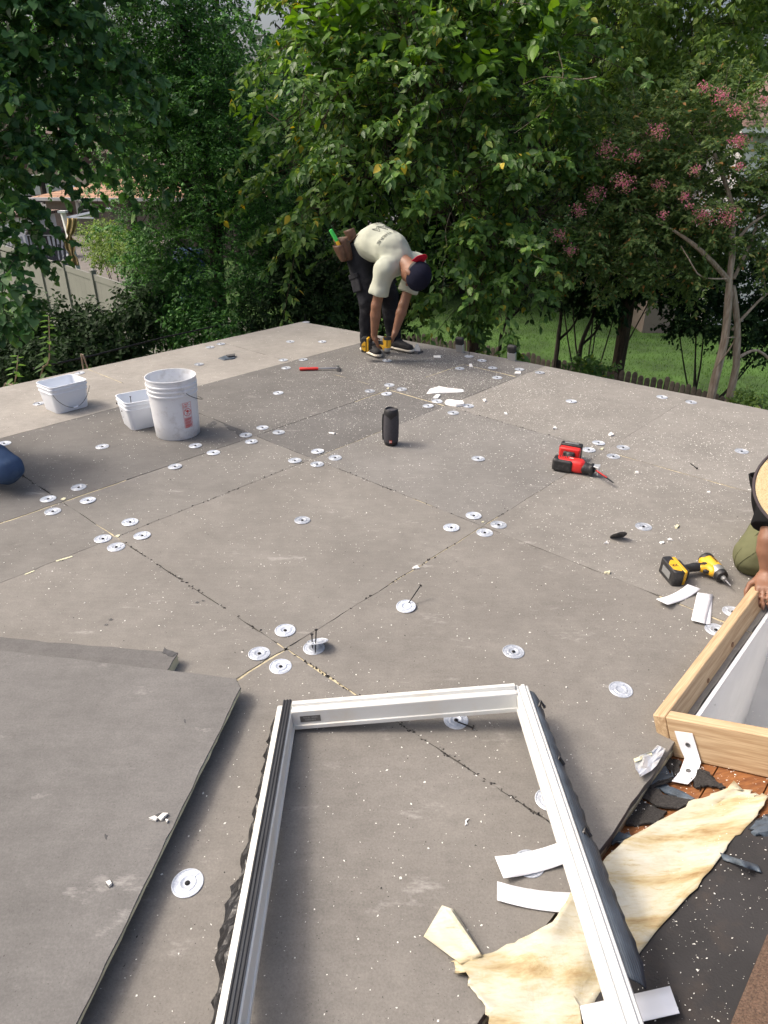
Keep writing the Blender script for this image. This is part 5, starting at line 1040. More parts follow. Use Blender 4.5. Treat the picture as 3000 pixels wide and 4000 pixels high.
mb.grid(rows); reparent(mb.build('cloth', 'burlap', smooth=True, solid=.01), t)
# adirondack chairs beyond the fence
plain('chair_grey', (.30, .31, .33), .55); plain('chair_black', (.03, .03, .033), .5)
patio_z = GZ+.95
def adirondack(px, py, Y, mat, rot, label):
    c = atY(px, py, Y); t = thing('adirondack_chair', label, 'chair', (c[0], c[1], patio_z), rot, 'adirondack chairs beyond the vinyl fence')
    for i in range(7):                               # fan of back slats
        a = (i-3)*.075; h = .78-.035*abs(i-3)**1.6; mb = MB(); mb.box((math.sin(a)*.42+(i-3)*.072, .0, .32+h/2), (.066, .018, h), np.array(Matrix.Rotation(-.32, 3, 'X') @ Matrix.Rotation(a, 3, 'Y'))); mb.build('back_slat', mat, t)
    for i in range(5): mb = MB(); mb.box((0, -.16-.1*i+.08, .34+.025*i), (.52, .085, .02), np.array(Matrix.Rotation(-.2, 3, 'X'))); mb.build('seat_slat', mat, t)
    for s in (-1, 1):
        mb = MB(); mb.box((s*.32, -.25, .54), (.12, .70, .022)); mb.build('armrest', mat, t); mb = MB(); mb.box((s*.29, -.53, .265), (.03, .1, .53)); mb.build('front_leg', mat, t); mb = MB(); mb.box((s*.29, -.1, .2), (.03, .9, .1), np.array(Matrix.Rotation(-.28, 3, 'X'))); mb.build('rear_leg', mat, t)
adirondack(115, 985, 22.5, 'chair_grey', .5, 'leftmost grey adirondack chair beyond the fence'); adirondack(215, 975, 22.5, 'chair_grey', .3, 'upper grey adirondack chair beside the burlap'); adirondack(165, 1005, 20.8, 'chair_black', .4, 'small black adirondack chair behind the fence cap'); adirondack(238, 1005, 20.3, 'chair_black', .35, 'black adirondack chair nearest the white post')
plain('plastic_black', (.015, .015, .016), .45); plain('red_plastic', (.45, .03, .03), .45)
c = atY(180, 925, 26); t = thing('covered_grill', 'black covered grill behind the patio chairs', 'grill', (c[0], c[1], patio_z)); mb = MB(); mb.prism([(-.55, 0), (.55, 0), (.55, .85), (.4, 1.0), (-.4, 1.02), (-.55, .8)], (0, 0, 0), (1, 0, 0), (0, 0, 1), (0, 1, 0), .8); mb.build('cover', 'plastic_black', t, bevel=.08, seg=3); mb = MB(); mb.box((0, -.42, .75), (.9, .03, .03)); mb.build('handle', 'chair_grey', t)
c = atY(88, 968, 21.5); t = thing('red_cooler', 'small red box beside the leftmost patio chair', 'cooler', (c[0], c[1], patio_z+.3)); mb = MB(); mb.box((0, 0, .15), (.4, .3, .3)); mb.build('body', 'red_plastic', t, bevel=.03); mb = MB(); mb.box((0, 0, .32), (.42, .32, .05)); mb.build('lid', 'white_paint', t, bevel=.02)
plain('patio_stone', (.17, .155, .14), .9, var=.15, scale=2)
mb = MB(); P = [atY(-300, 1000, 33), atY(700, 1000, 33), atY(420, 1000, 19.8), atY(60, 1000, 22.3), atY(-300, 1000, 25)]; mb.hexa([np.array([p[0], p[1], GZ+.01]) for p in P], [np.array([p[0], p[1], patio_z]) for p in P]); tag(mb.build('patio', 'patio_stone'), kind='structure')
# ---- tan-roofed house behind the left trees
def shingle_roof_mat(name, a, b_, rows):
    m, nt, b = new_mat(name); L = nt.links; tc = N(nt, 'ShaderNodeTexCoord'); br = N(nt, 'ShaderNodeTexBrick'); br.inputs['Scale'].default_value = rows; br.inputs['Color1'].default_value = (*a, 1); br.inputs['Color2'].default_value = (*b_, 1); br.inputs['Mortar'].default_value = (a[0]*.35, a[1]*.35, a[2]*.35, 1); br.inputs['Mortar Size'].default_value = .022; br.inputs['Brick Width'].default_value = .9; br.inputs['Row Height'].default_value = .3
    mp = N(nt, 'ShaderNodeMapping'); L.new(tc.outputs['Generated'], mp.inputs['Vector']); mp.inputs['Scale'].default_value = (1.6, 1, 1); L.new(mp.outputs['Vector'], br.inputs['Vector']); L.new(br.outputs['Color'], b.inputs['Base Color']); b.inputs['Roughness'].default_value = .95
shingle_roof_mat('roof_tan', (.36, .21, .135), (.47, .29, .19), 9); shingle_roof_mat('roof_brown', (.16, .10, .08), (.22, .15, .12), 9)
plain('siding_taupe', (.20, .165, .14), .8, var=.05); plain('siding_white', (.72, .72, .72), .7, var=.04); plain('glass_dark', (.03, .035, .04), .12, spec=.6); plain('glass_blind', (.25, .26, .28), .3); plain('white_trim', (.72, .72, .70), .5)
HY = 33.0; eL = atY(128, 770, HY); eR = atY(1250, 800, HY); ez = eL[2]
t = thing('neighbour_house', 'taupe sided house with tan shingle roof behind the left trees', 'house', ((eL[0]+eR[0])/2, HY, GZ+.3)); xl, xr = eL[0]+.5, eR[0]
rz = atY(480, 655, HY+4)[2]
mb = MB(); mb.hexa([np.array([xl-.5, HY-.5, ez]), np.array([xr+.5, HY-.5, ez]), np.array([xr+.5, HY+9, ez]), np.array([xl-.5, HY+9, ez])], [np.array([xl+4.0, HY+4.2, rz]), np.array([xr-4, HY+4.2, rz]), np.array([xr-4, HY+4.4, rz]), np.array([xl+4.0, HY+4.4, rz])]); rf = reparent(mb.build('roof', 'roof_tan'), t)
for i in range(14):                                  # lap siding
    z0 = ez-.12-.17*i; mb = MB(); mb.hexa([np.array([xl, HY+.02, z0]), np.array([xr, HY+.02, z0]), np.array([xr, HY+8.5, z0]), np.array([xl, HY+8.5, z0])], [np.array([xl-.012, HY, z0-.165]), np.array([xr, HY, z0-.165]), np.array([xr, HY+8.5, z0-.165]), np.array([xl-.012, HY+8.5, z0-.165])]); reparent(mb.build('siding_board', 'siding_taupe'), t)
mb = MB(); mb.box(((xl+xr)/2, HY-.52, ez-.04), (xr-xl+1, .09, .12)); g = reparent(mb.build('gutter', 'white_trim'), t)
mb = MB(); mb.box(((xl+xr)/2, HY-.24, ez-.11), (xr-xl+1, .5, .02)); reparent(mb.build('soffit', 'white_trim'), t)
w0, w1 = atY(300, 785, HY), atY(362, 848, HY); mb = MB(); wc = (w0+w1)/2; ww, wh = w1[0]-w0[0], w0[2]-w1[2]
for x, z, sx, sz in ((0, wh/2, ww, .12), (0, -wh/2, ww+.1, .12), (-ww/2, 0, .12, wh), (ww/2, 0, .12, wh), (0, 0, ww, .07)): mb.box((wc[0]+x, HY-.03, wc[2]+z), (sx, .07, sz))
wo_ = reparent(mb.build('window', 'white_trim'), t)
for z, mm in ((wh/4, 'glass_blind'), (-wh/4, 'glass_dark')):
    mb = MB(); mb.box((wc[0], HY-.012, wc[2]+z), (ww-.12, .02, wh/2-.1)); o = mb.build('pane', mm); reparent(o, wo_)
c = atY(272, 822, HY-.1); mb = MB(); mb.lathe([(.09, -.15), (.12, .05), (.03, .16)], 10, c=c); reparent(mb.build('porch_lamp', 'plastic_black'), t)
c0_, c1_ = atY(-200, 845, HY-5), atY(185, 990, HY-5); t = thing('garden_shed', 'pale low shed wall at the left frame edge behind the patio', 'shed', ((c0_[0]+c1_[0])/2, HY-4.5, GZ+.3)); mb = MB(); mb.box(((c0_[0]+c1_[0])/2-.3, HY-4, (c0_[2]+patio_z)/2), (c1_[0]-c0_[0], 2, c0_[2]-patio_z)); reparent(mb.build('wall', 'siding_white'), t); mb = MB(); mb.box(((c0_[0]+c1_[0])/2-.3, HY-4, c0_[2]+.04), (c1_[0]-c0_[0]+.3, 2.4, .1)); reparent(mb.build('roof', 'roof_brown'), t)
# a low beige house and a parked car still farther away
c = atY(150, 720, 62); t = thing('far_house', 'beige house far off in the gap under the left leaves', 'house', (c[0], c[1], GZ)); mb = MB(); mb.box((c[0], c[1]+4, (GZ+c[2]+1.2)/2), (16, 8, c[2]+1.2-GZ)); plain('siding_beige', (.55, .46, .34), .8); reparent(mb.build('wall', 'siding_beige'), t); mb = MB(); mb.prism([(-9, 0), (9, 0), (0, 3.0)], (c[0], c[1]+4, c[2]+1.21), (1, 0, 0), (0, 0, 1), (0, 1, 0), 9); reparent(mb.build('roof', 'roof_brown'), t)
plain('door_yellow', (.65, .42, .10), .6)
for dx in (-1.2, 1.2): mb = MB(); mb.box((c[0]+dx, c[1]-.02, c[2]-.8), (.9, .06, 2.1)); reparent(mb.build('door', 'door_yellow'), t)
plain('car_silver', (.55, .57, .58), .25, metal=.3, coat=.6); plain('tyre', (.015, .015, .015), .8)
c = atY(155, 735, 48); cz = c[2]-.75; t = thing('parked_car', 'silver parked car glimpsed under the left leaves', 'car', (c[0], c[1], cz)); prof = [(-2.1, .35), (2.1, .35), (2.15, .75), (1.95, .92), (1.15, 1.02), (.55, 1.48), (-1.1, 1.5), (-1.85, 1.0), (-2.12, .9)]
mb = MB(); mb.prism(prof, (0, 0, 0), (1, 0, 0), (0, 0, 1), (0, 1, 0), 1.75); mb.build('body', 'car_silver', t, bevel=.12, seg=3)
mb = MB(); mb.prism([(.95, 1.05), (.5, 1.40), (-1.0, 1.42), (-1.55, 1.05)], (0, 0, 0), (1, 0, 0), (0, 0, 1), (0, 1, 0), 1.78); mb.build('window_band', 'glass_dark', t)
for x in (-1.3, 1.3):
    for y in (-.8, .8): mb = MB(); mb.lathe([(.33, -.1), (.33, .1), (.2, .11)], 18, c=(x, y, .33), axis=(0, 1, 0)); mb.build('wheel', 'tyre', t)
mb = MB(); mb.hexa([np.array([c[0]-30, 40, GZ+.0]), np.array([c[0]+26, 40, GZ]), np.array([c[0]+26, 66, GZ]), np.array([c[0]-30, 66, GZ])], [np.array([c[0]-30, 45, cz]), np.array([c[0]+26, 45, cz]), np.array([c[0]+26, 66, cz]), np.array([c[0]-30, 66, cz])]); plain('asphalt', (.12, .12, .12), .9); tag(mb.build('street', 'asphalt'), kind='structure')
# ---- white house at the right
WY = 20.0; ea, eb = atY(2880, 512, WY), atY(3300, 500, WY); bz = atY(2900, 1250, WY)[2]
t = thing('white_house', 'white sided house with brown roof behind the crape myrtle', 'house', (ea[0]+3, WY+3, GZ)); x0, x1, ez = ea[0]+.3, eb[0]+4, ea[2]
for i in range(26):
    z0 = ez-.05-.2*i; mb = MB(); mb.hexa([np.array([x0, WY+.02, z0]), np.array([x1, WY+.02, z0]), np.array([x1, WY+7, z0]), np.array([x0, WY+7, z0])], [np.array([x0-.014, WY, z0-.196]), np.array([x1, WY, z0-.196]), np.array([x1, WY+7, z0-.196]), np.array([x0-.014, WY+7, z0-.196])]); reparent(mb.build('siding_board', 'siding_white'), t)
rz = atY(2990, 435, WY+2)[2]; mb = MB(); mb.hexa([np.array([x0-.4, WY-.4, ez+.06]), np.array([x1, WY-.4, ez+.06]), np.array([x1, WY+7, ez+.06]), np.array([x0-.4, WY+7, ez+.06])], [np.array([x0+2.2, WY+3, rz+1.2]), np.array([x1, WY+3, rz+1.2]), np.array([x1, WY+3.2, rz+1.2]), np.array([x0+2.2, WY+3.2, rz+1.2])]); reparent(mb.build('roof', 'roof_brown'), t)
mb = MB(); mb.box(((x0+x1)/2, WY-.42, ez+.01), (x1-x0+.8, .1, .12)); reparent(mb.build('gutter', 'white_trim'), t)
c = atY(2975, 480, WY+.6); mb = MB(); mb.prism([(-.75, -.6), (.9, -.6), (.9, .55), (.1, .55)], (c[0]+.5, WY+.3, c[2]), (1, 0, 0), (0, 0, 1), (0, 1, 0), .8); reparent(mb.build('dormer', 'siding_white'), t)
# a tan outbuilding and a blue barrel half hidden by the shrubs
c = atY(2590, 1165, 19); t = thing('garden_shed', 'brown shed corner glimpsed left of the crape myrtle trunk', 'shed', (c[0], c[1], GZ)); mb = MB(); mb.box((c[0], c[1]+1, (GZ+c[2]+.25)/2), (.8, 2, c[2]+.25-GZ)); reparent(mb.build('wall', 'siding_taupe'), t); mb = MB(); mb.box((c[0], c[1]+1, c[2]+.3), (1.0, 2.3, .08)); reparent(mb.build('roof', 'roof_brown'), t)
plain('barrel_blue', (.012, .03, .11), .4); c = atY(742, 1030, 14); t = thing('blue_barrel', 'blue plastic barrel glimpsed through the evergreen', 'barrel', (c[0], c[1], GZ)); hgt = c[2]+.25-GZ; mb = MB(); mb.lathe([(.26, 0), (.29, .05), (.29, hgt*.33), (.27, hgt*.36), (.29, hgt*.39), (.29, hgt*.66), (.27, hgt*.69), (.29, hgt*.72), (.29, hgt-.05), (.25, hgt)], 20); mb.build('drum', 'barrel_blue', t, smooth=True); mb = MB(); mb.lathe([(.24, hgt), (.24, hgt+.02), (.05, hgt+.02)], 20); mb.build('lid', 'barrel_blue', t)
# black cable hanging below the left roof edge
mb = MB(); P = [atY(130, 1440, 6.6), atY(350, 1392, 7.2), atY(640, 1318, 8.4), atY(900, 1262, 9.2)]; Q = []
for a, b in zip(P[:-1], P[1:]):
    for f in np.linspace(0, 1, 8)[:-1]: Q.append(a+(b-a)*f)
Q.append(P[-1]); mb.tube(Q, .010, 6); tag(mb.build('service_cable', 'rubber_black', smooth=True), 'black cable strung beyond the left roof edge', 'cable')
# ================================================================== BUCKETS
def plastic_white():
    plain('pail_plastic', (.74, .76, .79), .38, var=.04, scale=5, dirt=(.42, .40, .38), dscale=11, damt=.7); plain('tub_plastic', (.76, .80, .86), .35, var=.03, scale=4)
    plain('label_red', (.62, .06, .05), .5, var=.05); plain('wire_steel', (.10, .10, .10), .4, metal=.7)
plastic_white()
BK = G(697, 1692); bk = thing('round_bucket', 'tall round white bucket with a red warning label', 'bucket', BK)
PROF = [(.128, .0), (.132, .004), (.1365, .10), (.1420, .265), (.1475, .268), (.1480, .276), (.1435, .279), (.1440, .293), (.1490, .296), (.1495, .304), (.1450, .307), (.1455, .320), (.1505, .323), (.1505, .331), (.1455, .334), (.1460, .358), (.1495, .360), (.1495, .368), (.1435, .368), (.1425, .33), (.138, .22), (.130, .012), (.001, .010)]
MB().lathe(PROF, 64, cap1=True).build('shell', 'pail_plastic', bk, smooth=True, angle=50)
va = math.atan2(-BK[1], -BK[0])                      # towards the camera
ea = va+.50                                          # the near ear of the bail, right of the label's middle
def bcyl(a, z, extra=0.0):
    r = np.interp(z, [.0, .1, .265, .36], [.1322, .1366, .1421, .146])+extra; return np.array([r*math.cos(a), r*math.sin(a), z])
mb = MB(); mb.tube([bcyl(ea, .292, -.002), bcyl(ea, .292, .012)], .011, 10); mb.build('bail_ear', 'pail_plastic', bk); mb = MB(); mb.tube([bcyl(ea+math.pi, .292, -.002), bcyl(ea+math.pi, .292, .012)], .011, 10); mb.build('bail_ear', 'pail_plastic', bk)
mb = MB(); mb.tube([bcyl(ea+math.pi*f, .292-.095*math.sin(math.pi*f)**.8, .012+.02*math.sin(math.pi*f)) for f in np.linspace(0, 1, 25)], .0022, 6); mb.build('bail', 'wire_steel', bk, smooth=True)
la = va+.52; lw, z0, z1 = .056, .075, .232
def lab(mbx, pts, ex=.0012):                         # polygon in label coordinates (0..1, 0..1) bent onto the pail
    mbx.add([bcyl(la+(x-.5)*lw/.139, z0+(z1-z0)*y, ex) for x, y in pts], [tuple(range(len(pts)))])
mb = MB()
def lrect(x0, y0, x1, y1, n=6):
    for i in range(n): lab(mb, [(x0+(x1-x0)*i/n, y0), (x0+(x1-x0)*(i+1)/n, y0), (x0+(x1-x0)*(i+1)/n, y1), (x0+(x1-x0)*i/n, y1)])
for a in ((0, 0, 1, .012), (0, .988, 1, 1), (0, .805, 1, .815), (0, .405, 1, .413), (0, .285, 1, .293), (0, .165, 1, .173)): lrect(*a)
for a in ((0, 0, .03, 1), (.97, 0, 1, 1)): lrect(*a, n=1)
lrect(.22, .93, .68, .955); lrect(.22, .885, .85, .897); lrect(.22, .84, .55, .862); lrect(.08, .83, .12, .95, 1)
for k in range(5): lrect(.08, .385-.021*k-.012, .92-(.3 if k == 4 else .04*(k % 2)), .385-.021*k, 5)
for k in range(5): lrect(.08, .265-.021*k-.012, .90-(.25 if k == 4 else .05*(k % 3)), .265-.021*k, 5)
for k in range(7): lrect(.08, .148-.020*k-.012, .92-(.35 if k == 6 else .06*(k % 2)), .148-.020*k, 5)
cy, rx, ry = .61, .44, .44*lw/(z1-z0)
for i in range(28):
    a, b = 2*math.pi*i/28, 2*math.pi*(i+1)/28; lab(mb, [(.5+rx*math.cos(a), cy+ry*math.sin(a)), (.5+rx*math.cos(b), cy+ry*math.sin(b)), (.5+rx*.87*math.cos(b), cy+ry*.87*math.sin(b)), (.5+rx*.87*math.cos(a), cy+ry*.87*math.sin(a))])
lab(mb, [(.19, cy+.115), (.24, cy+.125), (.82, cy-.112), (.77, cy-.122)], .0014)
for pts in ([(.36, cy+.075), (.52, cy+.10), (.66, cy+.06), (.72, cy+.015), (.52, cy+.012), (.42, cy+.03)], [(.70, cy+.03), (.84, cy+.05), (.83, cy+.03), (.73, cy+.0)], [(.30, cy-.085), (.58, cy-.085), (.56, cy-.105), (.32, cy-.105)], [(.34, cy-.02), (.50, cy-.015), (.50, cy-.05), (.36, cy-.055)], [(.28, cy+.05), (.36, cy+.06), (.36, cy+.03), (.29, cy+.02)]): lab(mb, pts)
mb.build('warning_label', 'label_red', bk, recalc=False)
def square_tub(c, rot, label, lx=.245, ly=.205, h=.185, wire=True):
    t = thing('square_tub', label, 'tub', c, rot, 'white square tubs')
    def loop(sx, sy, r, z):
        P = []
        for qx, qy, a0 in ((1, 1, 0), (-1, 1, 1), (-1, -1, 2), (1, -1, 3)):
            for k in range(5):
                a = (a0+k/4)*math.pi/2; P.append(((sx/2-r)*qx+r*math.cos(a), (sy/2-r)*qy+r*math.sin(a), z))
        return P
    lv = [(lx*.9, ly*.9, .03, .001), (lx*.92, ly*.92, .034, .006), (lx*1.02, ly*1.02, .034, h*.70), (lx*1.06, ly*1.06, .036, h*.705), (lx*1.06, ly*1.06, .036, h*.75), (lx*1.03, ly*1.03, .034, h*.755), (lx*1.04, ly*1.04, .034, h*.86), (lx*1.075, ly*1.085, .036, h*.865), (lx*1.075, ly*1.085, .036, h*.90), (lx*1.05, ly*1.05, .034, h*.905), (lx*1.055, ly*1.055, .034, h*.985), (lx*1.08, ly*1.09, .036, h*.987), (lx*1.08, ly*1.09, .036, h), (lx*1.03, ly*1.03, .033, h), (lx*.9, ly*.9, .03, .012)]
    mb = MB(); n = 20; o = 0
    for q in lv: mb.v += loop(*q)
    for i in range(len(lv)-1): mb.f += [(i*n+j, i*n+(j+1) % n, (i+1)*n+(j+1) % n, (i+1)*n+j) for j in range(n)]
    mb.f.append(tuple(range(n))[::-1]); mb.f.append(tuple(range((len(lv)-1)*n, len(lv)*n))); mb.build('shell', 'tub_plastic', t, smooth=True, angle=45)
    if wire:
        P = [(-.53*lx+(1.06*lx)*f, -ly*.55-.012*math.sin(math.pi*f), h*.78-.115*math.sin(math.pi*f)**.7) for f in np.linspace(0, 1, 17)]; mb = MB(); mb.tube(P, .0018, 6); mb.build('bail', 'wire_steel', t, smooth=True); mb = MB(); mb.tube(P[7:10], .006, 8); mb.build('bail_grip', 'tub_plastic', t, smooth=True)
    return t
def tub_pose(l, f, r):
    L_, F_, R_ = G(*l), G(*f), G(*r); e = (R_-F_)[:2]; e = e/np.linalg.norm(e); n = np.array([-e[1], e[0]]); return np.append(F_[:2]+e*.110+n*.092, 0), math.atan2(e[1], e[0])
c, a = tub_pose((181, 1603), (229, 1619), (338, 1589)); square_tub(c, a, 'empty white square tub nearest the left roof edge')
c, a = tub_pose((464, 1660), (518, 1684), (603, 1666)); tb_ = square_tub(c, a, 'white square tub full of black screws behind the round bucket', wire=False)
mb = MB(); mb.tube([(.02, -.115, .135), (.10, -.125, .105), (.14, -.09, .09)], .0018, 6); mb.build('bail', 'wire_steel', tb_)
for i in range(26):
    q = c+np.array([random.uniform(-.075, .075), random.uniform(-.055, .055), random.uniform(.02, .09)]); an = random.uniform(0, 6.28); up = (.55 if i < 6 else .12)+random.uniform(0, .25)
    screw_at(q, q+np.array([math.cos(an)*.085, math.sin(an)*.06, .09*up]), 'black roofing screw in the heap inside the square tub')['group'] = 'black screws heaped in the square tub'
p = c+np.array([.055, .03, .10]); screw_at(p, p+np.array([.045, .01, .09]), 'long screw poking up at the right rim of the screw tub'); p = c+np.array([-.06, -.02, .11]); screw_at(p, p+np.array([.003, .0, .075]), 'screw standing upright at the left inside the screw tub')

# ================================================================== HAMMER
plain('grip_red', (.55, .025, .02), .5, var=.08); plain('tool_steel', (.30, .30, .31), .35, metal=.85, var=.15)
h0 = GF(647, 801); h1 = GF(730, 799); d = (h1-h0)[:2]; hm = thing('hammer', 'claw hammer with red grip and steel shaft lying by the worker', 'hammer', h0, math.atan2(d[1], d[0])); HL = np.linalg.norm(d)
mb = MB(); mb.tube([(0, 0, .015), (.01, 0, .015), (.07, 0, .015), (.13, 0, .015), (.15, 0, .015)], [.013, .017, .014, .0155, .012], 12, flat=.8); mb.build('grip', 'grip_red', hm, smooth=True)
for s in (-1, 1): mb = MB(); mb.tube([(.15, s*.006, .015), (HL-.01, s*.006, .015)], .0045, 8); mb.build('shaft_rod', 'tool_steel', hm, smooth=True)
mb = MB(); mb.lathe([(.001, 0), (.0135, .001), (.0145, .006), (.0145, .014), (.010, .018), (.010, .03)], 16, c=(HL, -.052, .016), axis=(0, 1, 0)); mb.build('striking_face', 'tool_steel', hm, smooth=True); mb = MB(); mb.box((HL, -.004, .016), (.026, .044, .024)); mb.build('eye', 'tool_steel', hm, bevel=.004)
for s in (-1, 1): mb = MB(); mb.tube([(HL+s*.006, .016, .017), (HL+s*.009-.006, .04, .022), (HL+s*.011-.02, .065, .016), (HL+s*.012-.034, .078, .007)], [.009, .007, .005, .002], 8, flat=.6); mb.build('claw', 'tool_steel', hm, smooth=True)

# ================================================================== SPEAKER
plain('speaker_fabric', (.045, .044, .052), .75, var=.15, scale=120, bump=.5, bscale=500); plain('speaker_rubber', (.012, .012, .014), .5); plain('badge_red', (.75, .10, .04), .4)
spk = thing('portable_speaker', 'black upright portable speaker standing in the middle of the roof', 'speaker', G(1527, 1735))
sp = lambda zr: [(r, z) for z, r in zr]
MB().lathe(sp([(.024, .0425), (.05, .0455), (.10, .0465), (.15, .0460), (.192, .0440)]), 40, cap0=False, cap1=False).build('fabric_body', 'speaker_fabric', spk, smooth=True)
MB().lathe(sp([(.0, .034), (.003, .0375), (.012, .0415), (.0245, .0432)]), 40).build('bottom_cap', 'speaker_rubber', spk, smooth=True)
MB().lathe(sp([(.1915, .0448), (.205, .0432), (.218, .040), (.224, .036), (.2215, .033), (.214, .031)]), 40, cap0=True, cap1=False).build('top_cap', 'speaker_rubber', spk, smooth=True)
MB().lathe(sp([(.2142, .031), (.2165, .018), (.2165, .001)]), 32).build('top_radiator', 'speaker_fabric', spk, smooth=True)
a = math.atan2(-1, -.05); mb = MB()                  # scooped front of the top cap and side ridge
for k in range(-8, 9):
    b = a+k*.075; z = .190-.018*math.exp(-(k/4.2)**2); b2 = b+.075; z2 = .190-.018*math.exp(-((k+1)/4.2)**2); r = .0466
    mb.add([(r*math.cos(b), r*math.sin(b), z), (r*math.cos(b2), r*math.sin(b2), z2), (.0452*math.cos(b2), .0452*math.sin(b2), .200), (.0452*math.cos(b), .0452*math.sin(b), .200)], [(0, 1, 2, 3)])
mb.build('top_scoop', 'speaker_rubber', spk, smooth=True); mb = MB(); mb.tube([(-.0465, .0, .03), (-.0485, .0, .09), (-.0485, .0, .15), (-.046, .0, .19)], .006, 8); mb.build('side_ridge', 'speaker_rubber', spk, smooth=True)
mb = MB(); g = [[((.0447+.0022)*math.cos(a+x), (.0447+.0022)*math.sin(a+x), z) for x in np.linspace(-.17, .17, 7)] for z in (.026, .040)]; mb.grid(g); bd = mb.build('badge', 'badge_red', spk, solid=.002)
me = text_mesh('JBL', .0115, bold=.0004); 
for v in me.vertices:
    x, y = v.co.x, v.co.y; v.co = ((.0484)*math.cos(a+x/.047), .0484*math.sin(a+x/.047), .033+y)
obj('lettering', me, 'etched_light', bd)

# ================================================================== IMPACT DRIVERS
plain('tool_yellow', (.72, .40, .02), .42, var=.05, dirt=(.35, .22, .05), dscale=40, damt=.4); plain('tool_black', (.018, .018, .019), .5, var=.2, scale=40, dirt=(.12, .12, .12), dscale=60, damt=.5); plain('tool_grey', (.30, .31, .31), .4, metal=.5); plain('tool_red', (.60, .025, .022), .4, var=.05); plain('lettering_black', (.01, .01, .01), .6); plain('lettering_white', (.8, .8, .8), .6)
def impact_driver(label, org, xdir, ydir):
    z = np.cross(xdir, ydir); R = np.stack([np.array(xdir)/np.linalg.norm(xdir), np.cross(z, xdir)/np.linalg.norm(np.cross(z, xdir)), z/np.linalg.norm(z)], 1)
    t = thing('impact_driver', label, 'impact driver', org, R, 'yellow impact drivers')
    MB().lathe([(.012, -.074), (.024, -.072), (.029, -.064), (.031, -.04), (.0315, .004), (.030, .010)], 24, axis=(1, 0, 0)).build('motor_housing', 'tool_yellow', t, smooth=True)
    MB().lathe([(.0305, -.0765), (.0325, -.070), (.0325, -.058), (.0312, -.055)], 24, axis=(1, 0, 0)).build('rear_cap', 'tool_black', t, smooth=True)
    MB().lathe([(.0302, .008), (.0305, .012), (.0285, .034), (.0255, .042)], 24, axis=(1, 0, 0)).build('gear_case', 'tool_grey', t, smooth=True)
    MB().lathe([(.0275, .038), (.0285, .043), (.0245, .058), (.0175, .062)], 24, axis=(1, 0, 0)).build('nose_bumper', 'tool_black', t, smooth=True)
    MB().lathe([(.011, .060), (.011, .066), (.0095, .067), (.0095, .078), (.006, .080)], 16, axis=(1, 0, 0)).build('chuck', 'tool_grey', t, smooth=True)
    MB().lathe([(.0036, .078), (.0036, .100), (.0028, .102), (.0028, .113), (.0012, .118)], 6, axis=(1, 0, 0)).build('driver_bit', 'tool_steel', t)
    k = .006
    sdf_obj('handle', [('cap', ((-.018, .022, 0), (-.022, .075, 0), .0215, .0185, ((0, 0, 1), 1.25)), .01), ('cap', ((-.022, .075, 0), (-.014, .135, 0), .0185, .0195, ((0, 0, 1), 1.2)), .012), ('cap', ((-.05, .012, 0), (.0, .02, 0), .02, .018), .012), ('box', ((-.008, .142, 0), np.eye(3), (.044, .010, .026), .008), .010)], .003, 'tool_black', t, smooth_it=1, pad=.012)
    sdf_obj('yoke', [('cap', ((-.055, .014, 0), (.018, .018, 0), .0235, .0215), .008), ('cap', ((.004, .025, 0), (-.01, .055, 0), .0165, .0125, ((0, 0, 1), .75)), .01)], .003, 'tool_yellow', t, smooth_it=1, pad=.012)
    mb = MB(); mb.prism([(.014, .030), (.024, .034), (.020, .048), (.016, .056), (.006, .058), (.004, .034)], (0, 0, 0), (1, 0, 0), (0, 1, 0), (0, 0, 1), .017); mb.build('trigger', 'tool_black', t, bevel=.004)
    mb = MB(); mb.prism([(-.058, .150), (.046, .150), (.052, .157), (.052, .168), (-.062, .168), (-.062, .157)], (0, 0, 0), (1, 0, 0), (0, 1, 0), (0, 0, 1), .066); mb.build('battery_rail', 'tool_yellow', t, bevel=.006)
    mb = MB(); mb.prism([(-.066, .1685), (.055, .1685), (.057, .176), (.055, .205), (.048, .212), (-.058, .212), (-.066, .204)], (0, 0, 0), (1, 0, 0), (0, 1, 0), (0, 0, 1), .072); bt = mb.build('battery', 'tool_black', t, bevel=.008, seg=3)
    for s in (-1, 1):
        mb = MB(); mb.prism([(-.030, .172), (.040, .172), (.046, .180), (.030, .206), (-.012, .206), (-.036, .186)], (0, 0, s*.0362), (1, 0, 0), (0, 1, 0), (0, 0, 1), .003); mb.build('battery_trim', 'tool_yellow', bt, bevel=.001, seg=1)
        o = obj('lettering', text_mesh('XR', .020, bold=.0008), 'lettering_black', bt); o.matrix_local = Matrix.Translation((.004, .189, s*.0379)) @ Matrix.Rotation(0 if s > 0 else math.pi, 4, 'X') @ Matrix.Rotation(math.pi/2 if s > 0 else -math.pi/2, 4, 'Z')
        me = text_mesh('DEWALT', .0125, bold=.0004)
        for v in me.vertices: x, y = v.co.x, v.co.y; b = y/.0322; v.co = (x-.028, .0325*math.sin(b)*1.0-.006, s*.0325*math.cos(b))
        obj('lettering', me, 'lettering_black', t)
    mb = MB(); mb.box((-.004, .213, 0), (.06, .003, .03)); mb.build('battery_label', 'tool_grey', bt)
    return t
impact_driver('yellow and black impact driver lying on its side by the timber curb', G(2792, 2222, .036), (.14, -.99, -.05), (-.99, -.14, .0))
TIP = G(1512, 1408, .016); impact_driver('yellow impact driver held upside down in the bent worker\'s hands', TIP+np.array([0, 0, .118]), (0, 0, -1), (-.97, .22, .03))
screw_at(G(1512, 1408, .0), TIP+np.array([0, 0, .01]), 'screw under the held driver going into its plate')

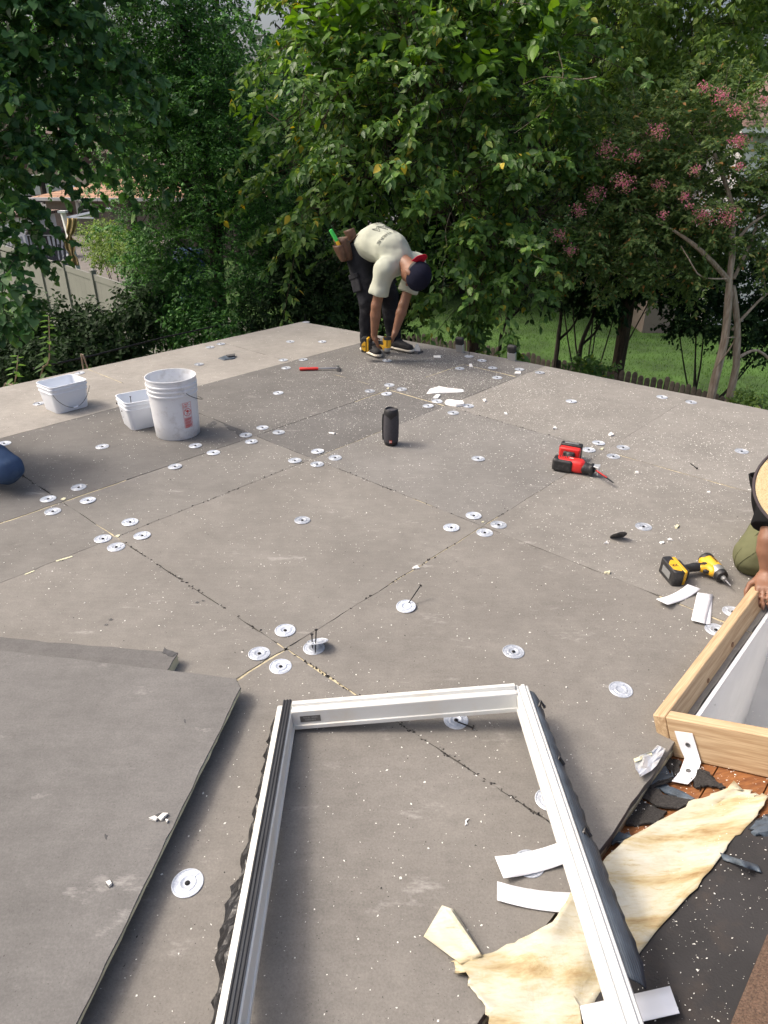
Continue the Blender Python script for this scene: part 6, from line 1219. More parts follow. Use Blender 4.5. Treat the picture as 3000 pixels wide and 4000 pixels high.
# ================================================================== RECIPROCATING SAW
so = G(2236, 1815, .042); xd = np.array([.90, -.436, 0]); yd = np.array([.35, .93, 0]); R = np.stack([xd, np.cross((0, 0, 1.), xd), np.array([0, 0, 1.])], 1)
sw = thing('reciprocating_saw', 'red and black cordless reciprocating saw lying on the roof', 'saw', so, R)
Rm = np.eye(3); sw.scale = (.93, .93, .93)
sdf_obj('body_shell', [('box', ((-.02, .002, .0), Rm, (.085, .036, .036), .018), .01), ('cap', ((.03, 0, 0), (.075, -.004, -.004), .034, .028), .02), ('cap', ((-.02, .02, 0), (.0, .06, .0), .024, .02), .02)], .003, 'tool_red', sw, smooth_it=1, pad=.012)
sdf_obj('rubber_grip', [('box', ((-.052, -.022, -.004), Rm, (.058, .022, .036), .014), .01), ('box', ((-.096, .0, 0), Rm, (.016, .034, .036), .012), .012)], .003, 'tool_black', sw, smooth_it=1, pad=.012)
sdf_obj('nose_boot', [('cap', ((.072, -.003, -.004), (.108, -.006, -.006), .033, .029, ((0, 1, 0), .9)), .01), ('box', ((.115, -.006, -.004), Rm, (.008, .028, .030), .006), .008)], .003, 'tool_black', sw, smooth_it=1, pad=.012)
sdf_obj('handle', [('cap', ((-.02, .045, 0), (-.045, .115, 0), .021, .019), .01), ('box', ((-.05, .128, 0), Rm, (.035, .014, .026), .008), .012)], .003, 'tool_black', sw, smooth_it=1, pad=.012)
mb = MB(); mb.box((-.050, .150, .006), (.124, .046, .078)); mb.build('battery_base', 'tool_red', sw, bevel=.010, seg=3); mb = MB(); mb.box((-.053, .198, .008), (.130, .052, .092)); bt = mb.build('battery', 'tool_black', sw, bevel=.008, seg=3)
mb = MB(); mb.box((-.053, .198, .0545), (.085, .018, .004)); mb.build('battery_latch', 'tool_grey', bt, bevel=.001)
mb = MB(); mb.box((-.119, .188, .008), (.003, .034, .05)); mb.build('battery_mark', 'tool_red', bt)
for k in range(4): mb = MB(); mb.box((-.078+.014*k, .012, .0355), (.005, .026, .003), np.array(Matrix.Rotation(.5, 3, 'Z'))); mb.build('vent_slot', 'tool_black', sw)
o = obj('lettering', text_mesh('Milwaukee', .017, shear=.35, bold=.0003), 'lettering_white', sw); o.location = (.012, .006, .0368)
mb = MB(); mb.prism([(.118, -.022), (.150, -.03), (.156, -.03), (.156, .026), (.150, .026), (.118, .016)], (0, 0, .020), (1, 0, 0), (0, 1, 0), (0, 0, 1), .004); mb.box((.153, -.002, -.004), (.005, .058, .044)); mb.build('shoe', 'foil_silver', sw, bevel=.001)
bp_ = [(.12, -.008), (.20, -.012), (.285, -.018), (.30, -.022), (.296, -.032), (.20, -.030), (.12, -.026)]; Rb = np.array(Matrix.Rotation(.12, 3, 'Y') @ Matrix.Rotation(-.62, 3, 'Z'))
mb = MB(); mb.v = []; a_ = [Rb@np.array([x-.12, y+.016, 0])+np.array([.12, -.010, .004]) for x, y in bp_]; mb.hexa(a_, [p+np.array([0, 0, .0016]) for p in a_]); mb.build('blade', 'tool_black', sw)
mb = MB(); a_ = [Rb@np.array([x-.12, y+.016, .0021])+np.array([.12, -.010, .004]) for x, y in ((.15, -.012), (.24, -.015), (.24, -.025), (.15, -.024))]; mb.hexa(a_, [p+np.array([0, 0, .0006]) for p in a_]); mb.build('blade_print', 'tool_red', sw)

# ================================================================== BROKEN WHITE PIECES AND SCRAPS
plain('board_white', (.80, .80, .78), .75, var=.04)
def chunk(pts, h, label, m='board_white', scale=(1000, 1250, .663), tilt=0, name='foam_chunk', cat='chunk'):
    A = [G(scale[0]+x*scale[2], scale[1]+y*scale[2], .002) for x, y in pts]; P = []
    for i in range(len(A)):
        for k in range(3): P.append(A[i]+(A[(i+1) % len(A)]-A[i])*k/3+np.append(RNG.normal(0, .0025, 2), 0))
    t = thing(name, label, cat, np.mean(A, 0)); mb = MB(); c = np.mean(P, 0); mb.hexa(P, [c+(p-c)*random.uniform(.86, .97)+np.array([0, 0, .6*h*random.uniform(.7, 1.2)+tilt*(p-c)[0]]) for p in P]); reparent(mb.build('piece', m), t); return t
chunk([(1003, 435), (1020, 408), (1075, 392), (1227, 413), (1222, 424), (1100, 432)], .010, 'large triangular white offcut below the yellow joint')
chunk([(1112, 478), (1225, 490), (1232, 505), (1180, 512), (1118, 500)], .028, 'thick broken white slab on the joint below the triangular offcut')
chunk([(1040, 462), (1068, 440), (1086, 445), (1075, 462)], .012, 'small white chunk between offcut and slab'); chunk([(1255, 262), (1272, 264), (1274, 278), (1258, 276)], .016, 'white chunk on the left of the yellow joint'); chunk([(1524, 308), (1562, 306), (1560, 320), (1526, 318)], .014, 'white chunk at the right end of the yellow joint')
chunk([(1042, 212), (1090, 210), (1088, 224), (1050, 222)], .012, 'creamy white piece in the swept pile near the ladder', m='chip_white')
chunk([(430, 664), (466, 667), (462, 674), (432, 671)], .008, 'white sliver left of the speaker'); chunk([(1335, 470), (1352, 468), (1358, 478), (1342, 482)], .012, 'white chip right of the thick slab')
chunk([(1458, 550), (1476, 546), (1480, 558), (1462, 556)], .012, 'white chip behind the saw'); chunk([(925, 1462), (945, 1450), (965, 1462), (945, 1467)], .008, 'pale chip on the board below the centre crossing')
Z5 = (2000, 1600, .6028)
chunk([(265, 125), (278, 112), (288, 126)], .016, 'white chip left of the saw battery', scale=Z5); chunk([(620, 165), (642, 148), (662, 168), (640, 172)], .014, 'white chip behind the four plates by the saw', scale=Z5); chunk([(795, 414), (808, 402), (822, 415)], .014, 'white chip right of the saw blade', scale=Z5)
chunk([(1048, 768), (1060, 756), (1088, 756), (1070, 772)], .012, 'cream chip right of the bright plate', scale=Z5, m='foam_pale'); chunk([(995, 845), (1020, 838), (1042, 846), (1015, 852)], .010, 'white sliver behind the lying driver', scale=Z5); chunk([(600, 872), (618, 856), (628, 872)], .012, 'white chip below the tipped dark disc', scale=Z5); chunk([(600, 1056), (636, 1050), (634, 1066), (606, 1064)], .012, 'cream chip on the joint left of the white strips', scale=Z5, m='foam_pale'); chunk([(958, 862), (984, 858), (986, 868), (964, 870)], .010, 'white chip left of the sliver behind the lying driver', scale=Z5)
chunk([(1260, 535), (1284, 532), (1282, 543), (1262, 543)], .010, 'white chip below the long yellow joint', scale=Z5)
Z3 = (1600, 3000, .8439)
chunk([(1537, 540), (1560, 535), (1588, 552), (1580, 564), (1545, 552)], .012, 'white chip lying on the black felt', scale=Z3)
chunk([(258, 240), (272, 238), (266, 262), (258, 262)], .005, 'white flake inside the skylight frame', scale=Z3)
t = chunk([(1130, 1460), (1165, 1440), (1235, 1435), (1250, 1455), (1190, 1475)], .02, 'crumpled grey facer scrap beside the bent worker\'s shoe', m='torn_dark', scale=(1200, 850, .3617), name='facer_scrap', cat='scrap')
mb = MB(); P = [G(1200+x*.3617, 850+1460*.3617, 0)+np.array([0, 0, z]) for x, z in ((1145, .0), (1170, .075), (1185, .08), (1215, .03), (1220, .0))]; mb.hexa(P, [p+np.array([.004, .012, -.003]) for p in P]); reparent(mb.build('raised_flap', 'chip_white'), t)
t = chunk([(1412, 250), (1470, 228), (1520, 232), (1525, 250), (1450, 262)], .010, 'folded grey shingle scrap on the pale strip', m='slate_blue', scale=(0, 1250, .6028), name='facer_scrap', cat='scrap')
mb = MB(); P = [G(x*.6028, 1250+y*.6028, .012) for x, y in ((1465, 232), (1524, 222), (1522, 236), (1480, 240))]; mb.hexa(P, [p+np.array([0, 0, .008]) for p in P]); reparent(mb.build('fold', 'torn_dark'), t)
# ================================================================== PEOPLE
def skin_mat(name, col):
    m = plain(name, col, .5, var=.10, scale=18, bump=.15, bscale=200); b = m.node_tree.nodes['Principled BSDF']; b.inputs['Subsurface Weight'].default_value = .12; b.inputs['Subsurface Radius'].default_value = (.02, .008, .004); return m
skin_mat('skin_tan', (.215, .105, .062)); plain('hair_black', (.012, .010, .009), .55)
def cloth(name, col, var=.12, scale=9, fade=None, fs=5): return plain(name, col, 1.0, spec=.08, var=var, scale=scale, bump=.35, bscale=350, dirt=fade, dscale=fs, damt=.55)
cloth('tee_cream', (.43, .45, .37), .06); cloth('pants_black', (.020, .021, .025), .3, fade=(.075, .075, .08)); cloth('tee_black', (.012, .012, .013)); cloth('pants_olive', (.13, .135, .075), .18); cloth('jeans_blue', (.045, .075, .14), .3, fade=(.11, .15, .22), fs=7); cloth('tee_grey', (.20, .20, .21))
cloth('cap_navy', (.012, .013, .024), .2); cloth('cap_red', (.55, .02, .05), .1); plain('shoe_black', (.014, .014, .016), .8, var=.3, scale=60); plain('shoe_sole', (.60, .56, .47), .7); plain('leather_brown', (.085, .040, .021), .6, var=.35, scale=16); plain('print_ink', (.12, .13, .11), .9)
def straw():
    m, nt, b = new_mat('straw'); L = nt.links; tc = N(nt, 'ShaderNodeTexCoord'); w = N(nt, 'ShaderNodeTexWave', wave_type='RINGS', rings_direction='Z'); w.inputs['Scale'].default_value = 75; w.inputs['Distortion'].default_value = 5.0; w.inputs['Detail Scale'].default_value = 12; w.inputs['Detail'].default_value = 2; L.new(tc.outputs['Object'], w.inputs['Vector'])
    w2 = N(nt, 'ShaderNodeTexNoise'); w2.inputs['Scale'].default_value = 170; L.new(tc.outputs['Object'], w2.inputs['Vector']); x = N(nt, 'ShaderNodeMix', data_type='FLOAT'); x.inputs['Factor'].default_value = .45; L.new(w.outputs['Fac'], x.inputs['A']); L.new(w2.outputs['Fac'], x.inputs['B'])
    r = N(nt, 'ShaderNodeValToRGB'); r.color_ramp.elements[0].position = .2; r.color_ramp.elements[1].position = .7; r.color_ramp.elements[0].color = (.30, .20, .08, 1); r.color_ramp.elements[1].color = (.74, .62, .38, 1); L.new(x.outputs['Result'], r.inputs['Fac']); L.new(r.outputs['Color'], b.inputs['Base Color']); b.inputs['Roughness'].default_value = .7
    bp = N(nt, 'ShaderNodeBump'); bp.inputs['Strength'].default_value = .5; bp.inputs['Distance'].default_value = .003; L.new(x.outputs['Result'], bp.inputs['Height']); L.new(bp.outputs['Normal'], b.inputs['Normal'])
straw()
A_ = lambda *x: np.array(x, float)
def nrm(v): v = np.array(v, float); return v/np.linalg.norm(v)
def rot_cols(z, x): z = nrm(z); x = np.array(x, float); x = nrm(x-z*(x@z)); return np.stack([x, np.cross(z, x), z], 1)   # columns x, y, z
def hand_prims(wrist, palm_dir, palm_n, side, curl, spread=.1):
    """palm box, four fingers of unequal length and a thumb, bent towards palm_n by curl (radians per joint)"""
    d = nrm(palm_dir); n = nrm(np.array(palm_n)-d*(np.array(palm_n)@d)); s = np.cross(d, n)*side; c = wrist+d*.048
    out = [('box', (c, np.stack([d, s, n], 1), (.046, .041, .014), .012), .012), ('cap', (wrist, wrist+d*.02, .026, .03, (n, 1.35)), .015)]
    for k, (o, L_) in enumerate(((.030, .072), (.010, .080), (-.010, .074), (-.029, .058))):
        p = wrist+d*.088+s*o; q = d+s*o*spread*10*.1; a = curl*.7
        for j, f in enumerate((.45, .32, .23)):
            dd = nrm(nrm(q)*math.cos(a)+n*math.sin(a)); e = p+dd*L_*f; r = .0092-.0009*j; out.append(('cap', (p, e, r, r-.0007), .004)); p = e; a += curl
    p = wrist+d*.03+s*.036; a = curl*.5
    for j, L_ in enumerate((.034, .030, .024)):
        dd = nrm(d*.72+s*(.75-.35*j)+n*(.35+.35*j*min(1, curl))); e = p+dd*L_; r = .0115-.0012*j; out.append(('cap', (p, e, r, r-.001), .006)); p = e
    return out
def head_prims(c, crown, face):
    R = rot_cols(crown, face); f, s, u = R[:, 0], R[:, 1], R[:, 2]; P = lambda a, b, d: c+f*a+s*b+u*d
    return [('ell', (P(-.012, 0, .025), R, (.096, .076, .098)), .02), ('ell', (P(.022, 0, -.055), R, (.070, .060, .068)), .03), ('cap', (P(.058, 0, -.088), P(.066, 0, -.092), .022, .018), .02),
            ('cap', (P(.084, 0, .0), P(.104, 0, -.028), .010, .0125), .012), ('cap', (P(.083, -.03, .018), P(.083, .03, .018), .010, .010), .012), ('cap', (P(.080, -.018, -.062), P(.080, .018, -.062), .0085, .0085), .008),
            ('ell', (P(-.012, .082, -.01), R, (.022, .013, .036)), .004), ('ell', (P(-.012, -.082, -.01), R, (.022, .013, .036)), .004), ('ell', (P(.072, .031, .006), R, (.012, .014, .008)), -.006), ('ell', (P(.072, -.031, .006), R, (.012, .014, .008)), -.006)], R
def eyes(c, R, t):
    for s in (-1, 1):
        p = c+R[:, 0]*.072+R[:, 1]*.031*s+R[:, 2]*.006; mb = MB(); mb.lathe([(.0001, -.011), (.008, -.008), (.011, 0), (.008, .008), (.0001, .011)], 12, c=p, axis=R[:, 0]); e = reparent(mb.build('eye', 'lettering_white', smooth=True), t)
        mb = MB(); mb.lathe([(.005, .0092), (.0001, .0115)], 10, c=p, axis=R[:, 0]); reparent(mb.build('iris', 'hair_black'), t)
def person(label, J, shirt, pants, base, hands, sleeve=.55, voxel=.007):
    """J holds joint points; one continuous body mesh plus clothing as parts"""
    t = thing('person', label, 'person', base); g = {k: np.array(v, float) for k, v in J.items()}
    side = nrm(g['ls']-g['rs']); spn = nrm(g['chest']-g['pelvis']); fwd = nrm(np.cross(side, spn))
    pr = []; pr += [('cap', (g['pelvis'], g['belly'], .105, .10, (fwd, 1.2)), .03), ('cap', (g['belly'], g['chest'], .105, .118, (fwd, 1.2)), .05), ('cap', (g['rs'], g['ls'], .052, .052), .06), ('cap', (g['chest'], g['neck'], .075, .052), .04)]
    hp, HR = head_prims(g['head'], g['crown'], g['face']); pr += [('cap', (g['neck'], g['head']-HR[:, 2]*.03-HR[:, 0]*.02, .054, .052), .025)]+hp
    for q in 'rl':
        s, e, w = g[q+'s'], g[q+'e'], g[q+'w']; pr += [('cap', (s, e, .047, .039), .03), ('cap', (e, e+(w-e)*.3, .039, .042), .015), ('cap', (e+(w-e)*.3, w, .042, .026), .012)]; pr += hand_prims(w, *hands[q])
        h, k, a, o = g[q+'h'], g[q+'k'], g[q+'a'], g[q+'t']; pr += [('cap', (h, k, .082, .056), .05), ('cap', (k, k+(a-k)*.3, .055, .057), .02), ('cap', (k+(a-k)*.3, a, .057, .036), .02), ('cap', (a+[0, 0, -.03], a+(o-a)*.55+[0, 0, -.015], .030, .018), .02)]
    sdf_obj('body', pr, voxel, 'skin_tan', smooth_it=2); reparent(body_last(), t)
    eyes(g['head'], HR, t)
    sp = [('cap', (g['pelvis']+spn*.02, g['belly'], .142, .148, (fwd, 1.15)), .05), ('cap', (g['belly'], g['chest'], .149, .155, (fwd, 1.15)), .06), ('cap', (g['rs'], g['ls'], .068, .068), .08), ('cap', (g['chest'], g['chest']*.45+g['neck']*.55, .095, .074), .05)]
    for q in 'rl': s, e = g[q+'s'], g[q+'e']; m_ = s+(e-s)*sleeve; sp += [('cap', (s, m_, .072, .078), .05), ('cap', (m_, m_+nrm(e-s)*.02, .078, .080), .01)]
    for q in 'rl': s, e = g[q+'s'], g[q+'e']; m_ = s+(e-s)*sleeve; d = nrm(e-s); sp += [('box', (m_+d*.115, rot_cols(d, side), (.09, .09, .085), .004), -.004)]
    nd = nrm(g['neck']-g['chest']); sp += [('box', (g['neck']+nd*.10, rot_cols(nd, side), (.11, .11, .092), .004), -.006)]
    so_ = reparent(sdf_obj('shirt', sp, .009, shirt, smooth_it=2, pad=.05), t)
    pp = [('cap', (g['pelvis']-spn*.03, g['pelvis']+spn*.10, .128, .118, (fwd, 1.15)), .04)]
    for q in 'rl': h, k, a = g[q+'h'], g[q+'k'], g[q+'a']; pp += [('cap', (h, k, .100, .076), .05), ('cap', (k, a+(k-a)*.06, .076, .064), .03)]
    for q in 'rl': k, a = g[q+'k'], g[q+'a']; d = nrm(a-k); pp += [('box', (a+d*.095, rot_cols(d, side), (.10, .10, .09), .004), -.004)]
    po_ = reparent(sdf_obj('trousers', pp, .010, pants, smooth_it=2, pad=.05), t)
    for o_, st_ in ((so_, .020), (po_, .026)):
        tx = bpy.data.textures.new('folds', 'CLOUDS'); tx.noise_scale = .10; tx.noise_depth = 1; md = o_.modifiers.new('folds', 'DISPLACE'); md.texture = tx; md.strength = st_; md.mid_level = .5; md.texture_coords = 'GLOBAL'
    for q in 'rl':
        a, o = g[q+'a'], g[q+'t']; d = nrm((o-a)*A_(1, 1, 0)) if J.get('flat', 1) else nrm(o-a); hl = a*A_(1, 1, 0)-d*.055; tz = min(a[2]-.06, .03) if J.get('flat', 1) else 0
        if J.get('flat', 1):
            z0 = J.get('shoe_z', .0); sdf_obj('shoe', [('cap', (A_(*hl[:2], z0+.055), A_(*(hl+d*.10)[:2], z0+.06), .042, .044), .02), ('cap', (A_(*(hl+d*.10)[:2], z0+.055), A_(*(hl+d*.235)[:2], z0+.042), .046, .036, ((0, 0, 1), 1.15)), .02), ('cap', (A_(*(hl+d*.04)[:2], z0+.06), A_(*(a[:2]), z0+.10), .042, .044), .02), ('box', ((*(hl+d*.1)[:2], z0-.05), rot_cols((0, 0, 1), d), (.3, .2, .064), .002), -.003)], .006, 'shoe_black', smooth_it=1); so2 = body_last(); reparent(so2, t)
            sdf_obj('sole', [('cap', (A_(*hl[:2], z0+.020), A_(*(hl+d*.12)[:2], z0+.020), .046, .044, ((0, 0, 1), 2.6)), .01), ('cap', (A_(*(hl+d*.12)[:2], z0+.020), A_(*(hl+d*.24)[:2], z0+.022), .048, .040, ((0, 0, 1), 2.4)), .01)], .005, 'shoe_sole', smooth_it=1); reparent(body_last(), so2)
        else:
            sdf_obj('shoe', [('cap', (a, a+(o-a)*.5, .05, .05), .02), ('cap', (a+(o-a)*.3, o, .05, .042), .02)], .007, 'shoe_black', smooth_it=1); reparent(body_last(), t)
    return t, g, HR, so_
def body_last(): return list(COL.objects)[-1]
def hair_cap(c, R, t, name='hair', m='hair_black', grow=.008, cut=-.02):
    f, s, u = R[:, 0], R[:, 1], R[:, 2]; o = sdf_obj(name, [('ell', (c-f*.014+u*.027, R, (.098+grow, .078+grow, .099+grow)), .01), ('box', (c+f*.12+u*-.03, R, (.085, .2, .085), .01), -.01), ('box', (c+u*(cut-.15), R, (.3, .3, .10), .01), -.01)], .005, m, smooth_it=1); return reparent(o, t)

# ---- worker bent over the driver
fw = A_(.65, -.76, 0); lf = A_(.76, .65, 0)
hc = A_(-.165, 6.03, .845); sc_ = A_(.125, 5.70, .775); ra = G(1421, 1374); rt_ = G(1490, 1404); la_ = G(1524, 1362); lt = G(1606, 1380)
grip = TIP+np.array([0, 0, .118])
J = dict(pelvis=hc, belly=hc+A_(.095, -.12, .055), chest=hc+A_(.20, -.24, .02), neck=sc_+A_(.045, -.075, -.005), head=A_(.228, 5.522, .715), crown=A_(.60, -.62, -.42), face=A_(-.35, .15, -.9),
         rs=sc_-lf*.175+A_(0, 0, -.03), ls=sc_+lf*.165+A_(0, 0, -.02), re=A_(-.070, 5.585, .470), rw=A_(-.088, 5.655, .212), le=A_(.150, 5.73, .450), lw=A_(.085, 5.700, .240),
         rh=hc-lf*.085+A_(0, 0, -.03), lh=hc+lf*.085+A_(0, 0, -.03), rk=A_(-.145, 5.90, .46), lk=A_(.03, 6.06, .46), ra=ra+A_(.035, -.02, .095), la=la_+A_(.035, -.01, .095), rt=rt_+A_(0, 0, .04), lt=lt+A_(0, 0, .04))
hands = {'r': (A_(.25, .25, -.75), A_(.9, .25, .2), -1, .62), 'l': (A_(-.30, -.05, -.8), A_(-.8, .1, -.1), 1, .55)}
w1, g1, R1, shirt1 = person('worker in cream T-shirt and backward cap bending over a driver', J, 'tee_cream', 'pants_black', G(1500, 1385), hands, sleeve=.60)
hair_cap(g1['head'], R1, w1, grow=.003, cut=-.085)
f, s, u = R1[:, 0], R1[:, 1], R1[:, 2]; hcn = g1['head']
cp = sdf_obj('cap', [('ell', (hcn-f*.010+u*.038, R1, (.112, .092, .098)), .01), ('box', (hcn-u*.16+u*.01, R1, (.3, .3, .13), .004), -.004), ('cap', (hcn+u*.134-f*.01, hcn+u*.140-f*.01, .008, .007), .004)], .005, 'cap_navy', smooth_it=1); reparent(cp, w1); tag(cp, 'navy cap worn backward with a red brim')
mb = MB()
for k in range(3):
    a0 = k*math.pi/3; mb.tube([hcn-f*.010+u*.038+(f*math.cos(a0)*.1125+s*math.sin(a0)*.0925)*math.cos(b)+u*.0985*math.sin(b) for b in np.linspace(.0, math.pi, 19)], .0016, 4)
reparent(mb.build('cap_seam', 'cap_navy'), cp)
mb = MB(); mb.lathe([(.006, 0), (.005, .004), (.0001, .005)], 10, c=hcn+u*.136-f*.01, axis=u); reparent(mb.build('cap_button', 'cap_red'), cp)
mb = MB(); g_ = []                                   # brim points to the back of the head
for i in range(7):
    r_ = i/6; g_.append([hcn-f*(.095+.075*r_*math.cos(a*.9))+s*(.080*math.sin(a)*(1-.12*r_))+u*(-.012+.012*r_-.022*abs(math.sin(a))**2) for a in np.linspace(-1.25, 1.25, 15)])
mb.grid(g_); br_ = mb.build('cap_brim', 'cap_red', smooth=True, solid=.004); reparent(br_, cp)
# printed back of the shirt, laid on the cloth
bpy.context.view_layer.update(); dg = bpy.context.evaluated_depsgraph_get(); sm = shirt1.evaluated_get(dg).to_mesh(); bvh = BVHTree.FromPolygons([shirt1.matrix_world @ v.co for v in sm.vertices], [p.vertices[:] for p in sm.polygons])
def on_shirt(body, size, c, xd, yd, bold=.0005, spacing=1.05):
    me = text_mesh(body, size, bold=bold, spacing=spacing); bm = bmesh.new(); bm.from_mesh(me); bmesh.ops.subdivide_edges(bm, edges=[e for e in bm.edges if e.calc_length() > .012], cuts=2); bm.to_mesh(me); bm.free(); n = np.cross(xd, yd)
    for v in me.vertices:
        p = c+xd*v.co.x+yd*v.co.y+n*.25; h = bvh.ray_cast(Vector(p), Vector(-n)); v.co = (h[0]+Vector(n)*.006) if h[0] else Vector(p-n*.25)
    o = obj('shirt_print', me, 'print_ink'); reparent(o, shirt1); return o
yb = -nrm(hc-sc_); xb = nrm(np.cross(yb, (0, 0, 1.))); cb_ = hc*.42+sc_*.58+A_(0, 0, .12)
def arc_print():
    on_shirt('GET OUT THERE', .040, hc*.24+sc_*.76+A_(0, 0, .1), xb, yb, bold=.001)
    on_shirt('Lost', .06, hc*.62+sc_*.38+A_(0, 0, .1), xb, yb, bold=.0008)
arc_print()
mb_pts = [(-.11, -.05), (-.08, .03), (-.06, -.01), (-.03, .055), (.0, .0), (.02, .05), (.06, -.02), (.08, .025), (.11, -.05)]
mb = MB(); cc_ = hc*.46+sc_*.54+A_(0, 0, .1); nn_ = np.cross(xb, yb)
for k in range(3):
    Q = []
    for (x0, y0), (x1, y1) in zip(mb_pts[:-1], mb_pts[1:]):
        for q in np.linspace(0, 1, 5)[:-1]:
            x, y = x0+(x1-x0)*q, (y0+(y1-y0)*q)*(1-.25*k)-.016*k; p = cc_+xb*x+yb*y+nn_*.25; h = bvh.ray_cast(Vector(p), Vector(-nn_))
            if h[0]: Q.append(np.array(h[0])+nn_*.001)
    if len(Q) > 3: mb.tube(Q, .0022, 4)
reparent(mb.build('shirt_drawing', 'print_ink'), shirt1)
# cargo pockets on the trousers
for q in 'rl':
    h, k = g1[q+'h'], g1[q+'k']; c = h+(k-h)*.62; d = nrm(k-h); o_ = nrm((-lf if q == 'r' else lf)-d*((-lf if q == 'r' else lf)@d)); c = c+o_*.083; Rp = np.stack([o_, np.cross(d, o_), d], 1); mb = MB(); mb.box(c, (.022, .11, .14), Rp); pk = reparent(mb.build('cargo_pocket', 'pants_black', bevel=.008, seg=3), w1); mb = MB(); mb.box(c-d*.055+o_*.006, (.022, .118, .04), Rp); reparent(mb.build('pocket_flap', 'pants_black', bevel=.006), pk)
# tool belt with pouches on his right hip
tbp = A_(-.335, 5.93, .86); t = thing('tool_belt', 'brown leather tool pouch hanging at the bent worker\'s hip', 'tool belt', tbp)
mb = MB(); P = [hc+A_(.01, .0, .06)+(lf*math.cos(a)*.150+nrm(A_(fw[0], fw[1], .9))*math.sin(a)*.138) for a in np.linspace(0, 6.283, 33)]; mb.tube(P, .020, 6, flat=.3); reparent(mb.build('belt', 'leather_brown', smooth=True), t)
def pouch(c, w, h, d, ax, up, m='leather_brown'):
    ax, up = nrm(ax), nrm(up); dp = np.cross(ax, up); mb = MB(); rows = []
    for i in range(9):
        v = i/8; k = .62+.38*math.sin(min(1, v*1.4)*math.pi/2); rows.append([c+up*(h*(v-.5))+ax*(w/2*k*math.cos(a))+dp*(d/2*k*math.sin(a))*(1+.15*v) for a in np.linspace(0, 2*math.pi, 17)])
    mb.grid(rows); mb.add(rows[0][:16], [tuple(range(16))]); return mb.build('pouch', m, smooth=True, solid=.005)
reparent(pouch(A_(-.330, 5.91, .850), .14, .17, .085, (.55, -.65, .1), (-.35, .1, .9)), t); reparent(pouch(A_(-.355, 5.88, .825), .10, .13, .07, (.55, -.65, .1), (-.35, .1, .9)), t); reparent(pouch(A_(-.275, 6.02, .93), .10, .12, .07, (.5, -.6, .2), (-.4, .2, .9)), t)
plain('neon_green', (.06, .62, .10), .45)
t = thing('utility_knife', 'neon green and yellow handled tool stuck in the worker\'s pouch', 'tool', A_(-.36, 5.86, .88)); mb = MB(); mb.tube([A_(-.365, 5.86, .875), A_(-.385, 5.86, .915)], .015, 8); reparent(mb.build('collar', 'tool_yellow', bevel=.003), t); mb = MB(); mb.tube([A_(-.385, 5.86, .915), A_(-.415, 5.86, .965), A_(-.435, 5.86, 1.0)], [.016, .017, .015], 8); reparent(mb.build('handle', 'neon_green', bevel=.003), t); mb = MB(); mb.tube([A_(-.365, 5.86, .875), A_(-.35, 5.865, .80)], .012, 8); reparent(mb.build('shank', 'tool_yellow'), t)

# ---- worker kneeling by the curb at the right edge
ctop = SL(CU0+.89, CWN-.02, .145)
J = dict(pelvis=A_(1.90, 2.72, .27), belly=A_(1.86, 2.62, .37), chest=A_(1.74, 2.46, .45), neck=A_(1.66, 2.37, .45), head=A_(1.625, 2.31, .455), crown=A_(-.35, -.45, .72), face=A_(-.2, -.8, -.5), rs=A_(1.585, 2.49, .425), ls=A_(1.86, 2.36, .42), re=A_(1.500, 2.33, .235), rw=ctop+A_(.085, .07, .035), le=A_(1.92, 2.18, .24), lw=A_(1.80, 2.10, .14),
         rh=A_(1.82, 2.74, .24), lh=A_(1.98, 2.70, .24), rk=A_(1.550, 2.47, .078), lk=A_(2.02, 2.35, .30), ra=A_(1.80, 2.80, .06), la=A_(2.0, 2.60, .06), rt=A_(1.90, 2.92, .03), lt=A_(2.0, 2.45, .03), flat=0)
hands = {'r': (A_(-.35, -.75, -.25), A_(.25, -.1, -.95), -1, .45), 'l': (A_(-.5, -.3, -.3), A_(0, 0, -1), 1, .4)}
w2, g2, R2, sh2 = person('worker in straw hat, black T-shirt and olive trousers kneeling at the curb', J, 'tee_black', 'pants_olive', A_(1.85, 2.6, 0), hands, sleeve=.72)
hair_cap(g2['head'], R2, w2, grow=.004)
bpy.context.view_layer.update(); tro = [c for c in w2.children if c.name.startswith('trousers')][0]; dg2 = bpy.context.evaluated_depsgraph_get(); tm = tro.evaluated_get(dg2).to_mesh(); bv2 = BVHTree.FromPolygons([v.co.copy() for v in tm.vertices], [p.vertices[:] for p in tm.polygons])
for dx, dz in ((.0, .0), (-.03, .045)):             # stitched seams run round the knee
    mb = MB(); Q = []
    for a in np.linspace(-1.3, 1.3, 24):
        o_ = g2['rk']+A_(.05+dx, .03, .10+dz-.03*math.cos(a)); dr = nrm(A_(-math.cos(a)*.8, -.55+.5*math.sin(a), -.35-.5*math.sin(a))); h = bv2.ray_cast(Vector(o_+dr*.4), Vector(-dr))
        if h[0]: Q.append(np.array(h[0])+dr*.001)
    if len(Q) > 4: mb.tube(Q, .0022, 5); reparent(mb.build('trouser_seam', 'pants_olive', smooth=True), w2)
cr_ = nrm(A_(-.42, -.52, .72)); hh = g2['head']+cr_*.055; Rh = rot_cols(cr_, (1, 0, 0)); ht = thing('straw_hat', 'wide straw hat with dark braided brim edge on the kneeling worker', 'hat', hh, Rh); n = 48; rows = []
for i, (r, z) in enumerate([(.001, .105), (.05, .103), (.078, .09), (.090, .055), (.094, .01), (.105, -.002), (.15, -.006), (.185, -.004), (.205, .004)]): rows.append([(r*math.cos(a)*1.08, r*math.sin(a), z+(.012*math.cos(2*a) if r > .12 else 0)) for a in np.linspace(0, 2*math.pi, n+1)])
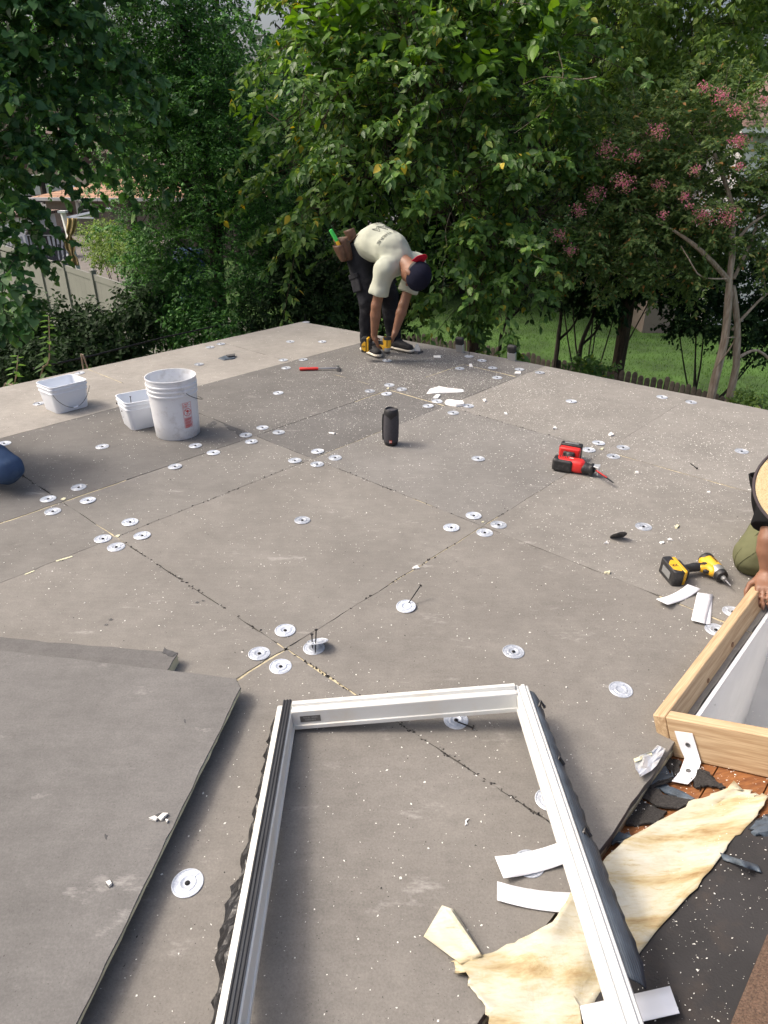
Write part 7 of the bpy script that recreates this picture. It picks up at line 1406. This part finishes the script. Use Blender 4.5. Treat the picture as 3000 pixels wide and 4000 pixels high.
mb = MB(); mb.grid(rows); mb.build('crown_and_brim', 'straw', ht, smooth=True, solid=.003, angle=60); mb = MB(); mb.tube([(r*1.08, q, z) for r, q, z in [(.206*math.cos(a), .206*math.sin(a), .004+.012*math.cos(2*a)) for a in np.linspace(0, 2*math.pi, 61)]], .0055, 6); cloth('hat_trim', (.07, .06, .065)); mb.build('brim_trim', 'hat_trim', ht, smooth=True)
cloth('pouch_black', (.016, .016, .017)); t = thing('tool_pouch', 'black tool pouch with yellow lining on the kneeling worker\'s hip', 'tool pouch', A_(1.50, 2.62, .30)); reparent(pouch(A_(1.590, 2.60, .325), .11, .11, .07, (.75, -.5, 0), (-.3, .1, .95), 'pouch_black'), t); reparent(pouch(A_(1.600, 2.61, .255), .08, .12, .05, (.75, -.5, 0), (-.15, .1, .98), 'pouch_black'), t)
mb = MB(); mb.add([A_(1.585, 2.60, .362)+nrm(A_(.75, -.5, 0))*.045*math.cos(a)+nrm(A_(.45, .65, .1))*.026*math.sin(a) for a in np.linspace(0, 6.283, 14)[:-1]], [tuple(range(13))]); reparent(mb.build('lining', 'tool_yellow', recalc=False), t)
# ---- worker in blue jeans at the left edge, only a knee in view
J = dict(pelvis=A_(-2.36, 3.52, .30), belly=A_(-2.37, 3.48, .45), chest=A_(-2.30, 3.42, .64), neck=A_(-2.26, 3.39, .80), head=A_(-2.22, 3.36, .93), crown=A_(.3, -.2, .9), face=A_(.8, -.3, -.4), rs=A_(-2.40, 3.27, .70), ls=A_(-2.22, 3.58, .70), re=A_(-2.46, 3.16, .47), rw=A_(-2.40, 3.02, .28), le=A_(-2.30, 3.70, .48), lw=A_(-2.36, 3.68, .28),
         rh=A_(-2.36, 3.45, .34), lh=A_(-2.32, 3.60, .27), rk=A_(-1.925, 3.20, .13), lk=A_(-2.55, 3.75, .36), ra=A_(-2.32, 3.40, .07), la=A_(-2.62, 3.85, .09), rt=A_(-2.42, 3.44, .035), lt=A_(-2.55, 3.80, .035), flat=0)
hands = {'r': (A_(.5, -.3, -.5), A_(.2, 0, -1), -1, .4), 'l': (A_(.5, -.3, -.5), A_(.2, 0, -1), 1, .4)}
w3, g3, R3, sh3 = person('worker in blue jeans at the left edge, only a bent knee showing', J, 'tee_grey', 'jeans_blue', A_(-2.1, 3.3, 0), hands)
hair_cap(g3['head'], R3, w3)
